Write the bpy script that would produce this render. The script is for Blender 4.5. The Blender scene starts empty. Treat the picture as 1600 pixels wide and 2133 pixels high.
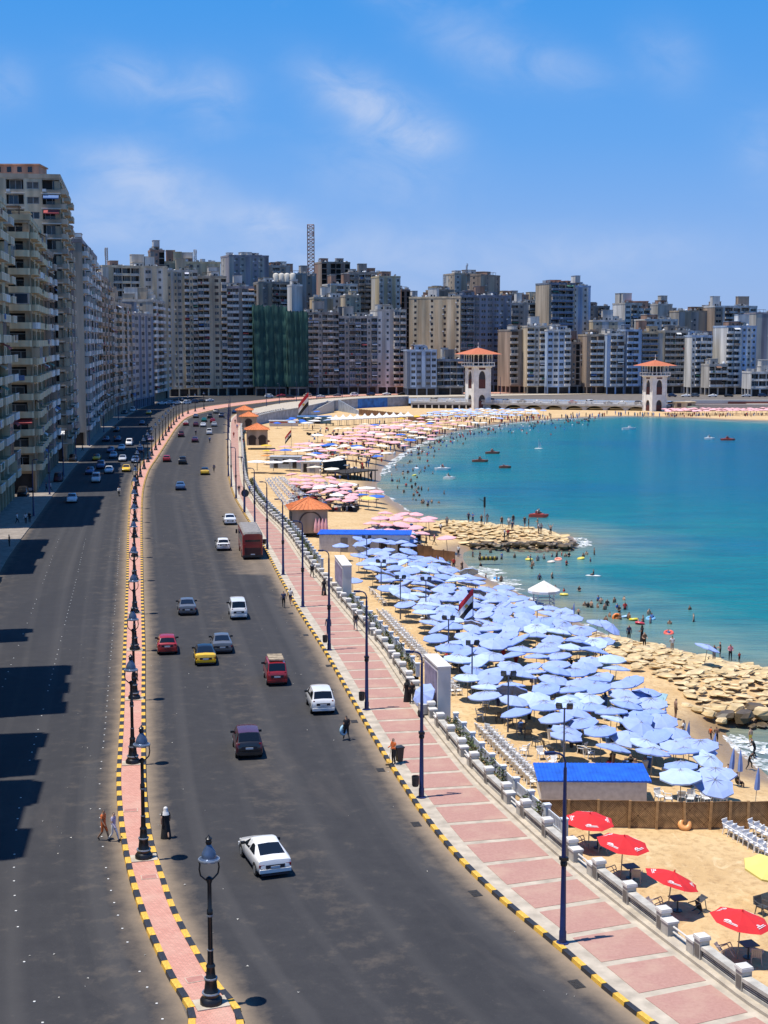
import bpy, math, random
import numpy as np
from mathutils import Vector, Matrix, Euler
R = math.radians
scene = bpy.context.scene
COL = scene.collection
rnd = random.Random(11)

# ------------------------------------------------------------------ camera, world, sun, exposure
CAM_H, FPX, HORIZON = 27.0, 3000.0, 710.0
PITCH = math.atan((1066.5 - HORIZON) / FPX)
cam = bpy.data.cameras.new("camera")
cam.sensor_fit = 'VERTICAL'; cam.sensor_height = 36.0; cam.sensor_width = 27.0
cam.lens = FPX / 2133.0 * 36.0
cam.clip_start = 0.5; cam.clip_end = 20000
camo = bpy.data.objects.new("camera", cam); COL.objects.link(camo)
camo.location = (0, 0, CAM_H); camo.rotation_euler = (math.pi / 2 - PITCH, 0, 0)
scene.camera = camo

SUN_EL = R(73.5); SHADOW = Vector((1.0, 0.30)).normalized()      # direction in which shadows fall
SUN_ROT = math.atan2(-SHADOW.x, -SHADOW.y) % (2 * math.pi)
sun = bpy.data.lights.new("sun", 'SUN'); sun.energy = 5.0; sun.angle = R(0.5); sun.color = (1.0, 0.95, 0.87)
suno = bpy.data.objects.new("sun", sun); COL.objects.link(suno)
suno.location = (-50, -20, 200)
suno.rotation_euler = Vector((SHADOW.x * math.cos(SUN_EL), SHADOW.y * math.cos(SUN_EL), -math.sin(SUN_EL))).to_track_quat('-Z', 'Y').to_euler()
scene.view_settings.view_transform = 'Standard'; scene.view_settings.look = 'None'
scene.view_settings.exposure = 0.22; scene.view_settings.gamma = 1.0
scene.view_settings.use_curve_mapping = False
scene.cycles.max_bounces = 5; scene.cycles.diffuse_bounces = 2; scene.cycles.glossy_bounces = 2
scene.cycles.transmission_bounces = 2; scene.cycles.transparent_max_bounces = 6
scene.cycles.caustics_reflective = False; scene.cycles.caustics_refractive = False

world = bpy.data.worlds.new("World"); scene.world = world; world.use_nodes = True
def build_sky():
    nt = world.node_tree; nt.nodes.clear(); L = nt.links
    def n(t, **k):
        x = nt.nodes.new(t)
        for a, b in k.items(): setattr(x, a, b)
        return x
    def m(op, a, b=None, c=None, clamp=False):
        x = n('ShaderNodeMath', operation=op); x.use_clamp = clamp
        for i, v in enumerate((a, b, c)):
            if v is None: continue
            if isinstance(v, (int, float)): x.inputs[i].default_value = v
            else: L.new(v, x.inputs[i])
        return x.outputs[0]
    sky = n('ShaderNodeTexSky', sky_type='NISHITA'); sky.sun_disc = False
    sky.sun_elevation = SUN_EL; sky.sun_rotation = SUN_ROT; sky.altitude = 10
    sky.air_density = 1.0; sky.dust_density = 0.35; sky.ozone_density = 2.2
    hs = n('ShaderNodeHueSaturation'); hs.inputs['Hue'].default_value = 0.5; hs.inputs['Saturation'].default_value = 1.15; hs.inputs['Value'].default_value = 1.0
    L.new(sky.outputs[0], hs.inputs['Color'])
    gm = n('ShaderNodeMix', data_type='RGBA', blend_type='MULTIPLY'); gm.inputs[0].default_value = 1.0
    gm.inputs[7].default_value = (0.86, 0.88, 1.08, 1)
    L.new(hs.outputs[0], gm.inputs[6])
    tc = n('ShaderNodeTexCoord'); sp = n('ShaderNodeSeparateXYZ'); L.new(tc.outputs['Generated'], sp.inputs[0])
    az = m('ARCTAN2', sp.outputs[0], sp.outputs[1]); el = m('ARCSINE', sp.outputs[2])
    # summer haze-blue towards the horizon, deeper overhead, the same all the way round
    rp = n('ShaderNodeValToRGB'); L.new(m('MULTIPLY', el, 1.0 / 1.5708, clamp=True), rp.inputs[0])
    ee = rp.color_ramp.elements; ee[0].position = 0; ee[0].color = (.255, .41, .75, 1); ee[1].position = 1; ee[1].color = (.022, .13, .50, 1)
    for p_, c_ in ((.035, (.205, .385, .77)), (.085, (.10, .335, .78)), (.15, (.035, .29, .77)), (.4, (.03, .19, .62))):
        q_ = ee.new(p_); q_.color = c_ + (1,)
    rs = n('ShaderNodeVectorMath', operation='SCALE'); L.new(rp.outputs[0], rs.inputs[0]); rs.inputs['Scale'].default_value = 1 / 0.085
    gr = n('ShaderNodeMix', data_type='RGBA'); gr.inputs[0].default_value = .80; L.new(gm.outputs[2], gr.inputs[6]); L.new(rs.outputs[0], gr.inputs[7])
    # thin clouds: azimuth / elevation space, stretched sideways
    def fbm(sx, sz, off, scale, det, dist):
        cx = n('ShaderNodeCombineXYZ'); L.new(m('MULTIPLY_ADD', az, sx, off), cx.inputs[0]); L.new(m('MULTIPLY_ADD', el, sz, off * .37), cx.inputs[1])
        t = n('ShaderNodeTexNoise'); t.inputs['Scale'].default_value = scale; t.inputs['Detail'].default_value = det
        t.inputs['Roughness'].default_value = 0.58; t.inputs['Distortion'].default_value = dist
        L.new(cx.outputs[0], t.inputs['Vector']); return t.outputs['Fac']
    fine = fbm(1.0, 1.6, 3.1, 22.0, 8, 0.6)
    big = fbm(1.0, 2.2, 7.7, 6.0, 5, 0.3)
    tot = None
    for (px, py, a, b, k, sl) in ((760, 225, 105, 48, .85, .35), (850, 290, 80, 40, .7, .2), (800, 370, 130, 62, .36, .1), (290, 190, 90, 40, .55, .1), (450, 215, 60, 50, .55, 0), (270, 360, 95, 42, .6, .1),
                          (350, 430, 120, 60, .5, 0), (1000, 125, 110, 48, .42, .25), (1170, 165, 80, 34, .34, .2), (560, 470, 70, 34, .62, .1), (200, 470, 160, 50, .45, 0), (1375, 150, 60, 55, .3, .3),
                          (1580, 330, 60, 60, .42, .2), (30, 210, 45, 42, .4, 0), (830, 25, 70, 30, .26, .2), (700, 520, 210, 45, .38, 0), (1300, 530, 220, 50, .20, 0), (1000, 560, 260, 60, .28, 0)):
        a0 = math.atan2(px - 800, FPX); e0 = math.atan2(HORIZON - py, FPX)
        dx = m('MULTIPLY_ADD', az, 1.0 / (a / FPX), -a0 / (a / FPX)); dy = m('MULTIPLY_ADD', el, 1.0 / (b / FPX), -e0 / (b / FPX))
        dy = m('MULTIPLY_ADD', dx, sl * a / b, dy)
        d2 = m('ADD', m('MULTIPLY', dx, dx), m('MULTIPLY', dy, dy))
        g = m('MULTIPLY', m('POWER', 2.718, m('MULTIPLY', d2, -0.8)), k)
        tot = g if tot is None else m('ADD', tot, g)
    # the same thin cloud goes on all round the sky
    gen = m('MULTIPLY', m('SMOOTH_MIN', m('MULTIPLY', m('SUBTRACT', big, .56, clamp=True), 2.0), .35, .1), .55)
    tot = m('ADD', tot, gen)
    fm = m('MULTIPLY', m('SUBTRACT', fine, 0.22, clamp=True), 2.3, clamp=True)
    cl = m('MULTIPLY', m('MULTIPLY', tot, fm), 0.66, clamp=True)
    mix = n('ShaderNodeMix', data_type='RGBA'); L.new(cl, mix.inputs[0]); L.new(gr.outputs[2], mix.inputs[6])
    mix.inputs[7].default_value = (6.9, 7.5, 9.0, 1)
    bg = n('ShaderNodeBackground'); bg.inputs['Strength'].default_value = 0.085
    L.new(mix.outputs[2], bg.inputs['Color'])
    out = n('ShaderNodeOutputWorld'); L.new(bg.outputs[0], out.inputs['Surface'])
build_sky()

# ------------------------------------------------------------------ pixel -> place
def ray(px, py):
    u, v = (px - 800.0) / FPX, (py - 1066.5) / FPX
    c, s = math.cos(PITCH), math.sin(PITCH)
    return Vector((u, c - v * s, -s - v * c))
def at(px, py, z=0.0):
    d = ray(px, py); t = (z - CAM_H) / d.z
    return Vector((0, 0, CAM_H)) + d * t
def atD(px, py, D):
    d = ray(px, py); return Vector((0, 0, CAM_H)) + d * (D / d.y)
def xD(px, D): return atD(px, 760, D).x
def zD(py, D): return atD(800, py, D).z

# ------------------------------------------------------------------ materials
MATS = {}
def mat(name, col, rough=.7, metal=0.0, var=.12, scale=3.0, streak=0.0, bump=0.0, bscale=40.0, spec=.5, coat=0.0, extra=None, alpha=None):
    if name in MATS: return MATS[name]
    M = bpy.data.materials.new(name); M.use_nodes = True; MATS[name] = M
    nt = M.node_tree; b = nt.nodes['Principled BSDF']; L = nt.links
    b.inputs['Roughness'].default_value = rough; b.inputs['Metallic'].default_value = metal
    b.inputs['Specular IOR Level'].default_value = spec; b.inputs['Coat Weight'].default_value = coat
    c = (col[0], col[1], col[2], 1)
    tc = nt.nodes.new('ShaderNodeTexCoord')
    src = None
    if var:
        t = nt.nodes.new('ShaderNodeTexNoise'); t.inputs['Scale'].default_value = scale; t.inputs['Detail'].default_value = 5
        if streak:
            mp = nt.nodes.new('ShaderNodeMapping'); mp.inputs['Scale'].default_value = (1, 1, streak); L.new(tc.outputs['Object'], mp.inputs[0]); L.new(mp.outputs[0], t.inputs['Vector'])
        else: L.new(tc.outputs['Object'], t.inputs['Vector'])
        mx = nt.nodes.new('ShaderNodeMix'); mx.data_type = 'RGBA'
        lo = tuple(x * (1 - var * 1.6) for x in col) + (1,); hi = tuple(min(1, x * (1 + var)) for x in col) + (1,)
        rmp = nt.nodes.new('ShaderNodeMapRange'); rmp.inputs[1].default_value = .3; rmp.inputs[2].default_value = .7
        L.new(t.outputs['Fac'], rmp.inputs[0]); L.new(rmp.outputs[0], mx.inputs[0])
        mx.inputs[6].default_value = lo; mx.inputs[7].default_value = hi
        L.new(mx.outputs[2], b.inputs['Base Color']); src = mx.outputs[2]
    else: b.inputs['Base Color'].default_value = c
    if bump:
        t2 = nt.nodes.new('ShaderNodeTexNoise'); t2.inputs['Scale'].default_value = bscale; t2.inputs['Detail'].default_value = 6
        L.new(tc.outputs['Object'], t2.inputs['Vector'])
        bp = nt.nodes.new('ShaderNodeBump'); bp.inputs['Strength'].default_value = bump; bp.inputs['Distance'].default_value = .05
        L.new(t2.outputs['Fac'], bp.inputs['Height']); L.new(bp.outputs[0], b.inputs['Normal'])
    if extra: extra(M, nt, b, src, tc)
    return M

# ------------------------------------------------------------------ mesh builder
class MB:
    def __init__(s): s.v = []; s.f = []; s.m = []
    def face(s, pts, m=0):
        i = len(s.v); s.v += [tuple(p) for p in pts]; s.f.append(tuple(range(i, i + len(pts)))); s.m.append(m)
    def box(s, x0, y0, z0, x1, y1, z1, m=0, M=None, bottom=True):
        c = [(x0, y0, z0), (x1, y0, z0), (x1, y1, z0), (x0, y1, z0), (x0, y0, z1), (x1, y0, z1), (x1, y1, z1), (x0, y1, z1)]
        if M is not None: c = [tuple(M @ Vector(p)) for p in c]
        i = len(s.v); s.v += c
        fs = [(4, 5, 6, 7), (0, 1, 5, 4), (1, 2, 6, 5), (2, 3, 7, 6), (3, 0, 4, 7)] + ([(3, 2, 1, 0)] if bottom else [])
        for f in fs: s.f.append(tuple(i + k for k in f)); s.m.append(m)
    def cyl(s, p0, p1, r0, r1=None, n=8, m=0, caps=True):
        if r1 is None: r1 = r0
        p0 = Vector(p0); p1 = Vector(p1); d = (p1 - p0)
        if d.length < 1e-6: return
        q = d.to_track_quat('Z', 'Y').to_matrix(); i = len(s.v)
        for p, r in ((p0, r0), (p1, r1)):
            for k in range(n):
                a = 2 * math.pi * k / n; s.v.append(tuple(p + q @ Vector((r * math.cos(a), r * math.sin(a), 0))))
        for k in range(n):
            s.f.append((i + k, i + (k + 1) % n, i + n + (k + 1) % n, i + n + k)); s.m.append(m)
        if caps:
            s.f.append(tuple(i + n + k for k in range(n))); s.m.append(m)
            s.f.append(tuple(i + n - 1 - k for k in range(n))); s.m.append(m)
    def tube(s, pts, r, n=6, m=0):
        for a, b in zip(pts, pts[1:]): s.cyl(a, b, r, r, n, m)
    def lathe(s, prof, n=12, m=0, c=(0, 0, 0)):
        i = len(s.v)
        for r, z in prof:
            for k in range(n):
                a = 2 * math.pi * k / n; s.v.append((c[0] + r * math.cos(a), c[1] + r * math.sin(a), c[2] + z))
        for j in range(len(prof) - 1):
            for k in range(n):
                s.f.append((i + j * n + k, i + j * n + (k + 1) % n, i + (j + 1) * n + (k + 1) % n, i + (j + 1) * n + k)); s.m.append(m)
        if prof[-1][0] > 1e-4: s.f.append(tuple(i + (len(prof) - 1) * n + k for k in range(n))); s.m.append(m)
    def ico(s, c, r, sq=(1, 1, 1), m=0, jit=0.0, rg=None, n=7, rings=4):
        rg = rg or rnd; i = len(s.v); s.v.append((c[0], c[1], c[2] - r * sq[2]))
        for j in range(1, rings):
            th = math.pi * j / rings
            for k in range(n):
                a = 2 * math.pi * (k + .5 * (j % 2)) / n; q = r * (1 + rg.uniform(-jit, jit))
                s.v.append((c[0] + q * sq[0] * math.sin(th) * math.cos(a), c[1] + q * sq[1] * math.sin(th) * math.sin(a), c[2] - q * sq[2] * math.cos(th)))
        s.v.append((c[0], c[1], c[2] + r * sq[2])); top = len(s.v) - 1
        for k in range(n):
            s.f.append((i, i + 1 + (k + 1) % n, i + 1 + k)); s.m.append(m)
            b = i + 1 + (rings - 2) * n
            s.f.append((b + k, b + (k + 1) % n, top)); s.m.append(m)
            for j in range(rings - 2):
                a = i + 1 + j * n
                s.f.append((a + k, a + (k + 1) % n, a + n + (k + 1) % n, a + n + k)); s.m.append(m)
    def add(s, o, M, mm=None):
        i = len(s.v); s.v += [tuple(M @ Vector(p)) for p in o.v]
        s.f += [tuple(i + k for k in f) for f in o.f]; s.m += [(mm[k] if mm else k) for k in o.m]
    def mesh(s, name, mats, smooth=None):
        me = bpy.data.meshes.new(name); me.from_pydata(s.v, [], s.f)
        for x in mats: me.materials.append(x)
        if len(mats) > 1: me.polygons.foreach_set('material_index', s.m)
        if smooth is not None:
            me.polygons.foreach_set('use_smooth', [True] * len(me.polygons))
            if smooth < 3: me.set_sharp_from_angle(angle=smooth)
        me.update(); return me

def ob(name, me, parent=None, loc=(0, 0, 0), rz=0.0, sc=None, rot=None):
    o = bpy.data.objects.new(name, me); COL.objects.link(o)
    if parent is not None: o.parent = parent
    o.location = loc; o.rotation_euler = rot if rot else (0, 0, rz)
    if sc is not None: o.scale = (sc, sc, sc) if isinstance(sc, (int, float)) else sc
    return o
def tag(o, label, cat, group=None, kind=None):
    if label: o['label'] = label
    if cat: o['category'] = cat
    if group: o['group'] = group
    if kind: o['kind'] = kind
    return o
def thing(name, label, cat, loc=(0, 0, 0), rz=0.0, group=None, sc=None):
    return tag(ob(name, None, None, loc, rz, sc), label, cat, group)
def struct(name, me, kind='structure', parent=None):
    o = ob(name, me, parent)
    if parent is None or kind == 'stuff': o['kind'] = kind
    return o
def copy_tree(src, parent=None, loc=None, rz=None, label=None, mats=None, sc=None):
    c = src.copy(); COL.objects.link(c)
    if parent is not None: c.parent = parent
    if loc is not None: c.location = loc
    if rz is not None: c.rotation_euler = (0, 0, rz)
    if sc is not None: c.scale = (sc, sc, sc)
    if label: c['label'] = label
    for ch in KIDS.get(src.name, ()):
        d = copy_tree(ch, c); 
    return c
KIDS = {}
def reg(root):
    """remember the children of a template once (object.children scans the whole file)"""
    allo = [o for o in bpy.data.objects if o.parent is not None]
    for o in allo:
        l = KIDS.setdefault(o.parent.name, [])
        if o not in l: l.append(o)

# ------------------------------------------------------------------ curves
def dense(pts, step=2.0, it=2):
    P = np.array([[p[0], p[1]] for p in pts], float)
    out = []
    n = len(P)
    for i in range(n - 1):
        p0 = P[max(i - 1, 0)]; p1 = P[i]; p2 = P[i + 1]; p3 = P[min(i + 2, n - 1)]
        for t in np.linspace(0, 1, 12, endpoint=False):
            out.append(.5 * (2 * p1 + (p2 - p0) * t + (2 * p0 - 5 * p1 + 4 * p2 - p3) * t * t + (3 * p1 - p0 - 3 * p2 + p3) * t ** 3))
    out.append(P[-1]); out = np.array(out)
    out = resample(out, step)
    for _ in range(it):
        q = out.copy(); q[1:-1] = (out[:-2] + 2 * out[1:-1] + out[2:]) / 4; out = q
    return resample(out, step)
def resample(P, step):
    s = np.concatenate([[0], np.cumsum(np.hypot(*np.diff(P, axis=0).T))]); n = max(2, int(round(s[-1] / step)) + 1)
    t = np.linspace(0, s[-1], n); return np.stack([np.interp(t, s, P[:, 0]), np.interp(t, s, P[:, 1])], 1)
def tangents(P):
    T = np.gradient(P, axis=0); return T / np.maximum(1e-9, np.hypot(T[:, 0], T[:, 1]))[:, None]
def offset(P, d):      # positive = to the right when walking along P
    T = tangents(P); return P + np.stack([T[:, 1], -T[:, 0]], 1) * d
def ribbon(mb, A, B, z, m=0, za=None, zb=None):
    n = min(len(A), len(B)); i = len(mb.v)
    for k in range(n):
        mb.v.append((A[k][0], A[k][1], z if za is None else za)); mb.v.append((B[k][0], B[k][1], z if zb is None else zb))
    for k in range(n - 1):
        mb.f.append((i + 2 * k, i + 2 * k + 1, i + 2 * k + 3, i + 2 * k + 2)); mb.m.append(m)
def along(P, pos):
    """point + tangent at arc position"""
    s = np.concatenate([[0], np.cumsum(np.hypot(*np.diff(P, axis=0).T))])
    x = np.interp(pos, s, P[:, 0]); y = np.interp(pos, s, P[:, 1])
    k = min(max(int(np.searchsorted(s, pos)), 1), len(P) - 1); t = P[k] - P[k - 1]; t = t / np.hypot(*t)
    return x, y, t
def length(P): return float(np.hypot(*np.diff(P, axis=0).T).sum())
def heading(P, x, y):
    k = int(np.argmin((P[:, 0] - x) ** 2 + (P[:, 1] - y) ** 2)); T = tangents(P)[k]; return math.atan2(-T[0], T[1])   # rotation that turns +Y onto the tangent
def W(px): return [at(x, y, 0.0)[:2] for x, y in px]

MR = dense([(-3.0, 30)] + W([(511, 2133), (492, 2100), (461, 2067), (430, 2011), (405, 1970), (380, 1927), (358, 1877), (342, 1824), (330, 1792), (317, 1745), (310, 1699), (306, 1652), (304, 1590), (304, 1527), (303, 1446), (303, 1355), (300, 1263), (298, 1172), (297, 1080), (300, 1020), (312, 980), (330, 952), (350, 920), (370, 890), (392, 870), (430, 858), (480, 848), (560, 838), (620, 832.5), (850, 822.5), (1300, 818)]), 1.0, 6)
ML = dense([(-6.4, 30)] + W([(395, 2133), (380, 2100), (364, 2074), (345, 2030), (327, 1992), (311, 1958), (299, 1927), (283, 1883), (270, 1839), (260, 1799), (252, 1752), (246, 1705), (243, 1660), (242, 1614), (246, 1564), (250, 1496), (254, 1400), (259, 1294), (263, 1202), (265, 1111), (270, 1040), (276, 1004), (292, 972), (309, 942), (328, 918), (346, 894), (364, 872), (380, 861), (412, 851), (471, 842), (550, 833), (620, 828), (850, 819.5), (1300, 815.5)]), 1.0, 6)
CR = dense([(21.5, 30)] + W([(1345, 2133), (1187, 1998), (1144, 1962), (1090, 1920), (1031, 1869), (975, 1816), (931, 1768), (903, 1733), (875, 1696), (841, 1645), (819, 1610), (796, 1574), (753, 1500), (722, 1444), (700, 1404), (669, 1350), (637, 1300), (612, 1259), (581, 1204), (560, 1163), (540, 1126), (518, 1088), (502, 1062), (486, 1032), (476, 996), (473, 960), (473, 930), (474, 900), (478, 874), (500, 859), (540, 849), (600, 838.5), (700, 829.5), (850, 823.5), (1300, 820)]), 1.0, 6)
PE = dense([(28.5, 30)] + W([(1655, 2133), (1590, 2090), (1490, 2016), (1390, 1942), (1310, 1880), (1240, 1825), (1180, 1776), (1125, 1728), (1075, 1683), (1020, 1632), (985, 1593), (945, 1545), (905, 1494), (870, 1444), (845, 1408), (816, 1366), (780, 1324), (741, 1282), (717, 1254), (659, 1187), (634, 1154), (610, 1120), (585, 1093), (562, 1072), (536, 1042), (518, 1010), (511, 980), (508, 940), (506, 912), (507, 888), (529, 872), (575, 860), (624, 852), (687, 839), (745, 833), (851, 828.5)]), 1.0, 5)
# ------------------------------------------------------------------ people
def skin_body(J, E, name):
    """one continuous body grown over a jointed skeleton"""
    names = list(J); me = bpy.data.meshes.new(name + '_skel'); me.from_pydata([J[n][0] for n in names], [(names.index(a), names.index(b)) for a, b in E], [])
    o = bpy.data.objects.new(name + '_skel', me); COL.objects.link(o); md = o.modifiers.new('skin', 'SKIN'); md.use_smooth_shade = True
    for i, n in enumerate(names):
        sv = me.skin_vertices[0].data[i]; r = J[n][1]; r = (r, r) if not isinstance(r, tuple) else r; sv.radius = (r[0] * 1.14, r[1] * 1.14); sv.use_root = (n == 'pelvis')
    sb = o.modifiers.new('sub', 'SUBSURF'); sb.levels = 1; sb.render_levels = 1
    dg = bpy.context.evaluated_depsgraph_get(); ev = o.evaluated_get(dg); out = bpy.data.meshes.new_from_object(ev); bpy.data.objects.remove(o); bpy.data.meshes.remove(me); return out
E0 = [('pelvis', 'waist'), ('waist', 'chest'), ('chest', 'neck'), ('neck', 'head'), ('head', 'crown'), ('head', 'nose')] + [e for s in 'lr' for e in ((('chest'), 'sh' + s), ('sh' + s, 'el' + s), ('el' + s, 'wr' + s), ('wr' + s, 'ha' + s), ('pelvis', 'hip' + s), ('hip' + s, 'kn' + s), ('kn' + s, 'an' + s), ('an' + s, 'toe' + s))]
def pose(**k):
    J = {'pelvis': ((0, 0, .95), (.15, .11)), 'waist': ((0, 0, 1.12), (.135, .10)), 'chest': ((0, 0, 1.36), (.165, .115)), 'neck': ((0, .01, 1.53), .055), 'head': ((0, .025, 1.64), (.082, .10)), 'crown': ((0, .01, 1.72), .075), 'nose': ((0, .125, 1.635), .02)}
    for s, x in (('l', -1), ('r', 1)):
        J.update({'sh' + s: ((x * .19, 0, 1.42), .06), 'el' + s: ((x * .25, -.02, 1.14), .043), 'wr' + s: ((x * .27, .06, .90), .032), 'ha' + s: ((x * .27, .09, .80), .038), 'hip' + s: ((x * .095, 0, .88), .085), 'kn' + s: ((x * .105, .02, .49), .058), 'an' + s: ((x * .105, -.02, .09), .038), 'toe' + s: ((x * .115, .13, .035), .034)})
    for n, p in k.items(): J[n] = (p, J[n][1])
    return J
POSES = {
 'stand': pose(),
 'walk': pose(knl=(-.10, .17, .50), anl=(-.10, .27, .10), toel=(-.10, .41, .06), knr=(.10, -.02, .49), anr=(.10, -.30, .14), toer=(.10, -.18, .04), ell=(-.25, -.12, 1.16), wrl=(-.25, -.10, .92), hal=(-.24, -.08, .83), elr=(.25, .06, 1.14), wrr=(.25, .22, .95), har=(.25, .28, .87)),
 'reach': pose(ell=(-.36, .05, 1.55), wrl=(-.40, .05, 1.80), hal=(-.40, .06, 1.90), elr=(.36, .05, 1.55), wrr=(.42, .05, 1.78), har=(.43, .06, 1.88)),
 'hold': pose(elr=(.26, .05, 1.16), wrr=(.18, .28, 1.12), har=(.12, .35, 1.13), ell=(-.26, .05, 1.16), wrl=(-.18, .28, 1.12), hal=(-.12, .35, 1.13)),
 'lunge': pose(pelvis=(0, 0, .82), waist=(0, .05, .98), chest=(.02, .16, 1.20), neck=(.02, .24, 1.36), head=(.02, .29, 1.45), crown=(.02, .29, 1.53), nose=(.02, .39, 1.43), shl=(-.18, .16, 1.26), shr=(.2, .16, 1.26), knl=(-.30, .14, .46), anl=(-.46, .05, .08), toel=(-.5, .18, .04), knr=(.26, .05, .45), anr=(.40, -.12, .08), toer=(.44, .02, .04), hipl=(-.11, 0, .76), hipr=(.11, 0, .76), elr=(.34, .3, 1.05), wrr=(.36, .5, 1.0), har=(.36, .58, .98), ell=(-.34, .3, 1.05), wrl=(-.32, .48, .95), hal=(-.3, .56, .92)),
 'sit': pose(pelvis=(0, 0, .50), waist=(0, -.03, .67), chest=(0, -.04, .91), neck=(0, -.02, 1.08), head=(0, 0, 1.19), crown=(0, -.01, 1.27), nose=(0, .10, 1.185), shl=(-.19, -.04, .97), shr=(.19, -.04, .97), ell=(-.25, .06, .72), elr=(.25, .06, .72), wrl=(-.2, .27, .62), wrr=(.2, .27, .62), hal=(-.17, .36, .6), har=(.17, .36, .6), hipl=(-.10, .05, .48), hipr=(.10, .05, .48), knl=(-.13, .44, .50), knr=(.13, .44, .50), anl=(-.13, .45, .09), anr=(.13, .45, .09), toel=(-.13, .59, .04), toer=(.13, .59, .04)),
}
BODIES = {}
SKINM = [mat('skin_a', (.34, .20, .13), .6, var=.05), mat('skin_b', (.25, .14, .085), .6, var=.05), mat('skin_c', (.44, .28, .19), .6, var=.05)]
HAIRM = mat('hair_black', (.012, .010, .009), .6, var=0)
def fab(n_, c): return mat('fabric_' + n_, c, .85, var=.1, scale=6)
FC = {'black': (.014, .014, .016), 'white': (.68, .67, .65), 'orange': (.62, .14, .03), 'red': (.42, .03, .03), 'navy': (.025, .035, .09), 'blue': (.08, .17, .42), 'grey': (.22, .22, .23), 'lilac': (.40, .36, .48), 'brown': (.14, .08, .05), 'green': (.08, .2, .1), 'yellow': (.68, .5, .06), 'pink': (.6, .22, .26), 'teal': (.05, .28, .32), 'beige': (.46, .36, .25)}
def body(ps, short=True, bare=False):
    key = (ps, short, bare)
    if key in BODIES: return BODIES[key]
    J = POSES[ps]; me = skin_body(J, E0, 'person'); me.name = 'person'
    for k in range(4): me.materials.append(SKINM[0] if k == 0 else HAIRM)
    segs = [(J[a][0], J[b][0], a, b) for a, b in E0]; idx = []
    for p in me.polygons:
        c = p.center; best = None
        for a, b, na, nb in segs:
            A, B = Vector(a), Vector(b); d = B - A; t = max(0, min(1, (c - A).dot(d) / max(1e-6, d.dot(d)))); q = (A + d * t - c).length
            if best is None or q < best[0]: best = (q, na, nb, t)
        _, na, nb, t = best; head = Vector(J['head'][0]); m = 0
        if nb in ('head', 'crown', 'nose') or na == 'head': m = 3 if (c.z > head.z + .035 or c.y < head.y - .02) and na != 'neck' else 0
        elif nb == 'neck': m = 1 if t < .6 and not bare else 0
        elif nb in ('waist', 'chest') or nb[:2] == 'sh': m = 0 if bare else 1
        elif nb[:2] == 'el': m = 1 if (t < .6 and not bare) else 0
        elif nb[:2] in ('wr', 'ha'): m = 0 if short or bare else 1
        elif nb[:2] in ('hi',): m = 2
        elif nb[:2] == 'kn': m = 2
        elif nb[:2] == 'an': m = 0 if short else 2
        elif nb[:2] == 'to': m = 3
        idx.append(m)
    if True:
        for i, p in enumerate(me.polygons):
            if idx[i] in (0, 1) and p.center.z < J['pelvis'][0][2] + .10 and abs(p.center.x) < .2 and ps != 'sit' and abs(p.center.z - J['pelvis'][0][2]) < .14: idx[i] = 2
    me.polygons.foreach_set('material_index', idx); me.polygons.foreach_set('use_smooth', [True] * len(me.polygons)); BODIES[key] = me; return me
for _p in POSES: body(_p); body(_p, False)
body('stand', True, True); body('walk', True, True); body('reach', True, True)
# ------------------------------------------------------------------ terrain, sea, beach
WL = -4.4
SHORE_PX = [(1640, 1640), (1585, 1603), (1545, 1572), (1515, 1542), (1496, 1516), (1530, 1506), (1640, 1512), (1760, 1470), (1700, 1420), (1600, 1394), (1500, 1380), (1420, 1354), (1340, 1340), (1270, 1326), (1215, 1302),
            (1170, 1274), (1120, 1254), (1060, 1226), (1010, 1202), (978, 1184), (962, 1166), (972, 1146), (1050, 1141), (1130, 1143), (1186, 1140), (1200, 1128), (1180, 1114), (1100, 1104), (1000, 1095), (930, 1089), (875, 1080),
            (840, 1058), (800, 1030), (782, 1012), (790, 998), (790, 985), (805, 968), (830, 948), (860, 930), (900, 913), (950, 898), (1010, 887), (1080, 879), (1160, 872.5), (1280, 867.5), (1400, 869), (1500, 874), (1600, 877), (1750, 879)]
SH = [(62, 40), (52, 75), (40, 96)] + [tuple(at(x, y, WL)[:2]) for x, y in SHORE_PX] + [(420, 560), (1600, 480)]
SH = dense(SH, 1.5, 2)
SEA_POLY = np.concatenate([SH, np.array([(1600, 40), (62, 40)])])
def shore_dist(X, Y):
    """signed distance to the waterline, positive on land"""
    X = np.asarray(X, float); Y = np.asarray(Y, float); sh = X.shape; X = X.ravel(); Y = Y.ravel()
    best = np.full(X.shape, 1e9); S = SH[::2]
    for a, b in zip(S[:-1], S[1:]):
        d = b - a; t = np.clip(((X - a[0]) * d[0] + (Y - a[1]) * d[1]) / (d @ d), 0, 1)
        best = np.minimum(best, (X - a[0] - t * d[0]) ** 2 + (Y - a[1] - t * d[1]) ** 2)
    best = np.sqrt(best); ins = np.zeros(X.shape, bool); P = SEA_POLY
    for a, b in zip(P, np.roll(P, -1, 0)):
        c = ((a[1] > Y) != (b[1] > Y)); 
        if a[1] == b[1]: continue
        ins ^= c & (X < (b[0] - a[0]) * (Y - a[1]) / (b[1] - a[1]) + a[0])
    return np.where(ins, -best, best).reshape(sh)
def beach_z(s, Y=0.0):
    rise = 2.5 - 2.0 * np.clip((np.asarray(Y, float) - 460) / 140.0, 0, 1)      # the beach lies lower at the far end of the bay
    return np.where(s > 0, WL + rise * (1 - np.exp(-np.maximum(s, 0) / 10.0)), WL + np.maximum(s * .09, -6.0))
_A = SH[::2][:-1]; _D = SH[::2][1:] - _A; _DD = (_D ** 2).sum(1); _P = SEA_POLY; _Q = np.roll(SEA_POLY, -1, 0)
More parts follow.
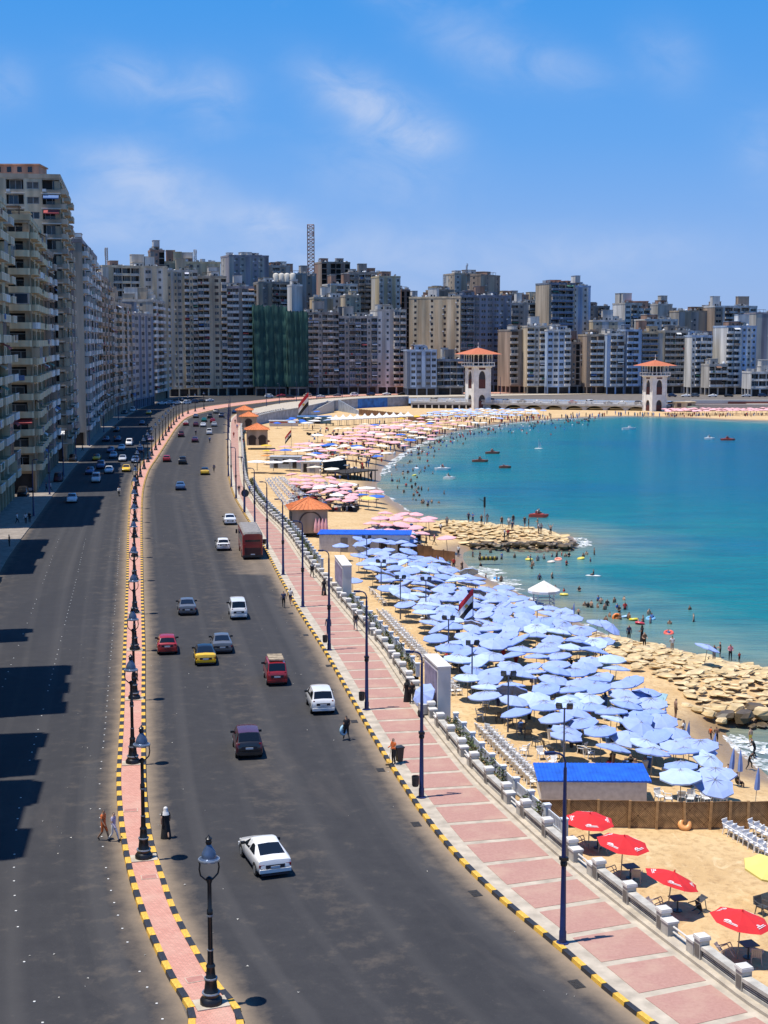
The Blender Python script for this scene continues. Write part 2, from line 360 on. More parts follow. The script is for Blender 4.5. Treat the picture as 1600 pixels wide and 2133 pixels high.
def shore_at(x, y):
    t = np.clip(((x - _A[:, 0]) * _D[:, 0] + (y - _A[:, 1]) * _D[:, 1]) / _DD, 0, 1)
    d = math.sqrt(float(((x - _A[:, 0] - t * _D[:, 0]) ** 2 + (y - _A[:, 1] - t * _D[:, 1]) ** 2).min()))
    c = (_P[:, 1] > y) != (_Q[:, 1] > y); dy = np.where(_Q[:, 1] == _P[:, 1], 1, _Q[:, 1] - _P[:, 1])
    return -d if int((c & (x < (_Q[:, 0] - _P[:, 0]) * (y - _P[:, 1]) / dy + _P[:, 0])).sum()) % 2 else d
def bz(x, y): return float(beach_z(shore_at(x, y), y))
def atB(px, py, lift=0.0):
    z = -2.2; p = at(px, py, z)
    for _ in range(6):
        z = bz(p.x, p.y) + lift; p = at(px, py, z)
    return p

def attr(me, name, vals):
    a = me.attributes.new(name, 'FLOAT', 'POINT'); a.data.foreach_set('value', np.asarray(vals, np.float32)); return a
def grid_mesh(name, xs, ys, zfun, mats, attrs=None, keep=None):
    X, Y = np.meshgrid(xs, ys); s = shore_dist(X, Y); Z = zfun(X, Y, s)
    v = np.stack([X.ravel(), Y.ravel(), Z.ravel()], 1); nx, ny = len(xs), len(ys)
    i = (np.arange(ny - 1)[:, None] * nx + np.arange(nx - 1)[None]).ravel()
    f = np.stack([i, i + 1, i + nx + 1, i + nx], 1)
    if keep is not None:
        k = keep(X, Y, s).ravel(); f = f[k[f].any(1)]
    me = bpy.data.meshes.new(name); me.vertices.add(len(v)); me.vertices.foreach_set('co', v.ravel().astype(np.float32))
    me.loops.add(f.size); me.loops.foreach_set('vertex_index', f.ravel().astype(np.int32))
    me.polygons.add(len(f)); me.polygons.foreach_set('loop_start', np.arange(len(f), dtype=np.int32) * 4)
    me.polygons.foreach_set('use_smooth', [True] * len(f))
    me.update(calc_edges=True); me.validate()
    attr(me, 'shore', s.ravel())
    for x in mats: me.materials.append(x)
    return me

def nd(nt, t, **k):
    x = nt.nodes.new(t)
    for a, b in k.items(): setattr(x, a, b)
    return x
def noise(nt, vec, scale, det=5, rough=.55, dist=0.0, sc=None):
    t = nd(nt, 'ShaderNodeTexNoise'); t.inputs['Scale'].default_value = scale; t.inputs['Detail'].default_value = det
    t.inputs['Roughness'].default_value = rough; t.inputs['Distortion'].default_value = dist
    if sc:
        mp = nd(nt, 'ShaderNodeMapping'); mp.inputs['Scale'].default_value = sc; nt.links.new(vec, mp.inputs[0]); vec = mp.outputs[0]
    nt.links.new(vec, t.inputs['Vector']); return t.outputs['Fac']
def rng(nt, src, a, b, c=0.0, d=1.0):
    r = nd(nt, 'ShaderNodeMapRange'); nt.links.new(src, r.inputs[0])
    for i, v in enumerate((a, b, c, d)): r.inputs[i + 1].default_value = v
    return r.outputs[0]
def mixc(nt, fac, a, b):
    m = nd(nt, 'ShaderNodeMix', data_type='RGBA')
    for s, i in ((fac, 0), (a, 6), (b, 7)):
        if isinstance(s, (tuple, list)): m.inputs[i].default_value = tuple(s) + (1,) * (4 - len(s))
        elif isinstance(s, float): m.inputs[i].default_value = s
        else: nt.links.new(s, m.inputs[i])
    return m.outputs[2]
def mul(nt, a, b):
    m = nd(nt, 'ShaderNodeMath', operation='MULTIPLY')
    for s, i in ((a, 0), (b, 1)):
        if isinstance(s, float): m.inputs[i].default_value = s
        else: nt.links.new(s, m.inputs[i])
    return m.outputs[0]
def getattr_node(nt, name):
    a = nd(nt, 'ShaderNodeAttribute'); a.attribute_name = name; return a.outputs['Fac']
def bumpn(nt, b, h, strength, dist):
    bp = nd(nt, 'ShaderNodeBump'); bp.inputs['Strength'].default_value = strength; bp.inputs['Distance'].default_value = dist
    nt.links.new(h, bp.inputs['Height']); nt.links.new(bp.outputs[0], b.inputs['Normal'])

def sand_x(M, nt, b, src, tc):
    o = tc.outputs['Object']
    n1 = noise(nt, o, .25, 6); n2 = noise(nt, o, 2.2, 6, .65); n3 = noise(nt, o, 14, 4, .7)
    c = mixc(nt, rng(nt, n1, .35, .65), (.50, .325, .145), (.60, .42, .21))
    c = mixc(nt, rng(nt, n2, .48, .70, 0, .8), c, (.34, .205, .085)); n4 = noise(nt, o, .9, 5, .7, 1.2, (1, .5, 1)); c = mixc(nt, rng(nt, n4, .55, .68, 0, .55), c, (.70, .53, .30))
    c = mixc(nt, rng(nt, n3, .45, .75, 0, .35), c, (.68, .50, .27))
    w = rng(nt, getattr_node(nt, 'shore'), 2.2, 5.0, 1, 0)
    c = mixc(nt, mul(nt, w, .8), c, (.245, .165, .095)); nt.links.new(c, b.inputs['Base Color'])
    nt.links.new(rng(nt, getattr_node(nt, 'shore'), 1.0, 4.0, .35, .95), b.inputs['Roughness'])
    bumpn(nt, b, n2, .8, .12)
SAND = mat('sand', (.5, .34, .16), .95, var=0, extra=sand_x)
def water_x(M, nt, b, src, tc):
    o = tc.outputs['Object']; s = getattr_node(nt, 'shore')
    big = noise(nt, o, .012, 5, .6, .4, (1, 2.2, 1)); fine = noise(nt, o, .16, 6, .62, .2, (.5, 1.6, 1))
    jit = nd(nt, 'ShaderNodeMath', operation='MULTIPLY_ADD'); nt.links.new(noise(nt, o, .05, 4), jit.inputs[0]); jit.inputs[1].default_value = 24.0
    nt.links.new(s, jit.inputs[2]); d = jit.outputs[0]        # distance + noise (centred on 12)
    r = nd(nt, 'ShaderNodeValToRGB'); nt.links.new(rng(nt, d, 12, -110), r.inputs[0])
    e = r.color_ramp.elements; e[0].position = 0; e[0].color = (.215, .225, .15, 1); e[1].position = 1; e[1].color = (.0, .08, .165, 1)
    for p, c in ((.06, (.125, .225, .20)), (.16, (.008, .165, .185)), (.38, (.0, .140, .185)), (.65, (.0, .108, .182))):
        x = e.new(p); x.color = c + (1,)
    c = mixc(nt, rng(nt, big, .5, .68, 0, .55), r.outputs[0], (.0, .085, .215))
    c = mixc(nt, rng(nt, fine, .42, .68, 0, .6), c, (.0, .095, .14))
    nt.links.new(c, b.inputs['Base Color'])
    w1 = noise(nt, o, .55, 6, .6, .3, (.45, 1.3, 1)); bumpn(nt, b, w1, .8, .5)
    b.inputs['IOR'].default_value = 1.33
WATER = mat('sea_water', (.05, .3, .4), .2, var=0, spec=.12, extra=water_x)
def make_terrain():
    near = grid_mesh('sand_beach', np.arange(-66, 62, 1.0), np.arange(34, 260, 1.0), lambda X, Y, s: beach_z(s, Y), [SAND], keep=lambda X, Y, s: s > -12)
    struct('sand_beach', near)
    far = grid_mesh('sand_beach', np.arange(-76, 330, 2.0), np.arange(259, 720, 2.0), lambda X, Y, s: beach_z(s, Y), [SAND], keep=lambda X, Y, s: s > -14)
    struct('sand_beach', far)
    xs = np.concatenate([np.arange(-60, 180, 2.0), np.arange(180, 420, 8.0), np.array([420, 600, 900, 1600, 3000, 6000])])
    ys = np.concatenate([np.array([-400, -100, 20]), np.arange(40, 720, 2.5)])
    struct('sea', grid_mesh('sea', xs, ys, lambda X, Y, s: np.full_like(X, WL), [WATER], keep=lambda X, Y, s: s < 9))
    # foam: torn ribbons of breaking water lying along the waterline
    def foam_x(M, nt, b_, src, tc):
        o = tc.outputs['Object']; n1 = noise(nt, o, 1.3, 6, .7, .8); n2 = noise(nt, o, .5, 3)
        a = rng(nt, n1, .40, .60); a = mul(nt, a, rng(nt, n2, .30, .55)); nt.links.new(a, b_.inputs['Alpha'])
    fm = mat('sea_foam', (.80, .82, .80), .8, var=0, extra=foam_x)
    def foam(pxa, w, seed, inset=0.0):
        rg = random.Random(seed); P = dense([at(x, y, WL)[:2] for x, y in pxa], .35, 2); mb = MB(); n = len(P); T = tangents(P)
        ph = [rg.uniform(0, 6.3) for _ in range(6)]
        for lane in range(3):
            A = []; B = []
            for k in range(n):
                e = max(0.0, math.sin(math.pi * k / (n - 1))) ** .4
                c = lane * w * .42 + .35 * math.sin(k * .13 + ph[lane]) + .18 * math.sin(k * .41 + ph[lane + 1])
                h = max(0.0, w * .34 * (1 - .25 * lane) * e * (1 + .9 * math.sin(k * .23 + ph[lane + 2]) + .6 * math.sin(k * .71 + ph[lane + 3]) + rg.uniform(-.5, .5)))
                nrm = np.array([T[k][1], -T[k][0]])
                A.append(P[k] + nrm * (c - h)); B.append(P[k] + nrm * (c + h))
            ribbon(mb, A, B, WL + .05 + lane * .012)
        o = struct('sea_foam', mb.mesh('sea_foam', [fm]), 'stuff')
    foam([(1512, 1532), (1545, 1566), (1590, 1598), (1640, 1630)], 1.5, 3)
    foam([(1530, 1530), (1570, 1560), (1625, 1575)], 1.8, 33)
    foam([(980, 1182), (1010, 1205), (1060, 1229), (1105, 1250)], 3.2, 4)
    foam([(1000, 1180), (1030, 1200), (1085, 1225)], 3.4, 44)
    foam([(1105, 1250), (1170, 1277), (1215, 1305), (1275, 1329), (1340, 1343), (1400, 1352)], 1.0, 5)
    foam([(790, 992), (805, 971), (830, 951), (860, 933), (900, 916), (940, 902)], 1.7, 6)
    foam([(784, 1014), (800, 1032), (840, 1060), (860, 1072)], 1.3, 7)
    foam([(1188, 1141), (1203, 1130), (1196, 1120)], 2.0, 8)
    foam([(940, 902), (1010, 889), (1100, 879), (1200, 871.5), (1300, 868)], 1.2, 9)
make_terrain()

# ------------------------------------------------------------------ streets
def asphalt_x(M, nt, b, src, tc):
    o = tc.outputs['Object']
    cx = nd(nt, 'ShaderNodeCombineXYZ'); nt.links.new(getattr_node(nt, 'across'), cx.inputs[0]); nt.links.new(getattr_node(nt, 'along'), cx.inputs[1]); uv = cx.outputs[0]
    n1 = noise(nt, uv, .17, 6, .62, .8, (1, .30, 1)); n2 = noise(nt, o, .7, 6, .7); n3 = noise(nt, o, 9, 3, .7); st = noise(nt, uv, .55, 5, .6, .15, (2.2, .028, 1)); wheel = noise(nt, uv, .62, 2, .4, .1, (1.0, .006, 1))
    c = mixc(nt, rng(nt, n2, .3, .7), (.032, .0315, .034), (.044, .043, .044))
    c = mixc(nt, rng(nt, st, .45, .75, 0, .5), c, (.040, .039, .042))
    c = mixc(nt, rng(nt, wheel, .5, .66, 0, .6), c, (.064, .061, .060)); c = mixc(nt, rng(nt, n1, .58, .76, 0, .45), c, (.105, .09, .077)); pt = noise(nt, o, .05, 1, .3, 0, (1, .5, 1)); c = mixc(nt, rng(nt, pt, .60, .605, 0, .28), c, (.028, .028, .030))
    c = mixc(nt, rng(nt, n3, .60, .8, 0, .5), c, (.10, .095, .09))
    dn = nd(nt, 'ShaderNodeMath', operation='MULTIPLY_ADD'); nt.links.new(n2, dn.inputs[0]); dn.inputs[1].default_value = .7; nt.links.new(getattr_node(nt, 'dust'), dn.inputs[2])
    c = mixc(nt, rng(nt, dn.outputs[0], .45, 1.3, 0, .85), c, (.30, .225, .15))
    nt.links.new(c, b.inputs['Base Color']); bumpn(nt, b, n3, .35, .01)
ASPH = mat('asphalt', (.05, .05, .05), .9, var=0, spec=.25, extra=asphalt_x)
BL = dense([(-24, 20), (-26, 40), (-31, 71), (-37, 109), (-49, 165), (-57, 216), (-64, 262), (-71, 310), (-78.4, 362), (-90, 455), (-97, 520), (-103, 600), (-104, 655), (-97, 700), (-70, 722), (-30, 734), (20, 738), (200, 752)], 1.0, 6)
LK = offset(BL, 4.2)
def carriageway(name, A, B, ts, ds, z=0.0):
    n = 420; la, lb = length(A), length(B)
    A2 = resample(A, la / n)[:n]; B2 = resample(B, lb / n)[:n]; k = len(ts)
    v = []; d = []; uu = []; vv = []
    for i in range(n):
        for t, q in zip(ts, ds):
            uu.append(t * 15.5); vv.append(i * la / n)
            v.append((A2[i][0] * (1 - t) + B2[i][0] * t, A2[i][1] * (1 - t) + B2[i][1] * t, z)); d.append(max(q, .55 if (name == 'road' and A is MR and .84 < t < .99 and 165 < B2[i][1] < 420) else q))
    f = [(i * k + j, i * k + j + 1, (i + 1) * k + j + 1, (i + 1) * k + j) for i in range(n - 1) for j in range(k - 1)]
    me = bpy.data.meshes.new(name); me.from_pydata(v, [], f); me.materials.append(ASPH); attr(me, 'dust', d); attr(me, 'across', uu); attr(me, 'along', vv); struct(name, me)
carriageway('road', MR, CR, [0, .02, .05, .1, .3, .5, .6, .85, .93, .975, 1], [.85, .65, .32, .05, .05, .12, .05, .02, .25, .75, 1])
carriageway('road', LK, ML, [0, .06, .2, .45, .7, .9, .955, .98, 1], [.4, .1, .05, 0, .05, .1, .35, .6, .8])

CONC = mat('pale_concrete', (.46, .395, .305), .9, var=.16, scale=1.3, bump=.3, bscale=25)
GROUNDM = mat('street_ground', (.14, .12, .10), .95, var=.2, scale=.4)
YEL = mat('kerb_yellow', (.72, .42, .055), .6, var=.2, scale=4)
BLK = mat('kerb_black', (.026, .027, .032), .55, var=.25, scale=4)
def paver_x(M, nt, b, src, tc):
    br = nd(nt, 'ShaderNodeTexBrick'); mp = nd(nt, 'ShaderNodeMapping'); mp.inputs['Rotation'].default_value = (0, 0, R(14)); mp.inputs['Scale'].default_value = (1, 1, 1)
    nt.links.new(tc.outputs['Object'], mp.inputs[0]); nt.links.new(mp.outputs[0], br.inputs['Vector'])
    br.inputs['Scale'].default_value = 1.0; br.inputs['Brick Width'].default_value = .22; br.inputs['Row Height'].default_value = .12; br.inputs['Mortar Size'].default_value = .012
    br.inputs['Color1'].default_value = (.60, .29, .22, 1); br.inputs['Color2'].default_value = (.50, .225, .17, 1); br.inputs['Mortar'].default_value = (.34, .2, .15, 1)
    n1 = noise(nt, tc.outputs['Object'], .5, 5); c = mixc(nt, rng(nt, n1, .45, .75, 0, .55), br.outputs['Color'], (.55, .36, .27)); nt.links.new(c, b.inputs['Base Color'])
PAVER = mat('red_brick_paving', (.5, .25, .2), .9, var=0, extra=paver_x)
def panel_x(M, nt, b, src, tc):
    o = tc.outputs['Object']; n1 = noise(nt, o, .45, 6, .65); n2 = noise(nt, o, 6, 5, .75)
    c = mixc(nt, rng(nt, n2, .3, .7), (.34, .175, .14), (.44, .25, .20)); c = mixc(nt, rng(nt, n1, .48, .7, 0, .75), c, (.46, .30, .22)); nt.links.new(c, b.inputs['Base Color']); bumpn(nt, b, n2, .4, .01)
PANEL = mat('pink_paving', (.45, .25, .2), .92, var=0, extra=panel_x)

def block_mesh(nm, m):
    mb = MB(); h = .5
    mb.box(-.485, -.5, 0, .485, .5, 1, 0, bottom=False)
    # bevelled top edge: shrink the upper ring a little
    mb.v = [(x, y * (1 if z < .5 else .86), z) for x, y, z in mb.v]
    return mb.mesh(nm, [m])
BY, BK = block_mesh('kerb_block_yellow', YEL), block_mesh('kerb_block_black', BLK)
def kerb(curve, side, name, s0, blk=.95, w=.32, h=.19, total=None):
    """kerb made of alternating painted blocks; the nearest 290 are parts, the rest one stuff part"""
    root = ob(name, None); root['kind'] = 'structure'
    C = offset(curve, side * w / 2); L = length(C); n = int(L / blk); far = MB(); cnt = 0
    rg = random.Random(name)
    for k in range(n):
        x, y, t = along_fast(C, (k + .5) * blk)
        if y < 50: continue
        a = math.atan2(t[1], t[0])
        if cnt < 290:
            o = ob('kerb_block', BY if k % 2 else BK, root, (x, y, rg.uniform(-.012, .006)), a + rg.uniform(-.012, .012)); o.scale = (blk, w * rg.uniform(.97, 1.03), h); cnt += 1
        else:
            M = Matrix.Translation((x, y, 0)) @ Matrix.Rotation(a, 4, 'Z') @ Matrix.Diagonal((blk, w, h, 1)); t_ = MB(); t_.box(-.49, -.5, 0, .49, .5, 1, k % 2, bottom=False); far.add(t_, M)
    if far.f:
        o = ob('kerb_blocks', far.mesh('kerb_blocks', [BLK, YEL]), root); o['kind'] = 'stuff'
_cache = {}
def along_fast(P, pos):
    k = id(P)
    if k not in _cache: _cache[k] = (np.concatenate([[0], np.cumsum(np.hypot(*np.diff(P, axis=0).T))]), P)
    s = _cache[k][0]; x = np.interp(pos, s, P[:, 0]); y = np.interp(pos, s, P[:, 1])
    i = min(max(int(np.searchsorted(s, pos)), 1), len(P) - 1); t = P[i] - P[i - 1]; return x, y, t / np.hypot(*t)

def streets():
    # land under the town (its seaward edge is the promenade wall and the far embankment)
    pts = [tuple(p) for p in PE[::4]] + [tuple(PE[-1]), (11.5, 683.5), (124, 655.5), (150, 653), (420, 655), (3000, 640), (3000, 6000), (-3000, 6000), (-3000, -300), (28, -300)]
    me = bpy.data.meshes.new('ground'); me.from_pydata([(x, y, -.03) for x, y in pts], [], [tuple(range(len(pts)))]); me.materials.append(GROUNDM); struct('ground', me)
    # median strip
    mb = MB(); n = 700
    A = resample(ML, length(ML) / n)[:n]; B = resample(MR, length(MR) / n)[:n]
    A = offset(A, .30); B = offset(B, -.30)
    ribbon(mb, A, B, .15); o = struct('median_paving', mb.mesh('median_paving', [PAVER]))
    kerb(ML, 1, 'kerb', 0); kerb(MR, -1, 'kerb', 0)
    # promenade: pale base sheet, pink panels laid proud of it
    mb = MB(); n = 700
    A = offset(CR, .30); n = 700; A = resample(A, length(A) / n)[:n]; B = resample(PE, length(PE) / n)[:n]
    # match the two edges by nearest point so that cross lines stay square to the walk
    idx = [int(np.argmin((PE[:, 0] - p[0]) ** 2 + (PE[:, 1] - p[1]) ** 2)) for p in A]; idx = np.maximum.accumulate(idx); B = PE[idx]
    ribbon(mb, A, B, .15); ribbon(mb, B, B, 0, za=.15, zb=-3.2)
    prom = struct('promenade', mb.mesh('promenade', [CONC]))
    kerb(CR, 1, 'kerb', 0, .92, .30, .19)
    C = offset(CR, 1.05); L = length(C); s = 0.0; cnt = 0; far = MB()
    inner = {}
    while s < L - 4:
        x0, y0, t0 = along_fast(C, s + .22); x1, y1, t1 = along_fast(C, s + 2.95)
        if y0 > 42:
            def far_edge(x, y, t):
                nrm = np.array([t[1], -t[0]]); q = PE - np.array([x, y]); al = q @ t; w = q @ nrm
                k = int(np.argmin(np.abs(al) + (w < 0) * 1e3)); return max(1.0, float(w[k]) - 1.25)
            w0, w1 = far_edge(x0, y0, t0), far_edge(x1, y1, t1)
            if w0 > 12 or w1 > 12: break
            q = [(x0, y0), (x1, y1), (x1 + t1[1] * w1, y1 - t1[0] * w1), (x0 + t0[1] * w0, y0 - t0[0] * w0)]
            mb2 = MB(); v = [(a, b, .15) for a, b in q] + [(a, b, .168) for a, b in q]
            i = 0; mb2.v = v; mb2.f = [(7, 6, 5, 4), (0, 1, 5, 4), (1, 2, 6, 5), (2, 3, 7, 6), (3, 0, 4, 7)]; mb2.m = [0] * 5
            if cnt < 150: ob('paving_panel', mb2.mesh('paving_panel', [PANEL]), prom)
            else: far.add(mb2, Matrix())
            cnt += 1
        s += 3.2
    if far.f: o = ob('paving_panels', far.mesh('paving_panels', [PANEL]), prom); o['kind'] = 'stuff'
    # pavement on the town side
    mb = MB(); ribbon(mb, LK, offset(BL, -2.0), .14); ribbon(mb, LK, LK, 0, za=0.0, zb=.14); struct('pavement', mb.mesh('pavement', [mat('grey_pavement', (.26, .22, .18), .9, var=.2, scale=1)]))
    # dusty litter and reflective studs: too small and many to count
    rg = random.Random(5); mb = MB(); sm = MB()
    for k in range(230):
        f = rg.random() ** 1.5; s = 4 + f * 330
        base = rg.choice((CR, CR, MR, ML, ML)); d = {id(CR): -1, id(MR): 1, id(ML): -1}[id(base)] * abs(rg.gauss(0, 2.6))
        x, y, t = along_fast(base, s); x += t[1] * d; y -= t[0] * d
        r = rg.uniform(.02, .075); a = rg.uniform(0, 6.3)
        mb.face([(x + r * math.cos(a + j * 1.57) * rg.uniform(.6, 1.3), y + r * math.sin(a + j * 1.57) * rg.uniform(.5, 1.2), .012 + .03 * (j % 2)) for j in range(4)])
    struct('litter', mb.mesh('litter', [mat('litter_paper', (.42, .40, .36), .9, var=.3)]), 'stuff')
    for off, st in ((-1.0, 1.6), (-5.6, 1.9), (-9.2, 2.6)):
        s = 6
        while s < 170:
            x, y, t = along_fast(ML, s); x += t[1] * off; y -= t[0] * off
            if rg.random() < .8: sm.box(x - .045, y - .045, .004, x + .045, y + .045, .025)
            s += st
    struct('road_studs', sm.mesh('road_studs', [mat('stud_white', (.7, .68, .62), .5, var=.1)]), 'stuff')
    # drain grates along the seaward kerb, and covers in the median
    gm = mat('drain_iron', (.055, .048, .04), .6, .4, var=.2)
    for i, (px, py) in enumerate(((1205, 2050), (994, 1861), (871, 1717), (797, 1604), (742, 1503), (689, 1387), (641, 1323), (610, 1278))):
        p = at(px - 4, py); a = heading(CR, p.x, p.y); mb = MB()
        for k in range(3):
            for j in range(5): mb.box(-.28 + j * .115, -.62 + k * .42, .0, -.22 + j * .115, -.26 + k * .42, .018)
        mb.box(-.34, -.68, 0, .34, .66, .006)
        tag(ob('drain_grate', mb.mesh('drain_grate', [gm]), None, (p.x, p.y, .004), a, (.72, .62, 1)), "dark iron drain grate in the road by the striped kerb, %s" % ("nearest the camera" if i == 0 else ("%s from the camera" % ("second third fourth fifth sixth seventh eighth".split()[i - 1]))), 'drain grate', 'drain grates along the promenade kerb')
    for i, (px, py) in enumerate(((407, 2040), (311, 1827), (272, 1688))):
        p = at(px, py, .15); a = heading(MR, p.x, p.y); mb = MB(); mb.box(-.42, -.3, .0, .42, .3, .02, 1); mb.box(-.36, -.24, .02, .36, .24, .028, 0)
        tag(ob('access_cover', mb.mesh('access_cover', [mat('cover_pink', (.42, .19, .15), .8), mat('cover_rim', (.5, .36, .27), .8)]), None, (p.x, p.y, .15), a), "pink rectangular access cover in the median, %s" % ('beside the nearest lantern', 'just this side of the second lantern', 'between the second and third lanterns')[i], 'access cover', 'access covers in the median')
streets()

# ------------------------------------------------------------------ promenade balustrade, planting, railing
def balustrade():
    st = mat('balustrade_stone', (.46, .43, .37), .85, var=.2, scale=1.6, streak=.6, bump=.25)
    sd = mat('balustrade_groove', (.16, .14, .12), .9); wh = mat('balustrade_white', (.62, .59, .54), .7, var=.1)
    root = thing('balustrade', 'long white stone balustrade with capped pillars between promenade and beach', 'balustrade')
    B = offset(PE, -.35); L = length(B); step = 3.25; k = 0; cnt = 0; far = MB()
    pm = MB(); pm.box(-.24, -.24, 0, .24, .24, 1.0, 0); pm.box(-.17, -.262, .25, .17, -.238, .8, 1); pm.box(-.262, -.17, .25, -.238, .17, .8, 1); pm.box(-.17, .238, .25, .17, .262, .8, 1)
    cm = MB(); cm.box(-.285, -.285, 1.0, .285, .285, 1.12); cm.box(-.27, -.27, 1.12, .27, .27, 1.17); cm.face([(-.27, -.27, 1.17), (.27, -.27, 1.17), (0, 0, 1.24)]); cm.face([(.27, -.27, 1.17), (.27, .27, 1.17), (0, 0, 1.24)]); cm.face([(.27, .27, 1.17), (-.27, .27, 1.17), (0, 0, 1.24)]); cm.face([(-.27, .27, 1.17), (-.27, -.27, 1.17), (0, 0, 1.24)])
    l = step - .5
    wm = MB(); wm.box(-l / 2, -.16, .0, l / 2, .16, .30, 0); wm.box(-l / 2, -.10, .30, l / 2, .10, .62, 1); wm.box(-l / 2, -.22, .62, l / 2, .22, .78, 0)
    for z in (.36, .46, .54): wm.box(-l / 2 + .05, -.125, z, l / 2 - .05, .125, z + .035, 0)
    rm = MB(); rm.box(-l / 2, -.16, 0, l / 2, .16, .12, 0)
    for z in (.36, .6): rm.cyl((-l / 2, 0, z), (l / 2, 0, z), .045, n=6, m=2)
    bm = MB(); bm.box(-.3, -.26, 0, .3, .26, .72, 0); bm.box(-.34, -.3, .72, .34, .3, .82, 2); bm.box(-.2, -.275, .16, .2, -.255, .56, 1)
    P_, Cc, Wm, Rm, Bm = pm.mesh('pillar', [st, sd]), cm.mesh('pillar_cap', [wh]), wm.mesh('parapet', [st, sd]), rm.mesh('rail_section', [st, sd, wh]), bm.mesh('low_block', [st, sd, wh])
    gaps = [(1172, 1232), (1392, 1490)]       # the two gateways, given as picture rows of their pillars
    while k * step < L - 4:
        x, y, t = along_fast(B, k * step + 1); a = math.atan2(t[1], t[0]); z = .15
        if y > 45 and k < 165:
            x2, y2, t2 = along_fast(B, (k + .5) * step + 1); a2 = math.atan2(t2[1], t2[0]); rail = (k % 3 == 1)
            if k < 85:
                p = ob('pillar', P_, root, (x, y, z), a); ob('cap', Cc, p)
                if rail:
                    ob('rail_section', Rm, root, (x2, y2, z), a2)
                    for sg in (-1, 1): ob('low_block', Bm, root, (x2 + sg * t2[0] * (l / 2 - .3), y2 + sg * t2[1] * (l / 2 - .3), z), a2)
                else: ob('parapet', Wm, root, (x2, y2, z), a2)
            else:
                M = Matrix.Translation((x, y, z)) @ Matrix.Rotation(a, 4, 'Z'); M2 = Matrix.Translation((x2, y2, z)) @ Matrix.Rotation(a2, 4, 'Z')
                far.add(pm, M); far.add(cm, M, [2]); far.add(rm if rail else wm, M2)
        k += 1
    o = ob('balustrade_run', far.mesh('balustrade_run', [st, sd, wh]), root); o['kind'] = 'stuff'
    # low plinth the whole way
    mb = MB(); A = offset(PE, -.85); ribbon(mb, A, offset(PE, 0.02), .15, za=.30, zb=.30); ribbon(mb, A, A, 0, za=.15, zb=.30); ob('plinth', mb.mesh('plinth', [CONC]), root)
balustrade()

def planter():
    """planted strip and lower white railing on the beach side of the balustrade"""
    soil = mat('planter_soil', (.33, .21, .09), .95, var=.3, scale=2)
    s_of = lambda py: float(np.interp(py, ROWS[:, 0], ROWS[:, 1]))
    s = np.concatenate([[0], np.cumsum(np.hypot(*np.diff(PE, axis=0).T))]); rows = []
    for p, q in zip(PE, s):
        d = Vector((p[0], p[1], -CAM_H)); c, sn = math.cos(PITCH), math.sin(PITCH)
        f = d.y * c - d.z * sn; u = d.y * sn + d.z * c; rows.append((1066.5 - FPX * u / f, q))
    ROWS = np.array(sorted(rows))
    railm = mat('railing_white', (.6, .63, .66), .6, var=.1); leaf = [mat('shrub_leaf', (.075, .105, .03), .7, var=.3, scale=6), mat('shrub_leaf_dry', (.16, .13, .05), .8, var=.3, scale=6)]
    pm = MB(); pm.box(-.16, -.16, 0, .16, .16, 1.05, 0); pm.box(-.2, -.2, 1.05, .2, .2, 1.14, 0); PM = pm.mesh('post', [railm])
    for (r0, r1, lab) in ((1400, 1236, 'white railing with posts behind the planted strip, between the two gateway walls'), (1735, 1490, 'white railing with posts behind the planted strip, beside the near gateway wall'), (1176, 1000, 'white railing behind the planted strip by the striped row of chairs')):
        a, b = s_of(r0), s_of(r1); P = np.array([along_fast(PE, q)[:2] for q in np.arange(min(a, b), max(a, b), 1.0)])
        A = offset(P, .05); B = offset(P, 1.3); mb = MB(); ribbon(mb, A, B, -.35); ribbon(mb, B, B, 0, za=-.3, zb=-3.0); struct('planting_bed', mb.mesh('planting_bed', [soil]))
        root = thing('railing', lab, 'railing'); C = offset(P, 1.22); L = length(C); k = 0
        while k * 2.6 < L:
            x, y, t = along(C, k * 2.6); ob('post', PM, root, (x, y, -.4), math.atan2(t[1], t[0]))
            if (k + 1) * 2.6 < L:
                x2, y2, t2 = along(C, (k + 1) * 2.6); mb = MB()
                for z in (.15, .8): mb.box(0, -.03, z, 2.4, .03, z + .1)
                for j in range(11): mb.box(.1 + j * .21, -.022, .25, .2 + j * .21, .022, .8)
                d = math.hypot(x2 - x, y2 - y); o = ob('railing_panel', mb.mesh('railing_panel', [railm]), root, (x, y, -.4), math.atan2(y2 - y, x2 - x), (d / 2.45, 1, 1))
            k += 1
        rg = random.Random(r0); mb = MB()
        for q in np.arange(1, L - 1, .8):
            x, y, t = along(C, q); dd = rg.uniform(.15, .95); x -= t[1] * dd; y += t[0] * dd; h = rg.uniform(.35, 1.35)
            for j in range(int(18 + h * 26)):
                th = rg.uniform(0, 6.3); zz = rg.uniform(.05, h); rr = rg.uniform(.02, .45) * (1.15 - zz / h * .6); c = Vector((x + rr * math.cos(th), y + rr * math.sin(th), zz - .36))
                d1 = Vector((rg.uniform(-1, 1), rg.uniform(-1, 1), rg.uniform(-.2, 1))).normalized() * rg.uniform(.1, .22); d2 = d1.cross(Vector((rg.uniform(-1, 1), rg.uniform(-1, 1), rg.uniform(-1, 1)))).normalized() * .05
                mb.face([c - d1, c + d2, c + d1, c - d2], 1 if rg.random() < .3 else 0)
            mb.cyl((x, y, -.36), (x, y, h * .7 - .36), .03, .01, 5, 1)
        struct('shrubbery', mb.mesh('shrubbery', leaf), 'stuff')
planter()
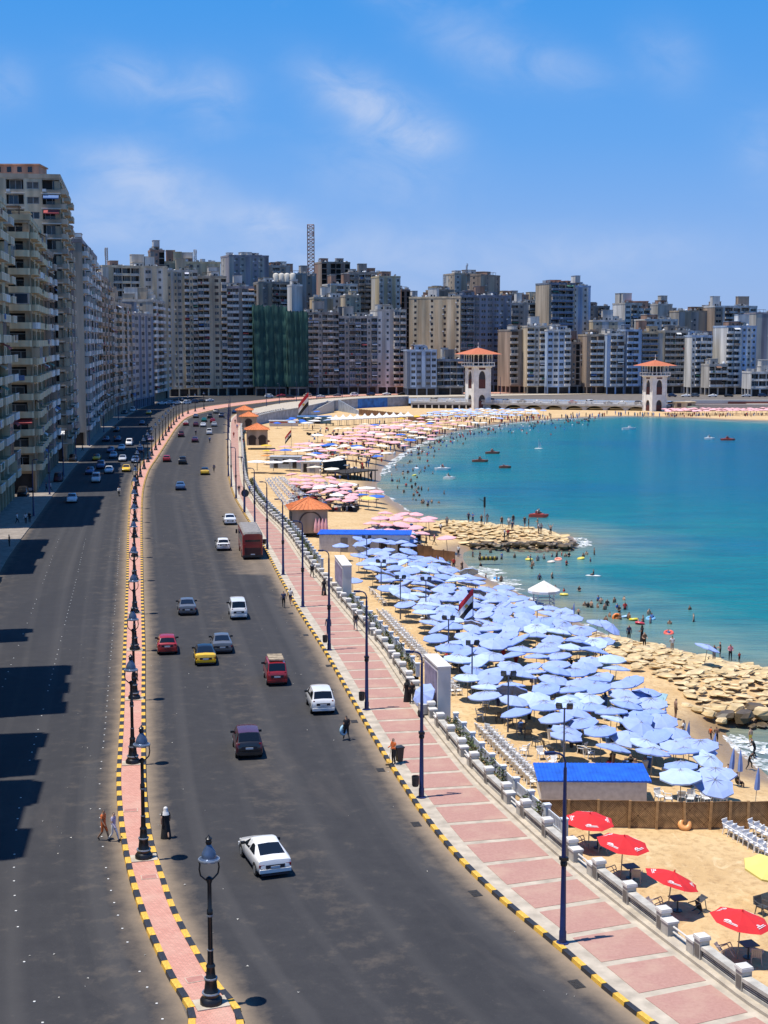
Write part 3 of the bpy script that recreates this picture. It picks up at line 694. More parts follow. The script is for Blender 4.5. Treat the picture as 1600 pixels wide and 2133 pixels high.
# ------------------------------------------------------------------ buildings
GLASSES = [mat('window_dark', (.012, .014, .02), .12, var=0, spec=.6), mat('window_blue', (.02, .035, .055), .15, var=0, spec=.6), mat('window_curtain', (.10, .085, .07), .5, var=.3, scale=2), mat('window_brown', (.05, .028, .018), .45, var=.2)]
FRAMEM = mat('window_frame', (.32, .31, .29), .6, var=0)
FRAMEB = mat('window_frame_brown', (.075, .045, .03), .6, var=0)
DARKIN = mat('loggia_shade_tint', (.034, .030, .028), .9, var=.3, scale=.6)  # near-black tone stands in for deep shade inside loggias, balcony and shop bays
SHOPM = mat('shopfront', (.045, .042, .045), .5, var=.3, scale=.8)
METAL = mat('tank_metal', (.45, .46, .47), .4, .3, var=.15)
WHITEP = mat('white_plastic', (.72, .72, .71), .5, var=.06)
RUST = mat('roof_junk', (.15, .10, .075), .85, var=.3)
ACM = mat('ac_white', (.55, .55, .53), .6, var=.15)
AWN = [mat('awning_' + n_, c, .8, var=.15) for n_, c in (('white', (.6, .6, .58)), ('green', (.06, .17, .12)), ('blue', (.07, .14, .3)), ('brown', (.2, .11, .07)), ('sand', (.42, .33, .22)), ('red', (.32, .05, .05)), ('cloth', (.5, .5, .55)))]
def wallm(n_, c): return mat('render_' + n_, c, .92, var=.32, scale=.3, streak=.10, bump=.12, bscale=3)
WC = {'cream': (.54, .44, .30), 'tan': (.50, .38, .24), 'beige': (.43, .345, .25), 'grey': (.36, .335, .30), 'dark': (.26, .235, .21), 'white': (.60, .575, .53), 'bluegrey': (.17, .20, .255), 'brown': (.34, .255, .19), 'brick': (.33, .20, .145), 'pale': (.46, .425, .37), 'navy': (.175, .19, .215), 'lilac': (.27, .25, .27), 'salmon': (.52, .26, .165), 'yellow': (.52, .42, .26), 'sky': (.36, .45, .58)}
TPL = {}
def t_window(kind):
    """window one metre wide and high, front plane at y=0"""
    k = ('w', kind)
    if k not in TPL:
        mb = MB(); mb.box(0, 0, 0, 1, .05, 1, 0)
        e = .06
        for x0, x1, z0, z1 in ((0, e, 0, 1), (1 - e, 1, 0, 1), (e, 1 - e, 0, e), (e, 1 - e, 1 - e, 1), (.47, .53, e, 1 - e)): mb.box(x0, -.03, z0, x1, -.002, z1, 1)
        TPL[k] = (mb, mb.mesh('window', [GLASSES[kind], FRAMEM if kind < 3 else FRAMEB]))
    return TPL[k]
def t_balcony(w, style, wc, dep=1.25):
    w = round(w, 1); k = ('b', w, style, wc, dep)
    if k not in TPL:
        mb = MB(); base = wallm(wc, WC[wc])
        if style == 'solid':
            mb.box(0, -dep, -.12, w, 0, .06, 0); mb.box(0, -dep, .06, w, -dep + .12, 1.0, 0); mb.box(0, -dep + .12, .06, .12, 0, 1.0, 0); mb.box(w - .12, -dep + .12, .06, w, 0, 1.0, 0); mb.box(-.03, -dep - .04, 1.0, w + .03, -dep + .16, 1.07, 1)
        elif style == 'round':
            n = 7
            pts = [(w / 2 - math.cos(math.pi * j / n) * w / 2, -dep * (.45 + .55 * math.sin(math.pi * j / n) ** .6)) for j in range(n + 1)]
            top = [(x, y, .06) for x, y in pts]; mb.face([(0, 0, .06)] + top + [(w, 0, .06)]); mb.face(list(reversed([(0, 0, -.12)] + [(x, y, -.12) for x, y in pts] + [(w, 0, -.12)])))
            P2 = [(0, 0)] + pts + [(w, 0)]
            for a, b in zip(P2, P2[1:]):
                mb.face([(a[0], a[1], -.12), (b[0], b[1], -.12), (b[0], b[1], 1.0), (a[0], a[1], 1.0)])
                ia = (a[0] * .94 + w * .03, a[1] * .92); ib = (b[0] * .94 + w * .03, b[1] * .92)
                mb.face([(ib[0], ib[1], .06), (ia[0], ia[1], .06), (ia[0], ia[1], 1.0), (ib[0], ib[1], 1.0)]); mb.face([(a[0], a[1], 1.0), (b[0], b[1], 1.0), (ib[0], ib[1], 1.0), (ia[0], ia[1], 1.0)], 1)
        else:      # rail
            mb.box(0, -dep, -.14, w, 0, .1, 0)
            for z in (.45, .72, .98): mb.box(0, -dep, z, w, -dep + .05, z + .05, 1); 
            for j in range(int(w / .5) + 1): x = j * (w - .05) / int(w / .5); mb.box(x, -dep, .1, x + .04, -dep + .04, 1.0, 1)
            for x in (0, w - .05): mb.box(x, -dep, .94, x + .05, 0, 1.0, 1)
        TPL[k] = (mb, mb.mesh('balcony', [base, wallm('slab_edge_sun_tint', (.66, .63, .57))]))  # edges and caps coloured paler to stand in for slabs catching the sun
    return TPL[k]
def t_box(nm, dims, m):
    k = (nm, dims, m.name)
    if k not in TPL:
        mb = MB(); mb.box(*dims); TPL[k] = (mb, mb.mesh(nm, [m]))
    return TPL[k]
def t_awning(i, w):
    k = ('awn', i, round(w, 1))
    if k not in TPL:
        mb = MB(); w = round(w, 1)
        mb.face([(0, 0, 0), (w, 0, 0), (w, -1.3, -.75), (0, -1.3, -.75)]); mb.face([(0, -1.3, -.75), (w, -1.3, -.75), (w, -1.3, -1.0), (0, -1.3, -1.0)]); mb.face([(0, 0, -.02), (0, -1.3, -.77), (w, -1.3, -.77), (w, 0, -.02)])
        TPL[k] = (mb, mb.mesh('awning', [AWN[i]]))
    return TPL[k]
def t_tank(i):
    k = ('tank', i)
    if k not in TPL:
        mb = MB()
        if i == 0: mb.lathe([(.6, 0), (.62, .3), (.62, 1.3), (.5, 1.5), (.2, 1.6), (.2, 1.7)], 10)
        else: mb.box(-.8, -.8, .5, .8, .8, 1.9); [mb.box(sx * .7 - .06, sy * .7 - .06, 0, sx * .7 + .06, sy * .7 + .06, .5) for sx in (-1, 1) for sy in (-1, 1)]
        TPL[k] = (mb, mb.mesh('water_tank', [WHITEP if i == 0 else METAL]))
    return TPL[k]
def t_dish():
    if 'dish' not in TPL:
        mb = MB(); mb.cyl((0, 0, 0), (0, 0, .7), .04, n=5); M = Matrix.Translation((0, 0, .9)) @ Matrix.Rotation(R(-55), 4, 'X'); d = MB(); d.lathe([(.02, 0), (.35, .06), (.6, .2), (.58, .22), (.33, .09), (.02, .03)], 10); mb.add(d, M); mb.cyl((0, -.1, .95), (0, -.55, 1.3), .02, n=4)
        TPL['dish'] = (mb, mb.mesh('satellite_dish', [ACM]))
    return TPL['dish']

NB = [0]
def building(label, xl, Dl, xr, Dr, ytop, depth, front, side=None, wc='beige', fh=3.1, wc2=None, indiv=True, bst='solid', base=4.2, glass=None, roof='mix', seed=None, bwc=None, right=None, world_pts=None, top=None, z0=0.0, open_floors=(), cat='building', name='apartment_building', yref='l'):
    """corners are given left to right as the camera sees the front; patterns: w window, b balcony, l loggia, s solid, d open dark bay, W wide window"""
    NB[0] += 1; rg = random.Random(seed or NB[0] * 7 + 1)
    if world_pts: a, b = Vector(world_pts[0]), Vector(world_pts[1])
    else: a, b = Vector((xD(xl, Dl), Dl)), Vector((xD(xr, Dr), Dr))
    H = top if top else zD(ytop, Dl if yref == 'l' else Dr) 
    Wd = (b - a).length; rz = math.atan2(b.y - a.y, b.x - a.x); bwc = bwc or wc2 or wc
    root = thing(name, label, cat, (a.x, a.y, z0), rz)
    wall = wallm(wc, WC[wc]); wall2 = wallm(wc2 or wc, WC[wc2 or wc]); mb = MB(); fit = {}
    H -= z0
    nf = max(1, int(round((H - base) / fh))); fh = (H - base) / nf
    glass = glass or (0, 0, 1, 2)
    def place(nm, tpl, loc, rot, sc=(1, 1, 1), lab=None):
        if indiv:
            o = ob(nm, tpl[1], root, loc, rot, sc)
            if lab: o['label'] = lab
        else:
            M = Matrix.Translation(loc) @ Matrix.Rotation(rot, 4, 'Z') @ Matrix.Diagonal((*sc, 1)); f = fit.setdefault(nm, (MB(), []))
            off = []
            for x in tpl[1].materials:
                if x not in f[1]: f[1].append(x)
                off.append(f[1].index(x))
            f[0].add(tpl[0], M, off)
    def facade(pat, S, X, rot):
        cols = list(pat); wts = [{'s': .7, 'w': .9, 'W': 1.2, 'b': 1.25, 'l': 1.3, 'd': 1.1, 'n': .35}[c] for c in cols]; tot = sum(wts); e = [0.0]
        for w_ in wts: e.append(e[-1] + w_ / tot * S)
        def q(s0, z0_, s1, z1_, d=0.0, m=0): mb.face([X(s0, d, z0_), X(s1, d, z0_), X(s1, d, z1_), X(s0, d, z1_)], m)
        # ground floor: recessed shop bays
        n = max(2, int(S / 4.5))
        for k in range(n):
            s0, s1 = S * k / n, S * (k + 1) / n; g = .35
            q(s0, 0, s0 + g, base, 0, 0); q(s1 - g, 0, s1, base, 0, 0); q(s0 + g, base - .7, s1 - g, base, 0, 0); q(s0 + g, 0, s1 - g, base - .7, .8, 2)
            for (u, du) in ((s0 + g, 1), (s1 - g, -1)):
                p = [X(u, 0, 0), X(u, .8, 0), X(u, .8, base - .7), X(u, 0, base - .7)]; mb.face(p if du > 0 else p[::-1], 0)
            mb.face([X(s0 + g, 0, base - .7), X(s0 + g, .8, base - .7), X(s1 - g, .8, base - .7), X(s1 - g, 0, base - .7)], 0)
        for f in range(nf):
            zb = base + f * fh; zt = zb + fh; opn = f in open_floors
            for ci, c in enumerate(cols):
                s0, s1 = e[ci], e[ci + 1]; w = s1 - s0; m = 1 if (ci % 2 and wc2) else 0
                if c in 'sn': q(s0, zb, s1, zt, 0, m); continue
                if c == 'w': wo, ho, zo, dp = min(1.3, w * .5), 1.35, 1.0, .2
                elif c == 'W': wo, ho, zo, dp = w * .72, 1.5, .95, .25
                elif c == 'b': wo, ho, zo, dp = w * .90, fh - .58, .06, 1.25
                elif c == 'l': wo, ho, zo, dp = w * .92, fh - 1.15, .85, 1.3
                else: wo, ho, zo, dp = w * .9, fh - .5, .2, 1.6
                if opn: wo, ho, zo, dp = w * .9, fh - .5, .1, 2.5
                if c == 'w' and rg.random() < .08: q(s0, zb, s1, zt, 0, m); continue
                u0 = (s0 + s1 - wo) / 2; u1 = u0 + wo; z0_ = zb + zo; z1_ = z0_ + ho
                q(s0, zb, u0, zt, 0, m); q(u1, zb, s1, zt, 0, m); q(u0, zb, u1, z0_, 0, m); q(u0, z1_, u1, zt, 0, m)
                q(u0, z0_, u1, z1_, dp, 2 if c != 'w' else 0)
                mb.face([X(u0, 0, z0_), X(u0, dp, z0_), X(u0, dp, z1_), X(u0, 0, z1_)], m); mb.face([X(u1, 0, z1_), X(u1, dp, z1_), X(u1, dp, z0_), X(u1, 0, z0_)], m)
                mb.face([X(u0, 0, z0_), X(u1, 0, z0_), X(u1, dp, z0_), X(u0, dp, z0_)], m); mb.face([X(u0, dp, z1_), X(u1, dp, z1_), X(u1, 0, z1_), X(u0, 0, z1_)], m)
                if opn: continue
                if c == 'b':
                    st = bst if bst != 'mix' else rg.choice(('solid', 'solid', 'rail'))
                    bw = (bwc if rg.random() < .9 else rg.choice(('white', 'pale', 'brown')))
                    place('balcony', t_balcony(w * .96, st, bw), X(s0 + w * .02, 0, zb), rot)
                    r = rg.random()
                    if r < .13:    # glazed-in balcony
                        t = t_window(rg.choice((1, 1, 2, 3))); place('window', t, X(s0 + w * .05, -1.12, zb + 1.07), rot, (w * .9, 1, fh - 1.25))
                        t = t_box('side_panel', (0, -1.1, 1.07, .06, 0, 2.85), wall); place('side_panel', t, X(s0 + w * .04, 0, zb), rot); place('side_panel', t, X(s1 - w * .06, 0, zb), rot)
                    elif r < .22: place('awning', t_awning(rg.randrange(7), w * .86), X(s0 + w * .07, 0, zb + fh - .2), rot)
                    elif r < .36:
                        t = t_box('laundry', (0, -.02, 0, 1, .02, .9), AWN[rg.randrange(7)]); place('laundry', t, X(s0 + w * rg.uniform(.1, .45), -1.33, zb + rg.uniform(.1, .3)), rot, (w * rg.uniform(.2, .45), 1, 1))
                    gi = rg.choice(glass); dw = wo * rg.uniform(.5, .9); o = rg.uniform(0, wo - dw)
                    place('balcony_door', t_window(gi), X(u0 + o, dp - .06, z0_), rot, (dw, 1, min(ho, 2.15)))
                elif c == 'l':
                    gi = rg.choice(glass); dw = wo * rg.uniform(.35, .8); o = rg.uniform(0, wo - dw); place('window', t_window(gi), X(u0 + o, dp - .06, z0_), rot, (dw, 1, ho))
                    place('ledge', t_box('ledge', (-.03, -.14, 0, 1.03, .0, .16), wallm('slab_edge_sun_tint', (.66, .63, .57))), X(s0, 0, zb - .08), rot, (w, 1, 1))
                    if rg.random() < .16: place('awning', t_awning(rg.randrange(7), wo * .9), X(u0 + wo * .05, .02, z1_), rot)
                elif c in 'wW':
                    place('window', t_window(rg.choice(glass)), X(u0, dp - .06, z0_), rot, (wo, 1, ho))
                if c in 'wbl' and rg.random() < .28:
                    place('ac_unit', t_box('ac_unit', (0, -.42, 0, .85, -.02, .6), ACM), X(s0 + w * .04, 0, zb + rg.uniform(.2, .5)), rot)
    facade(front, Wd, lambda s, d, z: (s, d, z), 0)
    side = side or 's'
    if side == 'blank': side = 's'
    facade(side, depth, lambda s, d, z: (d, depth - s, z), -math.pi / 2)
    facade(right or ('sws' if depth > 8 else 's'), depth, lambda s, d, z: (Wd - d, s, z), math.pi / 2)
    mb.face([(Wd, depth, 0), (0, depth, 0), (0, depth, H), (Wd, depth, H)], 0)
    mb.face([(0, 0, H), (Wd, 0, H), (Wd, depth, H), (0, depth, H)], 3)
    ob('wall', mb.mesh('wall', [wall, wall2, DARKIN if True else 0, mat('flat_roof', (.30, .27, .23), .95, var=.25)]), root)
    pb = MB(); t = .2
    pb.box(-.1, -.1, 0, Wd + .1, t, .95); pb.box(-.1, depth - t, 0, Wd + .1, depth + .1, .95); pb.box(-.1, t, 0, t, depth - t, .95); pb.box(Wd - t, t, 0, Wd + .1, depth - t, .95)
    pm = pb.mesh('roof_parapet', [wall2]); ob('roof_parapet', pm, root, (0, 0, H - .02))
    # roof furniture
    if roof != 'none':
        nst = 1 + int(Wd / 9)
        for k in range(nst):
            hw, hd, hh = rg.uniform(3, min(7, Wd * .45)), rg.uniform(3, min(6, depth * .6)), rg.choice((2.6, 3.0, 3.4, 5.6, 6.4)); x = rg.uniform(.6, max(.7, Wd - hw - .6)); y = rg.uniform(1.2, max(1.3, depth - hd - .6)); sb = MB()
            sb.box(x, y, 0, x + hw, y + hd, hh, 0); sb.box(x - .15, y - .15, hh, x + hw + .15, y + hd + .15, hh + .2, 1); sb.box(x + hw * .3, y - .03, 0, x + hw * .3 + 1, y - .003, 2.1, 2); sb.box(x + hw * .65, y - .03, 1, x + hw * .65 + .7, y - .003, 1.9, 2)
            ob('stair_hut', sb.mesh('stair_hut', [rg.choice((wall, wall2, wallm('white', WC['white']), wallm('brick', WC['brick']))), wall2, GLASSES[0]]), root, (0, 0, H))
        for k in range(rg.randint(2, 4) + int(Wd / 9)):
            tt = t_tank(rg.randrange(2)); ob('water_tank', tt[1], root, (rg.uniform(1, Wd - 1), rg.uniform(1, depth - 1), H + .003 + (rg.choice((0, 0, 0)))), rg.uniform(0, 1), rg.uniform(.8, 1.25))
        for k in range(rg.randint(2, 5)): ob('satellite_dish', t_dish()[1], root, (rg.uniform(.6, Wd - .6), rg.uniform(.6, min(4, depth - .6)), H + .9 * 0 + .003), rg.uniform(-.8, .8), rg.uniform(.9, 1.5))
        if rg.random() < .6:
            jb = MB(); x = rg.uniform(1, max(1.5, Wd - 5)); y = rg.uniform(1, 3)
            for k in range(4): jb.box(x + (k % 2) * 3, y + (k // 2) * 2.4, 0, x + (k % 2) * 3 + .12, y + (k // 2) * 2.4 + .12, 2.4)
            jb.box(x - .3, y - .3, 2.4, x + 3.5, y + 2.9, 2.5); jb.box(x + .5, y + .4, 0, x + 2.2, y + 1.5, 1.0); ob('roof_shelter', jb.mesh('roof_shelter', [RUST]), root, (0, 0, H))
    for nm, (f, mats) in fit.items():
        pl = {'balcony': 'balconies', 'window': 'windows', 'balcony_door': 'balcony_doors', 'awning': 'awnings', 'ac_unit': 'ac_units', 'laundry': 'laundry', 'side_panel': 'side_panels', 'ledge': 'ledges'}[nm]
        ob(pl, f.mesh(pl, mats), root)['kind'] = 'stuff'
    return root, Wd, H, depth

def PT(D):      # point of the building line at a given distance
    k = int(np.argmin(np.abs(BL[:560, 1] - D))); return tuple(BL[k])
def OP(D, o): p = PT(D); return (p[0] + o, p[1])
def town():
    # --- blocks beside the camera, outside the frame: they throw the block shadows on the road
    for i, (d0, d1, h, wc) in enumerate(((52, 68, 22, 'beige'), (69.5, 83, 38, 'tan'), (84.2, 94.5, 37, 'grey'), (99, 114.5, 40, 'pale'), (115, 125, 18, 'beige'), (125.6, 131, 27, 'white'), (150, 163, 14, 'brown'), (164, 193, 25, 'tan'))):
        a, b = PT(d0), PT(d1)
        building('%s block on the landward side, %s' % ({'beige': 'beige', 'tan': 'tan', 'grey': 'grey', 'pale': 'pale', 'white': 'white', 'brown': 'brown'}[wc] + (' low' if h < 35 else ' tall'), ('nearest the camera', 'second from the camera', 'third from the camera', 'fourth from the camera', 'fifth from the camera', 'sixth from the camera', 'after the open gap', 'last before the frame edge')[i]),
                 0, 0, 0, 0, 0, 14, 'bwb' if d1 - d0 < 14 else 'bwbwb', 'sws', wc, indiv=False, world_pts=(a, b), top=h)
    B = building
    # --- the row along the road, nearest first
    B('cream block with wide solid balconies at the left edge of the view', 0, 0, 0, 0, 0, 16, 'bwbwbbwb', 'swsb', 'yellow', world_pts=(OP(206, -1.9), OP(247, -1.9)), top=49.5, bst='solid', wc2='cream', fh=3.25)
    B('tan block with rounded balconies and arched rail fronts in the left row', 0, 0, 0, 0, 0, 15, 'bbwbbwbb', 'bsb', 'tan', world_pts=((xD(70, 256), 256), (xD(93, 291), 291)), top=48.0, bst='round', wc2='yellow', fh=3.15)
    B('brown block with bright white balconies squeezed in the left row', 0, 0, 0, 0, 0, 14, 'blbl', 'ss', 'brown', world_pts=(OP(292, 0.2), OP(317, 0.2)), top=45, bwc='white', wc2='brown')
    B('tallest tower of the left row with a peach penthouse and deep loggias', 135, 322, 152, 362, 372, 20, 'bWbWb', 'slslWl'.replace('l', 'l'), 'cream', wc2='beige', fh=3.15, roof='none')
    B('pale tower with a blank lit end wall and white balconies on the left row', 177, 372, 207, 450, 505, 12, 'bwbwlbwbwb', 'sssws', 'pale', wc2='lilac', bwc='white')
    B('tall narrow brownish block next to the pale tower on the left row', 208, 455, 233, 508, 575, 15, 'bwbsbwb', 'sws', 'beige', wc2='brown', bst='mix')
    B('mid height beige block with mixed white balconies further down the left row', 233, 512, 276, 566, 632, 15, 'bwbbwbwb', 'swbs', 'pale', wc2='beige', bst='mix')
    B('blue grey block with paired light columns at the bend of the road', 277, 570, 321, 618, 655, 16, 'sWsWsWs', 'swbw', 'bluegrey', wc2='grey')
    B('beige block with white balcony fronts at the bend of the road', 321, 640, 352, 690, 628, 16, 'bwbbwb', 'sbws', 'beige', wc2='pale', bwc='white')
    B('pale block with two wide dark loggia bands above the bend', 218, 668, 352, 680, 556, 18, 'wslllsWsws', 'sws', 'pale', wc2='cream', fh=3.6)
    B('dark brick stair tower with water tanks on top above the bend', 318, 716, 347, 718, 524, 9, 'swd', 'sws', 'dark', wc2='brick')
    # --- the tall front facing the camera
    B('cream high rise with small square windows facing the bend', 352, 706, 414, 709, 566, 16, 'wswWsbwb', 'swsw', 'cream', wc2='pale', indiv=True)
    B('large cream high rise with long brown balconies left of the green netting', 414, 711, 474, 716, 578, 16, 'bbsnWnb', 'ws', 'cream', wc2='beige', bwc='pale', glass=(3, 3, 0))
    B('grey high rise with long white balcony slabs left of the green netting', 474, 719, 531, 722, 600, 16, 'bbsbb', 's', 'grey', wc2='lilac', bwc='white', glass=(0, 1, 3))
    B('cream penthouse block stepped back on the roof of the high rises', 346, 728, 462, 734, 548, 12, 'wswWwsws', 'ws', 'cream', wc2='yellow', indiv=False)
    B('grey tower with a paler stripe behind the long balconies', 480, 792, 562, 800, 534, 18, 'swwsnwws', 'ws', 'grey', wc2='lilac', indiv=False)
    B('brown tower with dark balconies behind the green netting', 560, 800, 606, 804, 556, 15, 'sbws', 'ws', 'brown', wc2='grey', indiv=False)
    B('block topped by four big white tanks behind the green netting', 540, 762, 628, 768, 590, 15, 'swsbbbsn', 'bs', 'beige', wc2='dark', indiv=False)
    B('narrow white end wall rising behind the green netting', 609, 750, 631, 752, 596, 8, 'sns', 's', 'white', indiv=False)
    B('dark balconied block right of the green netting', 641, 728, 706, 732, 654, 16, 'bbwbbl', 's', 'grey', wc2='dark', bwc='grey', bst='mix')
    B('dark block with uneven curved balconies beside the white topped block', 706, 733, 786, 737, 662, 16, 'bwbblwb', 's', 'navy', wc2='grey', bst='mix', bwc='bluegrey')
    B('block with a white upper half and round corner balconies', 786, 738, 846, 742, 648, 15, 'wswsbb', 's', 'white', wc2='pale', bst='round')
    B('red brick top storeys of a tower right of the lattice mast', 671, 850, 730, 856, 548, 14, 'dsddsd', 'ss', 'brick', wc2='brown', indiv=False)
    B('cream stacked terraces below the brick tower', 690, 800, 745, 806, 594, 14, 'wbwb', 'ss', 'cream', wc2='white', indiv=False)
    B('long pale block with dark top terraces behind the white topped block', 726, 808, 798, 812, 570, 14, 'bwbbWb', 'ss', 'pale', wc2='dark', indiv=False)
    B('pale yellow tower with rows of small dark windows behind the white topped block', 790, 796, 834, 800, 578, 14, 'wswsw', 'ss', 'pale', wc2='yellow', indiv=False)
    B('low tan blocks and huts on the roofs left of the white topped block', 655, 772, 722, 776, 622, 13, 'wssws', 'ss', 'tan', wc2='pale', indiv=False)
    B('beige block with square windows above the dark curved balconies', 720, 764, 752, 766, 618, 12, 'wsw', 'ss', 'cream', wc2='beige', indiv=False)
    B('grey slab under the mast between brown rooftops', 600, 830, 660, 836, 572, 14, 'swssws', 'ss', 'brown', wc2='grey', indiv=False)
    B('brown brick block in the notch left of the tan wall', 836, 812, 854, 814, 606, 14, 'dsd', 'ss', 'brick', indiv=False)
    # --- behind the first bridge tower
    B('broad tan slab with a mostly blank lit wall and few small windows', 852, 770, 958, 762, 622, 16, 'swssswsswssw', 's', 'tan', wc2='cream', fh=3.0, glass=(0, 3), yref='l')
    B('dark navy block with gridded bays right of the tan wall', 958, 764, 1064, 772, 618, 16, 'bbWWWWwnw', 's', 'navy', wc2='bluegrey', bst='rail')
    B('low grey white block with tall arched bays left of the bridge tower', 848, 716, 910, 718, 732, 12, 'sWWsWW', 's', 'bluegrey', wc2='sky')
    B('low dark block with banded floors directly left of the bridge tower', 911, 722, 966, 724, 752, 12, 'llll', 's', 'dark', wc2='bluegrey')
    B('beige rooftop tower with a mast rising above the navy block', 946, 850, 1000, 856, 572, 16, 'wsWs', 'sw', 'pale', wc2='beige', indiv=False)
    B('beige octagonal looking tower beside the rooftop mast', 1000, 848, 1040, 868, 574, 16, 'swsw', 'sw', 'beige', wc2='brown', indiv=False)
    B('dark stepped roofs behind the tan slab', 905, 830, 945, 834, 606, 14, 'wsw', 'sw', 'brown', indiv=False)
    # --- right part of the bay front
    B('white and pink upper block behind the brown slab', 1064, 812, 1142, 818, 634, 14, 'bwsbwb', 's', 'white', wc2='pale', indiv=False)
    B('brown slab with balconies on its left edge right of the navy block', 1062, 748, 1104, 752, 690, 15, 'bsss', 's', 'brown', wc2='dark', bwc='grey')
    B('beige block with stacked white balcony boxes', 1098, 742, 1142, 744, 682, 15, 'bwbn', 's', 'cream', wc2='pale', bwc='white')
    B('blue grey tower with an orange roof edge', 1142, 796, 1196, 802, 592, 16, 'nbbbn', 's', 'beige', wc2='bluegrey')
    B('slim white tower with dark square windows and a stair head', 1190, 806, 1228, 810, 598, 16, 'wswn', 's', 'white', wc2='sky')
    B('pale blue block with white framed windows below the orange edged tower', 1140, 738, 1188, 740, 690, 14, 'WWWb', 's', 'sky', wc2='white')
    B('dark brown block with pale corner strip right of the blue windows', 1186, 746, 1222, 748, 716, 15, 'swdws', 's', 'dark', wc2='brown')
    B('brown block with a ladder of white balconies', 1222, 740, 1264, 742, 700, 15, 'sbbs', 's', 'brown', wc2='beige', bwc='white')
    B('light blue block with white balconies left of the second bridge tower', 1264, 738, 1302, 740, 698, 15, 'sbbn', 's', 'sky', wc2='white', bwc='white')
    B('light blue block with narrow bays behind the second bridge tower', 1302, 739, 1336, 741, 690, 15, 'nbbs', 's', 'bluegrey', wc2='sky', bwc='sky')
    B('grey green block with cream pillar behind the second bridge tower', 1336, 742, 1384, 744, 694, 15, 'bbsn', 's', 'grey', wc2='tan', bwc='bluegrey')
    B('dark banded block right of the second bridge tower', 1384, 745, 1440, 747, 692, 15, 'bbbbb', 's', 'dark', wc2='grey', bwc='grey')
    B('white banded block with blue glass on the right of the bay', 1440, 736, 1482, 738, 702, 15, 'wbbb', 's', 'white', wc2='sky', bwc='white')
    B('lilac grey plain block between two white banded blocks', 1482, 750, 1514, 752, 704, 15, 'wsw', 's', 'lilac')
    B('tall white block with rounded balcony bands near the right edge', 1512, 732, 1574, 736, 682, 15, 'bbnwww', 's', 'white', wc2='sky', bst='round', bwc='white')
    B('low white balconied annex in front of the lilac block', 1478, 724, 1516, 726, 762, 10, 'bbb', 's', 'pale', bwc='white', wc2='pale')
    B('tall pale tower cut by the right edge of the view', 1572, 786, 1690, 790, 654, 18, 'sswwwwww', 's', 'pale', wc2='lilac')
    B('round low building with dark and white bands at the right edge', 1566, 706, 1660, 708, 778, 14, 'llllll', 's', 'white', wc2='white')
    B('dark stacked rooftops left of the salmon penthouse', 1226, 840, 1268, 846, 640, 14, 'wsbw', 's', 'brown', wc2='dark', indiv=False)
    B('cream low terraces behind the brown ladder balconies', 1234, 800, 1300, 802, 670, 12, 'wsws', 's', 'cream', wc2='white', indiv=False)
    B('block with a salmon penthouse and white terraces', 1300, 824, 1352, 830, 634, 14, 'WbWb', 's', 'white', wc2='pale', indiv=False)
    B('grey terraces behind the second bridge tower', 1342, 800, 1410, 806, 668, 13, 'bwbw', 's', 'grey', wc2='white', indiv=False)
    B('plain pale lift tower right of the salmon penthouse', 1368, 838, 1398, 842, 636, 12, 'ssw', 's', 'pale', indiv=False)
    B('plain grey block with almost no windows', 1412, 830, 1478, 836, 650, 16, 'sswss', 's', 'grey', wc2='beige', indiv=False)
    B('dark roofed block with a white arched side', 1486, 826, 1574, 832, 640, 16, 'WnbbbW', 's', 'brown', wc2='white', indiv=False)
    for (xl, xr, y, wc, D, lab) in ((1052, 1100, 616, 'brick', 860, 'dark red rooftops behind the pink upper block'), (1100, 1146, 640, 'grey', 850, 'grey roofs left of the orange edged tower'), (1396, 1416, 664, 'brown', 860, 'brown gap filler behind the plain grey block'), (1268, 1302, 660, 'dark', 856, 'dark roof left of the salmon penthouse'), (446, 482, 600, 'beige', 800, 'beige roof behind the long balconies')):
        B(lab, xl, D, xr, D + 4, y, 12, 'wsw', 's', wc, indiv=False)
    for xl, xr, y, wc, lab in ((838, 878, 628, 'beige', 'beige sliver left behind the tan slab'), (1040, 1076, 628, 'cream', 'cream block showing right of the rooftop tower'), (1226, 1262, 652, 'tan', 'tan block showing right of the slim white tower'), (1262, 1306, 668, 'pale', 'pale block showing left of the salmon penthouse'), (1350, 1380, 650, 'tan', 'tan block left of the plain lift tower'), (1396, 1420, 652, 'pale', 'pale narrow block right of the lift tower'), (1474, 1494, 658, 'cream', 'cream narrow block left of the dark roofed block'), (1568, 1600, 664, 'beige', 'beige block right of the dark roofed block'), (1440, 1520, 672, 'beige', 'beige row behind the lilac block'), (1104, 1146, 628, 'cream', 'cream block left of the orange edged tower'), (724, 760, 588, 'cream', 'cream block in the gap right of the brick tower'), (624, 674, 590, 'tan', 'tan block in the gap right of the mast')):
        B(lab + ', in the back row', xl, 868, xr, 872, y, 12, 'bwbw' if xr - xl > 34 else 'wbw', 's', wc, indiv=False)
    # salmon roof edges and penthouses
    def crown(lab, xl, xr, D, ytop, ybot, wc, dep=8):
        a = xD(xl, D); b = xD(xr, D); z1, z2 = zD(ybot, D), zD(ytop, D); mb = MB(); m = wallm(wc, WC[wc])
        mb.box(0, 0, 0, b - a, dep, z2 - z1, 0); mb.box(-.3, -.3, z2 - z1, b - a + .3, dep + .3, z2 - z1 + .3, 0)
        k = 0
        while k * 2.4 + 1.6 < b - a: mb.box(k * 2.4 + .6, -.06, .8, k * 2.4 + 1.6, -.004, 2.0, 1); k += 1
        return lab, mb, m, (a, D, z1)
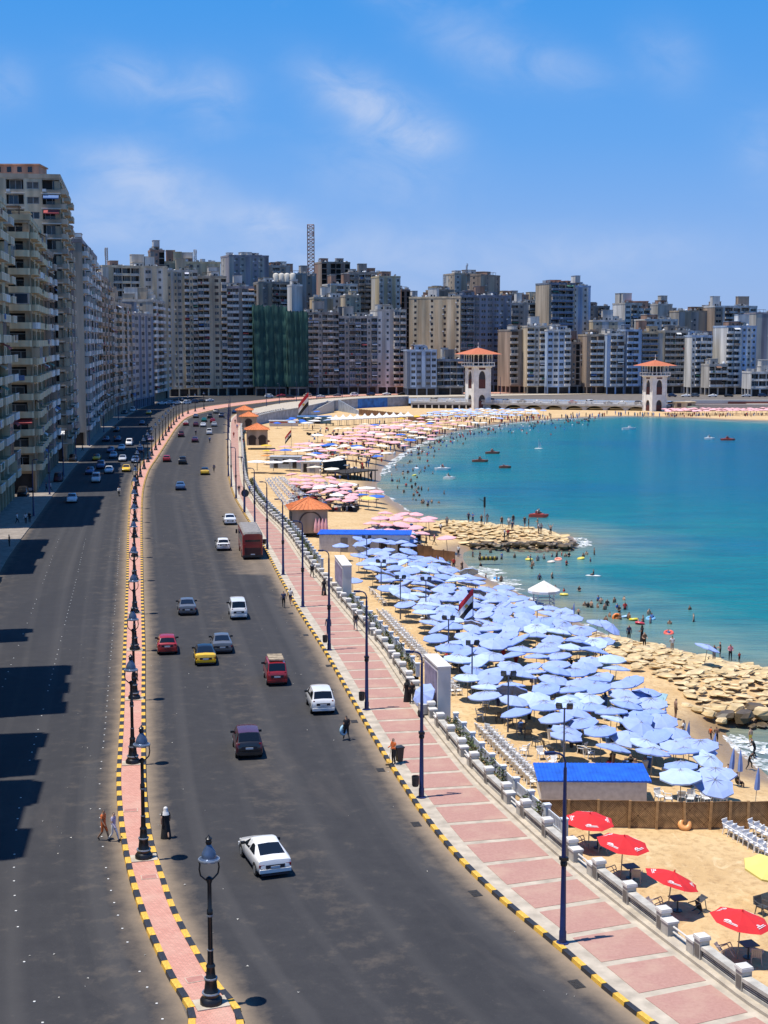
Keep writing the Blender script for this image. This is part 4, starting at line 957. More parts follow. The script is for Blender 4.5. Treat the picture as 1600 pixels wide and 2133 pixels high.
    for lab, xl, xr, D, yt, yb, wc in (('peach', 0, 92, 338, 344, 366, 'salmon'), ('orange edge', 1142, 1186, 800, 586, 594, 'salmon'), ('salmon', 1300, 1348, 828, 628, 642, 'salmon')):
        l_, mb, m, p = crown(lab, xl, xr, D, yt, yb, wc)
        near = min((o for o in bpy.data.objects if o.get('category') == 'building'), key=lambda o: 0 if {'peach': 'peach penthouse', 'orange edge': 'with an orange roof edge', 'salmon': 'block with a salmon penthouse'}[lab] in o['label'] else 1)
        o = ob('penthouse', mb.mesh('penthouse', [m, GLASSES[0]]), near); M = Matrix.Translation(near.location) @ Matrix.Rotation(near.rotation_euler.z, 4, 'Z')
        o.matrix_local = M.inverted() @ Matrix.Translation(p)
    # tanks in the white frame
    tanks = MB(); D = 766; z = zD(590, D)
    for k in range(4): tanks.lathe([(1.5, 0), (1.6, .4), (1.6, 4.4), (1.2, 5.0), (.4, 5.3)], 10, 0, (xD(576 + k * 11.5, D), D + 2, z + .1))
    host = [o for o in bpy.data.objects if o.get('label', '').startswith('block topped by four')][0]
    o = ob('roof_tanks', tanks.mesh('roof_tanks', [mat('tank_cream', (.62, .57, .47), .6, var=.1)], .6), host); o.matrix_local = (Matrix.Translation(host.location) @ Matrix.Rotation(host.rotation_euler.z, 4, 'Z')).inverted()
    # green netting over two half finished blocks
    def net_x(M, nt, b, src, tc):
        o_ = tc.outputs['Object']; n1 = noise(nt, o_, .35, 6, .65, .3, (1.6, 1.6, .12)); n2 = noise(nt, o_, .12, 4)
        c = mixc(nt, rng(nt, n1, .35, .7), (.008, .045, .042), (.05, .14, .105)); c = mixc(nt, rng(nt, n2, .5, .7, 0, .6), c, (.006, .03, .035)); nt.links.new(c, b.inputs['Base Color'])
    netm = mat('green_netting', (.03, .1, .08), .9, var=0, extra=net_x)
    for xl, xr, yt, lab in ((532, 597, 640, 'wider of the two blocks wrapped in dark green netting'), (602, 640, 652, 'narrower of the two blocks wrapped in dark green netting')):
        r, Wd, H, dep = building(lab, xl, 713, xr, 715, yt, 14, 'dddd' if xl < 550 else 'ddd', 'ss', 'dark', indiv=False, roof='none')
        mb = MB(); rg = random.Random(xl); nx, nz = 26, 30
        def sheet(L, org, ux, nrm):
            i0 = len(mb.v)
            for j in range(nz + 1):
                for i in range(nx + 1):
                    z = 4.5 + (H + .8 - 4.5) * j / nz + (rg.uniform(-.9, .9) if j == nz else 0)
                    d = .55 + .28 * math.sin(i * .9 + xl) + .22 * math.sin(i * 2.1 + j * .25) + .25 * abs(math.sin(j * math.pi / 5)) + rg.uniform(-.08, .08)
                    p = org + ux * (L * i / nx) + nrm * d; mb.v.append((p.x, p.y, z))
            for j in range(nz):
                for i in range(nx):
                    q = i0 + j * (nx + 1) + i; mb.f.append((q, q + 1, q + nx + 2, q + nx + 1)); mb.m.append(0)
        sheet(Wd + 1.2, Vector((-.6, 0, 0)), Vector((1, 0, 0)), Vector((0, -1, 0))); sheet(dep, Vector((0, dep, 0)), Vector((0, -1, 0)), Vector((-1, 0, 0)))
        ob('netting', mb.mesh('netting', [netm], 3.2), r)
    # lattice mast and rooftop aerials
    def mast(lab, px, D, yb, yt, w, n=12):
        x = xD(px, D); z0, z1 = zD(yb, D), zD(yt, D); h = z1 - z0; mb = MB(); r = .19 if w > 1 else .09
        c = [(-w, -w), (w, -w), (w, w), (-w, w)]; mm = 0
        for k in range(n):
            za, zb = h * k / n, h * (k + 1) / n; m = k % 2 if w > 1.2 else 0
            for i in range(4):
                a, b = c[i], c[(i + 1) % 4]; mb.cyl((*a, za), (*a, zb), r, n=4, m=m); mb.cyl((*a, za), (*b, zb), r * .6, n=4, m=m); mb.cyl((*b, za), (*a, zb), r * .6, n=4, m=m); mb.cyl((*a, zb), (*b, zb), r * .6, n=4, m=m)
        body = thing('lattice_mast', lab, 'mast', (x, D, z0)); ob('lattice', mb.mesh('lattice', [mat('mast_grey', (.30, .27, .26), .6, var=.1), mat('mast_red', (.28, .16, .13), .6, var=.1)]), body)
        rg = random.Random(px)
        for k in range(9 if w > 1 else 4):
            am = MB(); z = h * rg.uniform(.45, .99); a = rg.uniform(0, 6.3); am.box(-.2, -w - .35, 0, .2, -w - .1, rg.uniform(1.2, 2.6)); ob('antenna_panel', am.mesh('antenna_panel', [ACM]), body, (0, 0, z), a)
    mast('tall red and white lattice radio mast standing on the rooftops', 649, 800, 575, 468, 1.75, 14)
    mast('slim aerial on the rooftops left of the dark stair tower', 227, 690, 552, 516, .55, 8)
    mast('small aerial on the roof of the tan slab', 924, 834, 606, 572, .5, 8)
    mast('thin aerial on the beige rooftop tower', 971, 852, 574, 553, .4, 6)
    mast('cluster aerial on the cream penthouse block', 410, 732, 548, 520, .6, 6)
    # old grey towers far behind, seen between the roofs: one mass
town()
# ------------------------------------------------------------------ bridge, towers, sea walls, kiosks, huts
def bridge():
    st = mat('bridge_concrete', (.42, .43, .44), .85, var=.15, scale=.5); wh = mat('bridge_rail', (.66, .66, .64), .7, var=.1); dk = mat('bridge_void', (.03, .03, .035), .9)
    ax, ay, bx, by = 12.5, 668.0, 127.0, 639.0
    d = Vector((bx - ax, by - ay)); L = d.length; rz = math.atan2(d.y, d.x)
    root = thing('bridge', 'grey concrete bridge on arched piers crossing behind the beach', 'bridge', (ax, ay, 0), rz)
    def dz(s): return -.9 - .5 * (s / L)
    mb = MB(); n = 40
    for k in range(n):
        s0, s1 = L * k / n, L * (k + 1) / n; z0, z1 = dz(s0), dz(s1)
        for (y0, y1, t, b) in ((0, 13, 0, -.9), (-.5, 0, .25, -.7), (13, 13.5, .25, -.7)):
            v = [(s0, y0, z0 + b), (s1, y0, z1 + b), (s1, y1, z1 + b), (s0, y1, z0 + b), (s0, y0, z0 + t), (s1, y0, z1 + t), (s1, y1, z1 + t), (s0, y1, z0 + t)]
            i = len(mb.v); mb.v += v
            for f in ((4, 5, 6, 7), (3, 2, 1, 0), (0, 1, 5, 4), (2, 3, 7, 6)): mb.f.append(tuple(i + q for q in f)); mb.m.append(0)
    ob('deck', mb.mesh('deck', [st]), root)
    pm = MB(); pm.box(-.14, -.14, 0, .14, .14, 1.15); PM = pm.mesh('rail_post', [wh]); rm = MB(); rm.box(0, -.07, .9, 2.9, .07, 1.08); rm.box(0, -.05, .2, 2.9, .05, .32)
    for j in range(8): rm.box(.25 + j * .34, -.04, .32, .37 + j * .34, .04, .9)
    RM = rm.mesh('rail', [wh])
    for k in range(int(L / 2.9)):
        s = k * 2.9
        for y in (-.25, 13.25):
            if 9.5 < s + 1 < 9.5: continue
            ob('rail_post', PM, root, (s, y, dz(s) + .25)); ob('rail', RM, root, (s, y, dz(s) + .25), 0, None, (0, math.asin(.5 / L), 0))
    # arches: spandrel walls cut by round openings, piers between
    am = MB(); sp = 9.2; nb = int((L - 34) / sp)
    for k in range(nb):
        s0 = 34 + k * sp
        for y in (0.2, 12.8):
            m = 10; zt = dz(s0 + sp / 2) - .9
            for j in range(m):
                u0, u1 = -1 + 2 * j / m, -1 + 2 * (j + 1) / m; h0, h1 = [zt - 2.2 * (1 - math.sqrt(max(0, 1 - u * u))) ** 1.0 for u in (u0, u1)]
                x0, x1 = s0 + sp / 2 + u0 * (sp / 2 - .5), s0 + sp / 2 + u1 * (sp / 2 - .5)
                am.face([(x0, y, h0), (x1, y, h1), (x1, y, zt + .3), (x0, y, zt + .3)]); am.face([(x0, y, h0), (x0, y + (.5 if y < 6 else -.5), h0), (x1, y + (.5 if y < 6 else -.5), h1), (x1, y, h1)])
    ob('arches', am.mesh('arches', [st]), root)
    for k in range(nb + 1):
        s = 34 + k * sp; p = MB(); z = dz(s) - .9; p.box(-.5, 0.1, -7, .5, 2.2, z - 1.6); p.box(-.5, 10.8, -7, .5, 12.9, z - 1.6); p.box(-.9, 0.0, z - 1.9, .9, 13, z + .05); ob('pier', p.mesh('pier', [st]), root, (s, 0, 0))
    # gallery of dark bays under the near end of the deck
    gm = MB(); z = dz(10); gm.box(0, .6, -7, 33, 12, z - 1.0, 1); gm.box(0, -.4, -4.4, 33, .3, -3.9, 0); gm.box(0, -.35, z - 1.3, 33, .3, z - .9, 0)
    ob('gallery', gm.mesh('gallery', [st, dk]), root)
    g = MB(); g.box(-.25, -.35, -3.9, .25, .4, z - 1.3); G = g.mesh('gallery_post', [wh])
    for k in range(11): ob('gallery_post', G, root, (.4 + k * 3.2, 0, 0))
    return root, (ax, ay), rz, dz
BR = bridge()

def bridge_tower(label, px, D, ztop, zbot, wpx):
    S = wpx / FPX * D            # shaft width seen on the skew
    wh = mat('tower_white', (.78, .76, .71), .8, var=.1, scale=.5); dk = mat('tower_red_shutter', (.10, .03, .025), .7, var=.2); rf = mat('tower_roof_tile', (.52, .15, .065), .8, var=.15, scale=2); dn = mat('tower_inside', (.05, .05, .06), .9)
    x = xD(px, D); root = thing('bridge_tower', label, 'tower', (x, D, zbot), R(24)); H = ztop - zbot; h = H * .70; w = S * .5 / 1.22
    body = MB()
    def arch(y_sign_axis, z0, z1, aw, matid, deep=.5):
        pass
    # shaft: four faces, each with two arched recesses cut through a real wall thickness
    def face(rot):
        M = Matrix.Rotation(rot, 4, 'Z')
        def P(u, d, z): return tuple(M @ Vector((u, -w + d, z)))
        ops = [(0.06 * h, .36 * h, w * .42, .58), (.50 * h, .90 * h, w * .42, .62)]
        zc = 0.0
        for (z0, z1, aw, fr) in ops:
            body.face([P(-w, 0, zc), P(w, 0, zc), P(w, 0, z0), P(-w, 0, z0)]); zs = z0 + (z1 - z0) * fr
            body.face([P(-w, 0, z0), P(-aw, 0, z0), P(-aw, 0, z1), P(-w, 0, z1)]); body.face([P(aw, 0, z0), P(w, 0, z0), P(w, 0, z1), P(aw, 0, z1)])
            n = 8; pts = [(-aw, z0), (-aw, zs)] + [(-aw * math.cos(math.pi * j / n), zs + (z1 - zs) * math.sin(math.pi * j / n)) for j in range(1, n)] + [(aw, zs), (aw, z0)]
            for a, b in zip(pts[1:-1], pts[2:-1]): body.face([P(a[0], 0, a[1]), P(b[0], 0, b[1]), P(b[0], 0, z1 + .001), P(a[0], 0, z1 + .001)])
            for a, b in zip(pts, pts[1:]): body.face([P(a[0], 0, a[1]), P(a[0], .45, a[1]), P(b[0], .45, b[1]), P(b[0], 0, b[1])])
            body.face([P(q[0], .45, q[1]) for q in pts], 2)
            zc = z1
            sh = MB(); zz = z0 + (z1 - z0) * .52; v = [P(-aw, .25, z0), P(aw, .25, z0), P(aw, .25, zz), P(-aw, .25, zz)]; v2 = [P(-aw, .38, z0), P(aw, .38, z0), P(aw, .38, zz), P(-aw, .38, zz)]
            sh.face(v); sh.face([v[3], v[2], v2[2], v2[3]]); sh.face([v[1], v2[1], v2[2], v[2]]); ob('shutter', sh.mesh('shutter', [dk]), root)
        body.face([P(-w, 0, zc), P(w, 0, zc), P(w, 0, h), P(-w, 0, h)])
        bz_ = MB(); bz_.face([P(-w * .4, -.02, h * .925), P(w * .4, -.02, h * .925), P(w * .4, -.02, h * .985), P(-w * .4, -.02, h * .985)]); bz_.face([P(-w * .4, -.02, h * .985), P(w * .4, -.02, h * .985), P(w * .4, .02, h * .985), P(-w * .4, .02, h * .985)]); ob('dark_panel', bz_.mesh('dark_panel', [dk]), root)
    for k in range(4): face(k * math.pi / 2)
    for sx in (-1, 1):
        for sy in (-1, 1): body.box(sx * w - .22, sy * w - .22, 0, sx * w + .22, sy * w + .22, h)
    ob('shaft', body.mesh('shaft', [wh, dk, dn]), root)
    W2 = w * 1.36; b = MB(); b.box(-W2, -W2, h, W2, W2, h + .35); b.box(-w * 1.15, -w * 1.15, h - .5, w * 1.15, w * 1.15, h)
    ob('balcony_slab', b.mesh('balcony_slab', [wh]), root)
    hb = H * .055; rl = MB()
    for r in range(4):
        M = Matrix.Rotation(r * math.pi / 2, 4, 'Z')
        rl.box(-W2, -W2, h + .35 + hb * .8, W2, -W2 + .18, h + .35 + hb, 0, M); rl.box(-W2, -W2, h + .35, W2, -W2 + .16, h + .45, 0, M)
        for j in range(5): u = -W2 + .1 + j * (2 * W2 - .5) / 4; rl.box(u, -W2 + .01, h + .35, u + .3, -W2 + .15, h + .35 + hb * .8, 0, M)
    ob('balcony_rail', rl.mesh('balcony_rail', [wh]), root)
    h2 = H * .895; core = MB(); core.box(-w * .62, -w * .62, h + .35, w * .62, w * .62, h2); ob('lantern_core', core.mesh('lantern_core', [dn]), root)
    cm = MB(); cm.cyl((0, 0, 0), (0, 0, h2 - h - .35), .17, n=8); cm.box(-.26, -.26, 0, .26, .26, .3); cm.box(-.26, -.26, h2 - h - .75, .26, .26, h2 - h - .36); CMm = cm.mesh('column', [wh])
    for r in range(4):
        for j in range(4): 
            u = -w * 1.12 + j * (2 * w * 1.12) / 4; p = Matrix.Rotation(r * math.pi / 2, 4, 'Z') @ Vector((u, -w * 1.12, h + .35)); ob('column', CMm, root, p, r * math.pi / 2)
    ar = MB()
    for r in range(4):
        M = Matrix.Rotation(r * math.pi / 2, 4, 'Z'); seg = 2 * w * 1.12 / 4
        for j in range(4):
            u0 = -w * 1.12 + j * seg
            for q in range(6):
                a0, a1 = math.pi * q / 6, math.pi * (q + 1) / 6; x0, x1 = u0 + seg / 2 - seg / 2 * math.cos(a0), u0 + seg / 2 - seg / 2 * math.cos(a1); z0, z1 = h2 - 1.0 + .8 * math.sin(a0), h2 - 1.0 + .8 * math.sin(a1)
                ar.face([tuple(M @ Vector(p)) for p in ((x0, -w * 1.14, z0), (x1, -w * 1.14, z1), (x1, -w * 1.14, h2), (x0, -w * 1.14, h2))])
    ob('arcade', ar.mesh('arcade', [wh]), root)
    W3 = w * 1.95; r_ = MB(); c = [(-W3, -W3), (W3, -W3), (W3, W3), (-W3, W3)]
    for i in range(4):
        a, q = c[i], c[(i + 1) % 4]; r_.face([(*a, h2), (*q, h2), (0, 0, H)], 0)
        r_.face([(*q, h2 - .02), (*a, h2 - .02), (a[0] * .55, a[1] * .55, h2 - .02), (q[0] * .55, q[1] * .55, h2 - .02)], 1); r_.face([(*a, h2 - .02), (*q, h2 - .02), (*q, h2), (*a, h2)], 1)
        for t in range(1, 6):
            f = t / 6; zz = h2 + (H - h2) * f + .05; g = 1 - f
            r_.face([(a[0] * g, a[1] * g, zz - .02), (q[0] * g, q[1] * g, zz - .02), (q[0] * (g - .012), q[1] * (g - .012), zz + .03), (a[0] * (g - .012), a[1] * (g - .012), zz + .03)], 0)
    ob('roof', r_.mesh('roof', [rf, wh]), root)
    s = MB(); s.lathe([(.22, 0), (.3, .25), (.12, .5), (.06, 1.4), (.14, 1.6), (.02, 2.7)], 8); ob('spire', s.mesh('spire', [wh]), root, (0, 0, H - .1))
bridge_tower('nearer white bridge tower with an orange pyramid roof and arched openings', 996, 663.0, zD(724, 663), -4.6, 46)
bridge_tower('farther white bridge tower with an orange pyramid roof, right of the first', 1365, 640.0, zD(750, 640), -4.8, 41)

def seawall():
    gw = mat('seawall_grey', (.30, .34, .40), .85, var=.2, scale=.5); bw = mat('seawall_blue', (.03, .16, .50), .8, var=.3, scale=.4); cp = mat('seawall_cap', (.50, .50, .47), .85, var=.12)
    sel = [p for p in PE if p[1] > 488]; P = np.array(sel); root = thing('sea_wall', 'long blue grey retaining wall curving behind the far beach, partly painted blue', 'wall')
    P2 = offset(P, .12); xb0, xb1 = xD(745, 670), xD(806, 686); mb = MB(); bl = MB()
    for a, b in zip(P2, P2[1:]):
        t = bl if xb0 < a[0] < xb1 else mb
        t.face([(a[0], a[1], -4.4), (b[0], b[1], -4.4), (b[0], b[1], .62), (a[0], a[1], .62)])
    ob('wall_face', mb.mesh('wall_face', [gw]), root); ob('painted_face', bl.mesh('painted_face', [bw]), root)['label'] = 'stretch of sea wall painted bright blue'
    mb = MB(); ribbon(mb, offset(P, .35), offset(P, -.15), .78); ribbon(mb, offset(P, .35), offset(P, .35), 0, za=.5, zb=.78); ribbon(mb, offset(P, -.15), offset(P, -.15), 0, za=.78, zb=.15); ob('coping', mb.mesh('coping', [cp]), root)
    # staircase down to the beach
    sm = mat('stair_brown', (.30, .20, .13), .9, var=.2); root = thing('beach_staircase', 'brown staircase running down from the sea wall beside the far flag', 'staircase')
    a = atD(684, 832, 630); b = atD(634, 866, 596); a.z, b.z = .3, -3.2; d = b - a; n = 22; wv = Vector((d.y, -d.x, 0)).normalized() * -2.4
    mb = MB()
    for k in range(n):
        p = a + d * (k / n); q = a + d * ((k + 1) / n); z = p.z
        mb.face([(p.x, p.y, z), (q.x, q.y, z), (q.x + wv.x, q.y + wv.y, z), (p.x + wv.x, p.y + wv.y, z)]); mb.face([(q.x, q.y, z), (q.x, q.y, z + d.z / n), (q.x + wv.x, q.y + wv.y, z + d.z / n), (q.x + wv.x, q.y + wv.y, z)])
    ob('steps', mb.mesh('steps', [sm]), root)
    for nm, w_ in (('stringer', 0.0), ('stringer', 1.0)):
        mb = MB(); o = wv * w_; e = wv.normalized() * .25 * (1 if w_ else -1); pts = [a + o, b + o]
        q = [(pts[0] + Vector((0, 0, 1.0))), (pts[1] + Vector((0, 0, 1.0))), (pts[1] - Vector((0, 0, 2.2))), (pts[0] - Vector((0, 0, 4.5)))]
        mb.face(q); mb.face([p + e for p in q][::-1]); mb.face([q[0], q[0] + e, q[1] + e, q[1]]); ob(nm, mb.mesh(nm, [cp]), root)
    # dark triangular shelter under the second ramp
    a2 = atD(705, 838, 640); b2 = atD(748, 868, 610); a2.z, b2.z = .2, -3.4; root = thing('ramp_shelter', 'grey sloping ramp wall with a dark opening beside the brown staircase', 'ramp'); mb = MB()
    a2.y -= 1; v = [(a2.x, a2.y, a2.z + 1), (b2.x, b2.y, b2.z + .8), (b2.x, b2.y, -4.4), (a2.x, a2.y, -4.4)]; w2 = (0, 3.0, 0)
    mb.face(v[::-1], 0); mb.face([v[0], v[1], tuple(Vector(v[1]) + Vector(w2)), tuple(Vector(v[0]) + Vector(w2))], 0); mb.face([v[0], v[3], tuple(Vector(v[3]) + Vector(w2)), tuple(Vector(v[0]) + Vector(w2))], 0)
    ob('ramp_wall', mb.mesh('ramp_wall', [gw]), root); mb = MB(); mb.box(a2.x + .6, a2.y - .1, -4.3, a2.x + 2.4, a2.y - .02, -1.6); ob('opening', mb.mesh('opening', [mat('void', (.02, .02, .02), .9)]), root)
    # far embankment to the right of the bridge
    em = thing('embankment', 'low grey embankment with a pale terrace above the far pink umbrellas', 'embankment', (128, 640, 0)); mb = MB(); mb.box(0, 0, -5, 160, 2, -1.0, 0); mb.box(10, 8, -1.0, 160, 10, .6, 1); mb.box(0, 2, -5, 160, 30, -1.05, 2); ob('wall_face', mb.mesh('wall_face', [mat('emb_grey', (.34, .33, .33), .9, var=.2), cp, mat('emb_brown', (.17, .095, .065), .9, var=.3)]), em)
    mb = MB(); mb.box(0, 0, 0, 160, .4, .9); ob('terrace_band', mb.mesh('terrace_band', [mat('emb_red', (.17, .055, .045), .85, var=.3)]), em, (26, 6, -.9)); mb = MB(); mb.box(0, 0, 0, 160, 5, .3); ob('terrace_roof', mb.mesh('terrace_roof', [mat('emb_pale', (.58, .5, .4), .9, var=.15)]), em, (34, 2.2, -1.2))
    h = thing('beach_pavilion', 'low cream pavilion with a grey green curved front by the second bridge tower', 'pavilion', (xD(1408, 633), 633, -4.0)); mb = MB(); mb.box(0, 0, 0, 9, 6, 4.2); mb.box(-.4, -.4, 4.2, 9.4, 6.4, 4.5); ob('wall', mb.mesh('wall', [wallm('cream', WC['cream'])]), h)
    for k in range(2):
        mb = MB(); mb.box(0, -.06, 0, 1.8, -.01, 1.6); ob('window', mb.mesh('window', [GLASSES[0]]), h, (1 + k * 4.5, 0, 2.2))
    mb = MB(); mb.lathe([(2.6, 0), (2.7, 1.8), (2.4, 2.4), (.1, 2.7)], 14); ob('curved_front', mb.mesh('curved_front', [mat('pavilion_green', (.16, .18, .14), .9, var=.2)]), h, (7.5, -1, 0))
seawall()

ROOF = mat('kiosk_roof_tile', (.62, .19, .065), .85, var=.16, scale=3, bump=.3, bscale=12)
def kiosk(label, px, py, D, w, h, rz, arches, zb):
    wm = wallm('kiosk', (.44, .345, .26)); tm = mat('kiosk_arch_trim', (.10, .075, .06), .8, var=.2); x = xD(px, D)
    root = thing('kiosk', label, 'kiosk', (x, D, zb), rz); mb = MB(); hw = w / 2
    mb.box(-hw, -hw, 0, hw, hw, h); mb.box(-hw - .12, -hw - .12, h - .35, hw + .12, hw + .12, h, 0); ob('wall', mb.mesh('wall', [wm]), root)
    e = hw + .55; rb = MB(); c = [(-e, -e), (e, -e), (e, e), (-e, e)]; top = h + w * .29
    for i in range(4):
        a, b = c[i], c[(i + 1) % 4]; rb.face([(*a, h), (*b, h), (0, 0, top)])
        n = 9
        for k in range(1, n): 
            f = k / n; p = (a[0] * (1 - f) + b[0] * f, a[1] * (1 - f) + b[1] * f); g = 1 - min(f, 1 - f) * 2
            q = (p[0] * g, p[1] * g); zq = h + (top - h) * (1 - g); rb.cyl((p[0], p[1], h + .03), (q[0], q[1], zq + .03), .05, n=4)
        rb.cyl((*a, h), (0, 0, top), .09, n=5)
    rb.face([(*p, h - .01) for p in c][::-1]); ob('roof', rb.mesh('roof', [ROOF]), root)
    for (cx, r, side) in arches:
        n = 12; ab = MB(); ring = [(cx - r * math.cos(math.pi * k / n), .9 + h * .18 + r * math.sin(math.pi * k / n)) for k in range(n + 1)]; ro = [(cx - (r + .22) * math.cos(math.pi * k / n), .9 + h * .18 + (r + .22) * math.sin(math.pi * k / n)) for k in range(n + 1)]
        y = -hw - .06
        for k in range(n): ab.face([(ro[k][0], y, ro[k][1]), (ring[k][0], y, ring[k][1]), (ring[k + 1][0], y, ring[k + 1][1]), (ro[k + 1][0], y, ro[k + 1][1])][::-1]); ab.face([(ro[k][0], y, ro[k][1]), (ro[k + 1][0], y, ro[k + 1][1]), (ro[k + 1][0], y + .06, ro[k + 1][1]), (ro[k][0], y + .06, ro[k][1])])
        ob('arch_trim', ab.mesh('arch_trim', [tm]), root); 
        if side: ib = MB(); ib.face([(p[0], y + .03, p[1]) for p in ([(cx - r, .1)] + ring + [(cx + r, .1)])][::-1]); ob('doorway', ib.mesh('doorway', [mat('kiosk_door', (.05, .035, .03), .8)]), root)
    return root
kiosk('large beige kiosk with an orange tiled pyramid roof beside the promenade', 640, 1090, 216, 5.3, 3.6, R(9), [(0.1, 1.55, 0)], -1.55)
kiosk('beige kiosk with two dark arches and an orange pyramid roof further along', 534, 925, 388, 5.6, 4.2, R(6), [(-1.35, .95, 1), (1.35, .95, 1)], -.8)
kiosk('second to farthest orange roofed kiosk at the end of the straight promenade', 517, 893, 455, 5.0, 3.3, R(4), [(0, 1.0, 1)], .1)
kiosk('farthest orange roofed kiosk peeping over the one in front', 508, 884, 478, 5.0, 4.2, R(4), [(0, 1.0, 1)], .1)

def hut(label, pts, h, rz, roofm, wallmat, doors, over=.25, z=None, drop=.0, name='beach_hut'):
    px, D, w, d = pts; x = xD(px, D); z = bz(x, D) if z is None else z; root = thing(name, label, 'hut', (x, D, z), rz)
    mb = MB(); mb.box(0, 0, -.5, w, d, h); ob('wall', mb.mesh('wall', [wallmat]), root)
    rb = MB(); n = int(w / .22)
    v0 = [(-over, -over, h + .02), (w + over, -over, h + .02), (w + over, d + over, h + .02 + drop), (-over, d + over, h + .02 + drop)]
    rb.face([(p[0], p[1], p[2] + .1) for p in v0]); [rb.face([v0[i], v0[(i + 1) % 4], (v0[(i + 1) % 4][0], v0[(i + 1) % 4][1], v0[(i + 1) % 4][2] + .1), (v0[i][0], v0[i][1], v0[i][2] + .1)]) for i in range(4)]; rb.face(v0[::-1])
    for k in range(n):
        u = -over + (w + 2 * over) * (k + .5) / n; rb.face([(u - .04, -over, h + .125), (u, -over, h + .155), (u, d + over, h + .155 + drop), (u - .04, d + over, h + .125 + drop)]); rb.face([(u, -over, h + .155), (u + .04, -over, h + .125), (u + .04, d + over, h + .125 + drop), (u, d + over, h + .155 + drop)])
    ob('roof', rb.mesh('roof', [roofm]), root)
    for (x0, dw, dh, z0, m) in doors:
        b = MB(); b.box(x0, -.05, z0, x0 + dw, -.004, z0 + dh); ob('door' if z0 < .3 else 'window', b.mesh('door', [m]), root)
    return root
BLUER = mat('blue_sheet_roof', (.012, .11, .58), .55, var=.18, scale=1.2); HW = mat('hut_white', (.60, .58, .57), .8, var=.1); DOORD = mat('hut_door_dark', (.03, .026, .024), .8)
hut('white hut with a ribbed bright blue sheet roof behind the lattice fence', (1139, 88.8, 6.7, 3.0), 1.58, R(-1), BLUER, HW, [], drop=.12, z=-2.35)
hut('long white beach hut with dark doorways and a blue roof edge', (663, 199.5, 12.6, 4.5), 2.6, R(-3), BLUER, HW, [(3.0, 1.0, 2.1, .1, mat('grey_door', (.22, .21, .21), .7)), (6.1, 1.0, 2.1, .1, DOORD), (8.4, 1.1, 2.1, .1, DOORD), (11, 1.0, 1.8, .1, DOORD)], z=-2.5)
hut('pale blue beach cabin with two dark doors under the white square parasols', (560, 330.0, 7.0, 3.5), 2.6, R(-4), mat('hut_roof_pale', (.5, .5, .5), .8, var=.15), mat('hut_blue', (.42, .50, .56), .8, var=.12), [(1, .9, 2, .1, DOORD), (3.0, 1.4, 1.2, 1, GLASSES[1]), (5.3, .9, 2, .1, DOORD)])
hut('white beach cabin with a dark door and grey shutter', (625, 322.0, 4.3, 3.0), 2.3, R(-4), mat('hut_roof_pale', (.5, .5, .5), .8), HW, [(.6, .8, 1.9, .1, DOORD), (2.0, 1.2, 1.8, .1, mat('shutter_grey', (.25, .27, .32), .6))])
hut('blue fronted stall with white edging under the far sea wall', (620, 520.0, 12.0, 4.0), 2.6, R(4), mat('hut_roof_blue2', (.10, .25, .55), .7, var=.15), mat('stall_teal', (.10, .22, .30), .8, var=.15), [(1, 2, 1.9, .1, DOORD), (5, 3, 1.9, .1, DOORD)])
hut('long low white stall with a red stripe at the foot of the sea wall', (560, 500.0, 10.0, 3.0), 1.9, R(3), mat('stall_white_roof', (.62, .63, .66), .7), HW, [(0.2, 9.5, .35, 1.2, mat('stall_red', (.4, .05, .04), .7))])

def gateway(label, px, py0, pyt, px1, py1, wid):
    """tall white wall slab set in line with the balustrade"""
    a = at(px, py0, .15); b = at(px1, py1, .15); d = b - a; L = d.length; rz = math.atan2(d.y, d.x); zt = CAM_H + (ray(px, pyt) * (a.y / ray(px, pyt).y)).z; h = zt - .15
    root = thing('gateway_wall', label, 'gateway wall', (a.x, a.y, .15), rz); wh = mat('gateway_white', (.66, .63, .58), .8, var=.1, scale=.6); lil = mat('gateway_panel', (.27, .235, .34), .8, var=.25, scale=1.5)
    mb = MB(); mb.box(0, -wid, -1.2, L, 0, h); mb.box(-.06, -wid - .06, h, L + .06, .06, h + .12); ob('wall', mb.mesh('wall', [wh]), root)
    p = MB(); p.box(.25, .004, 1.0, L - .3, .05, h - .3); ob('sign_panel', p.mesh('sign_panel', [lil]), root)
gateway('nearer tall white gateway wall with a purple sign panel in the balustrade line', 912, 1492, 1392, 884, 1462, .95)
gateway('farther tall white gateway wall with a purple sign panel beyond the planted strip', 714, 1246, 1180, 698, 1222, .95)

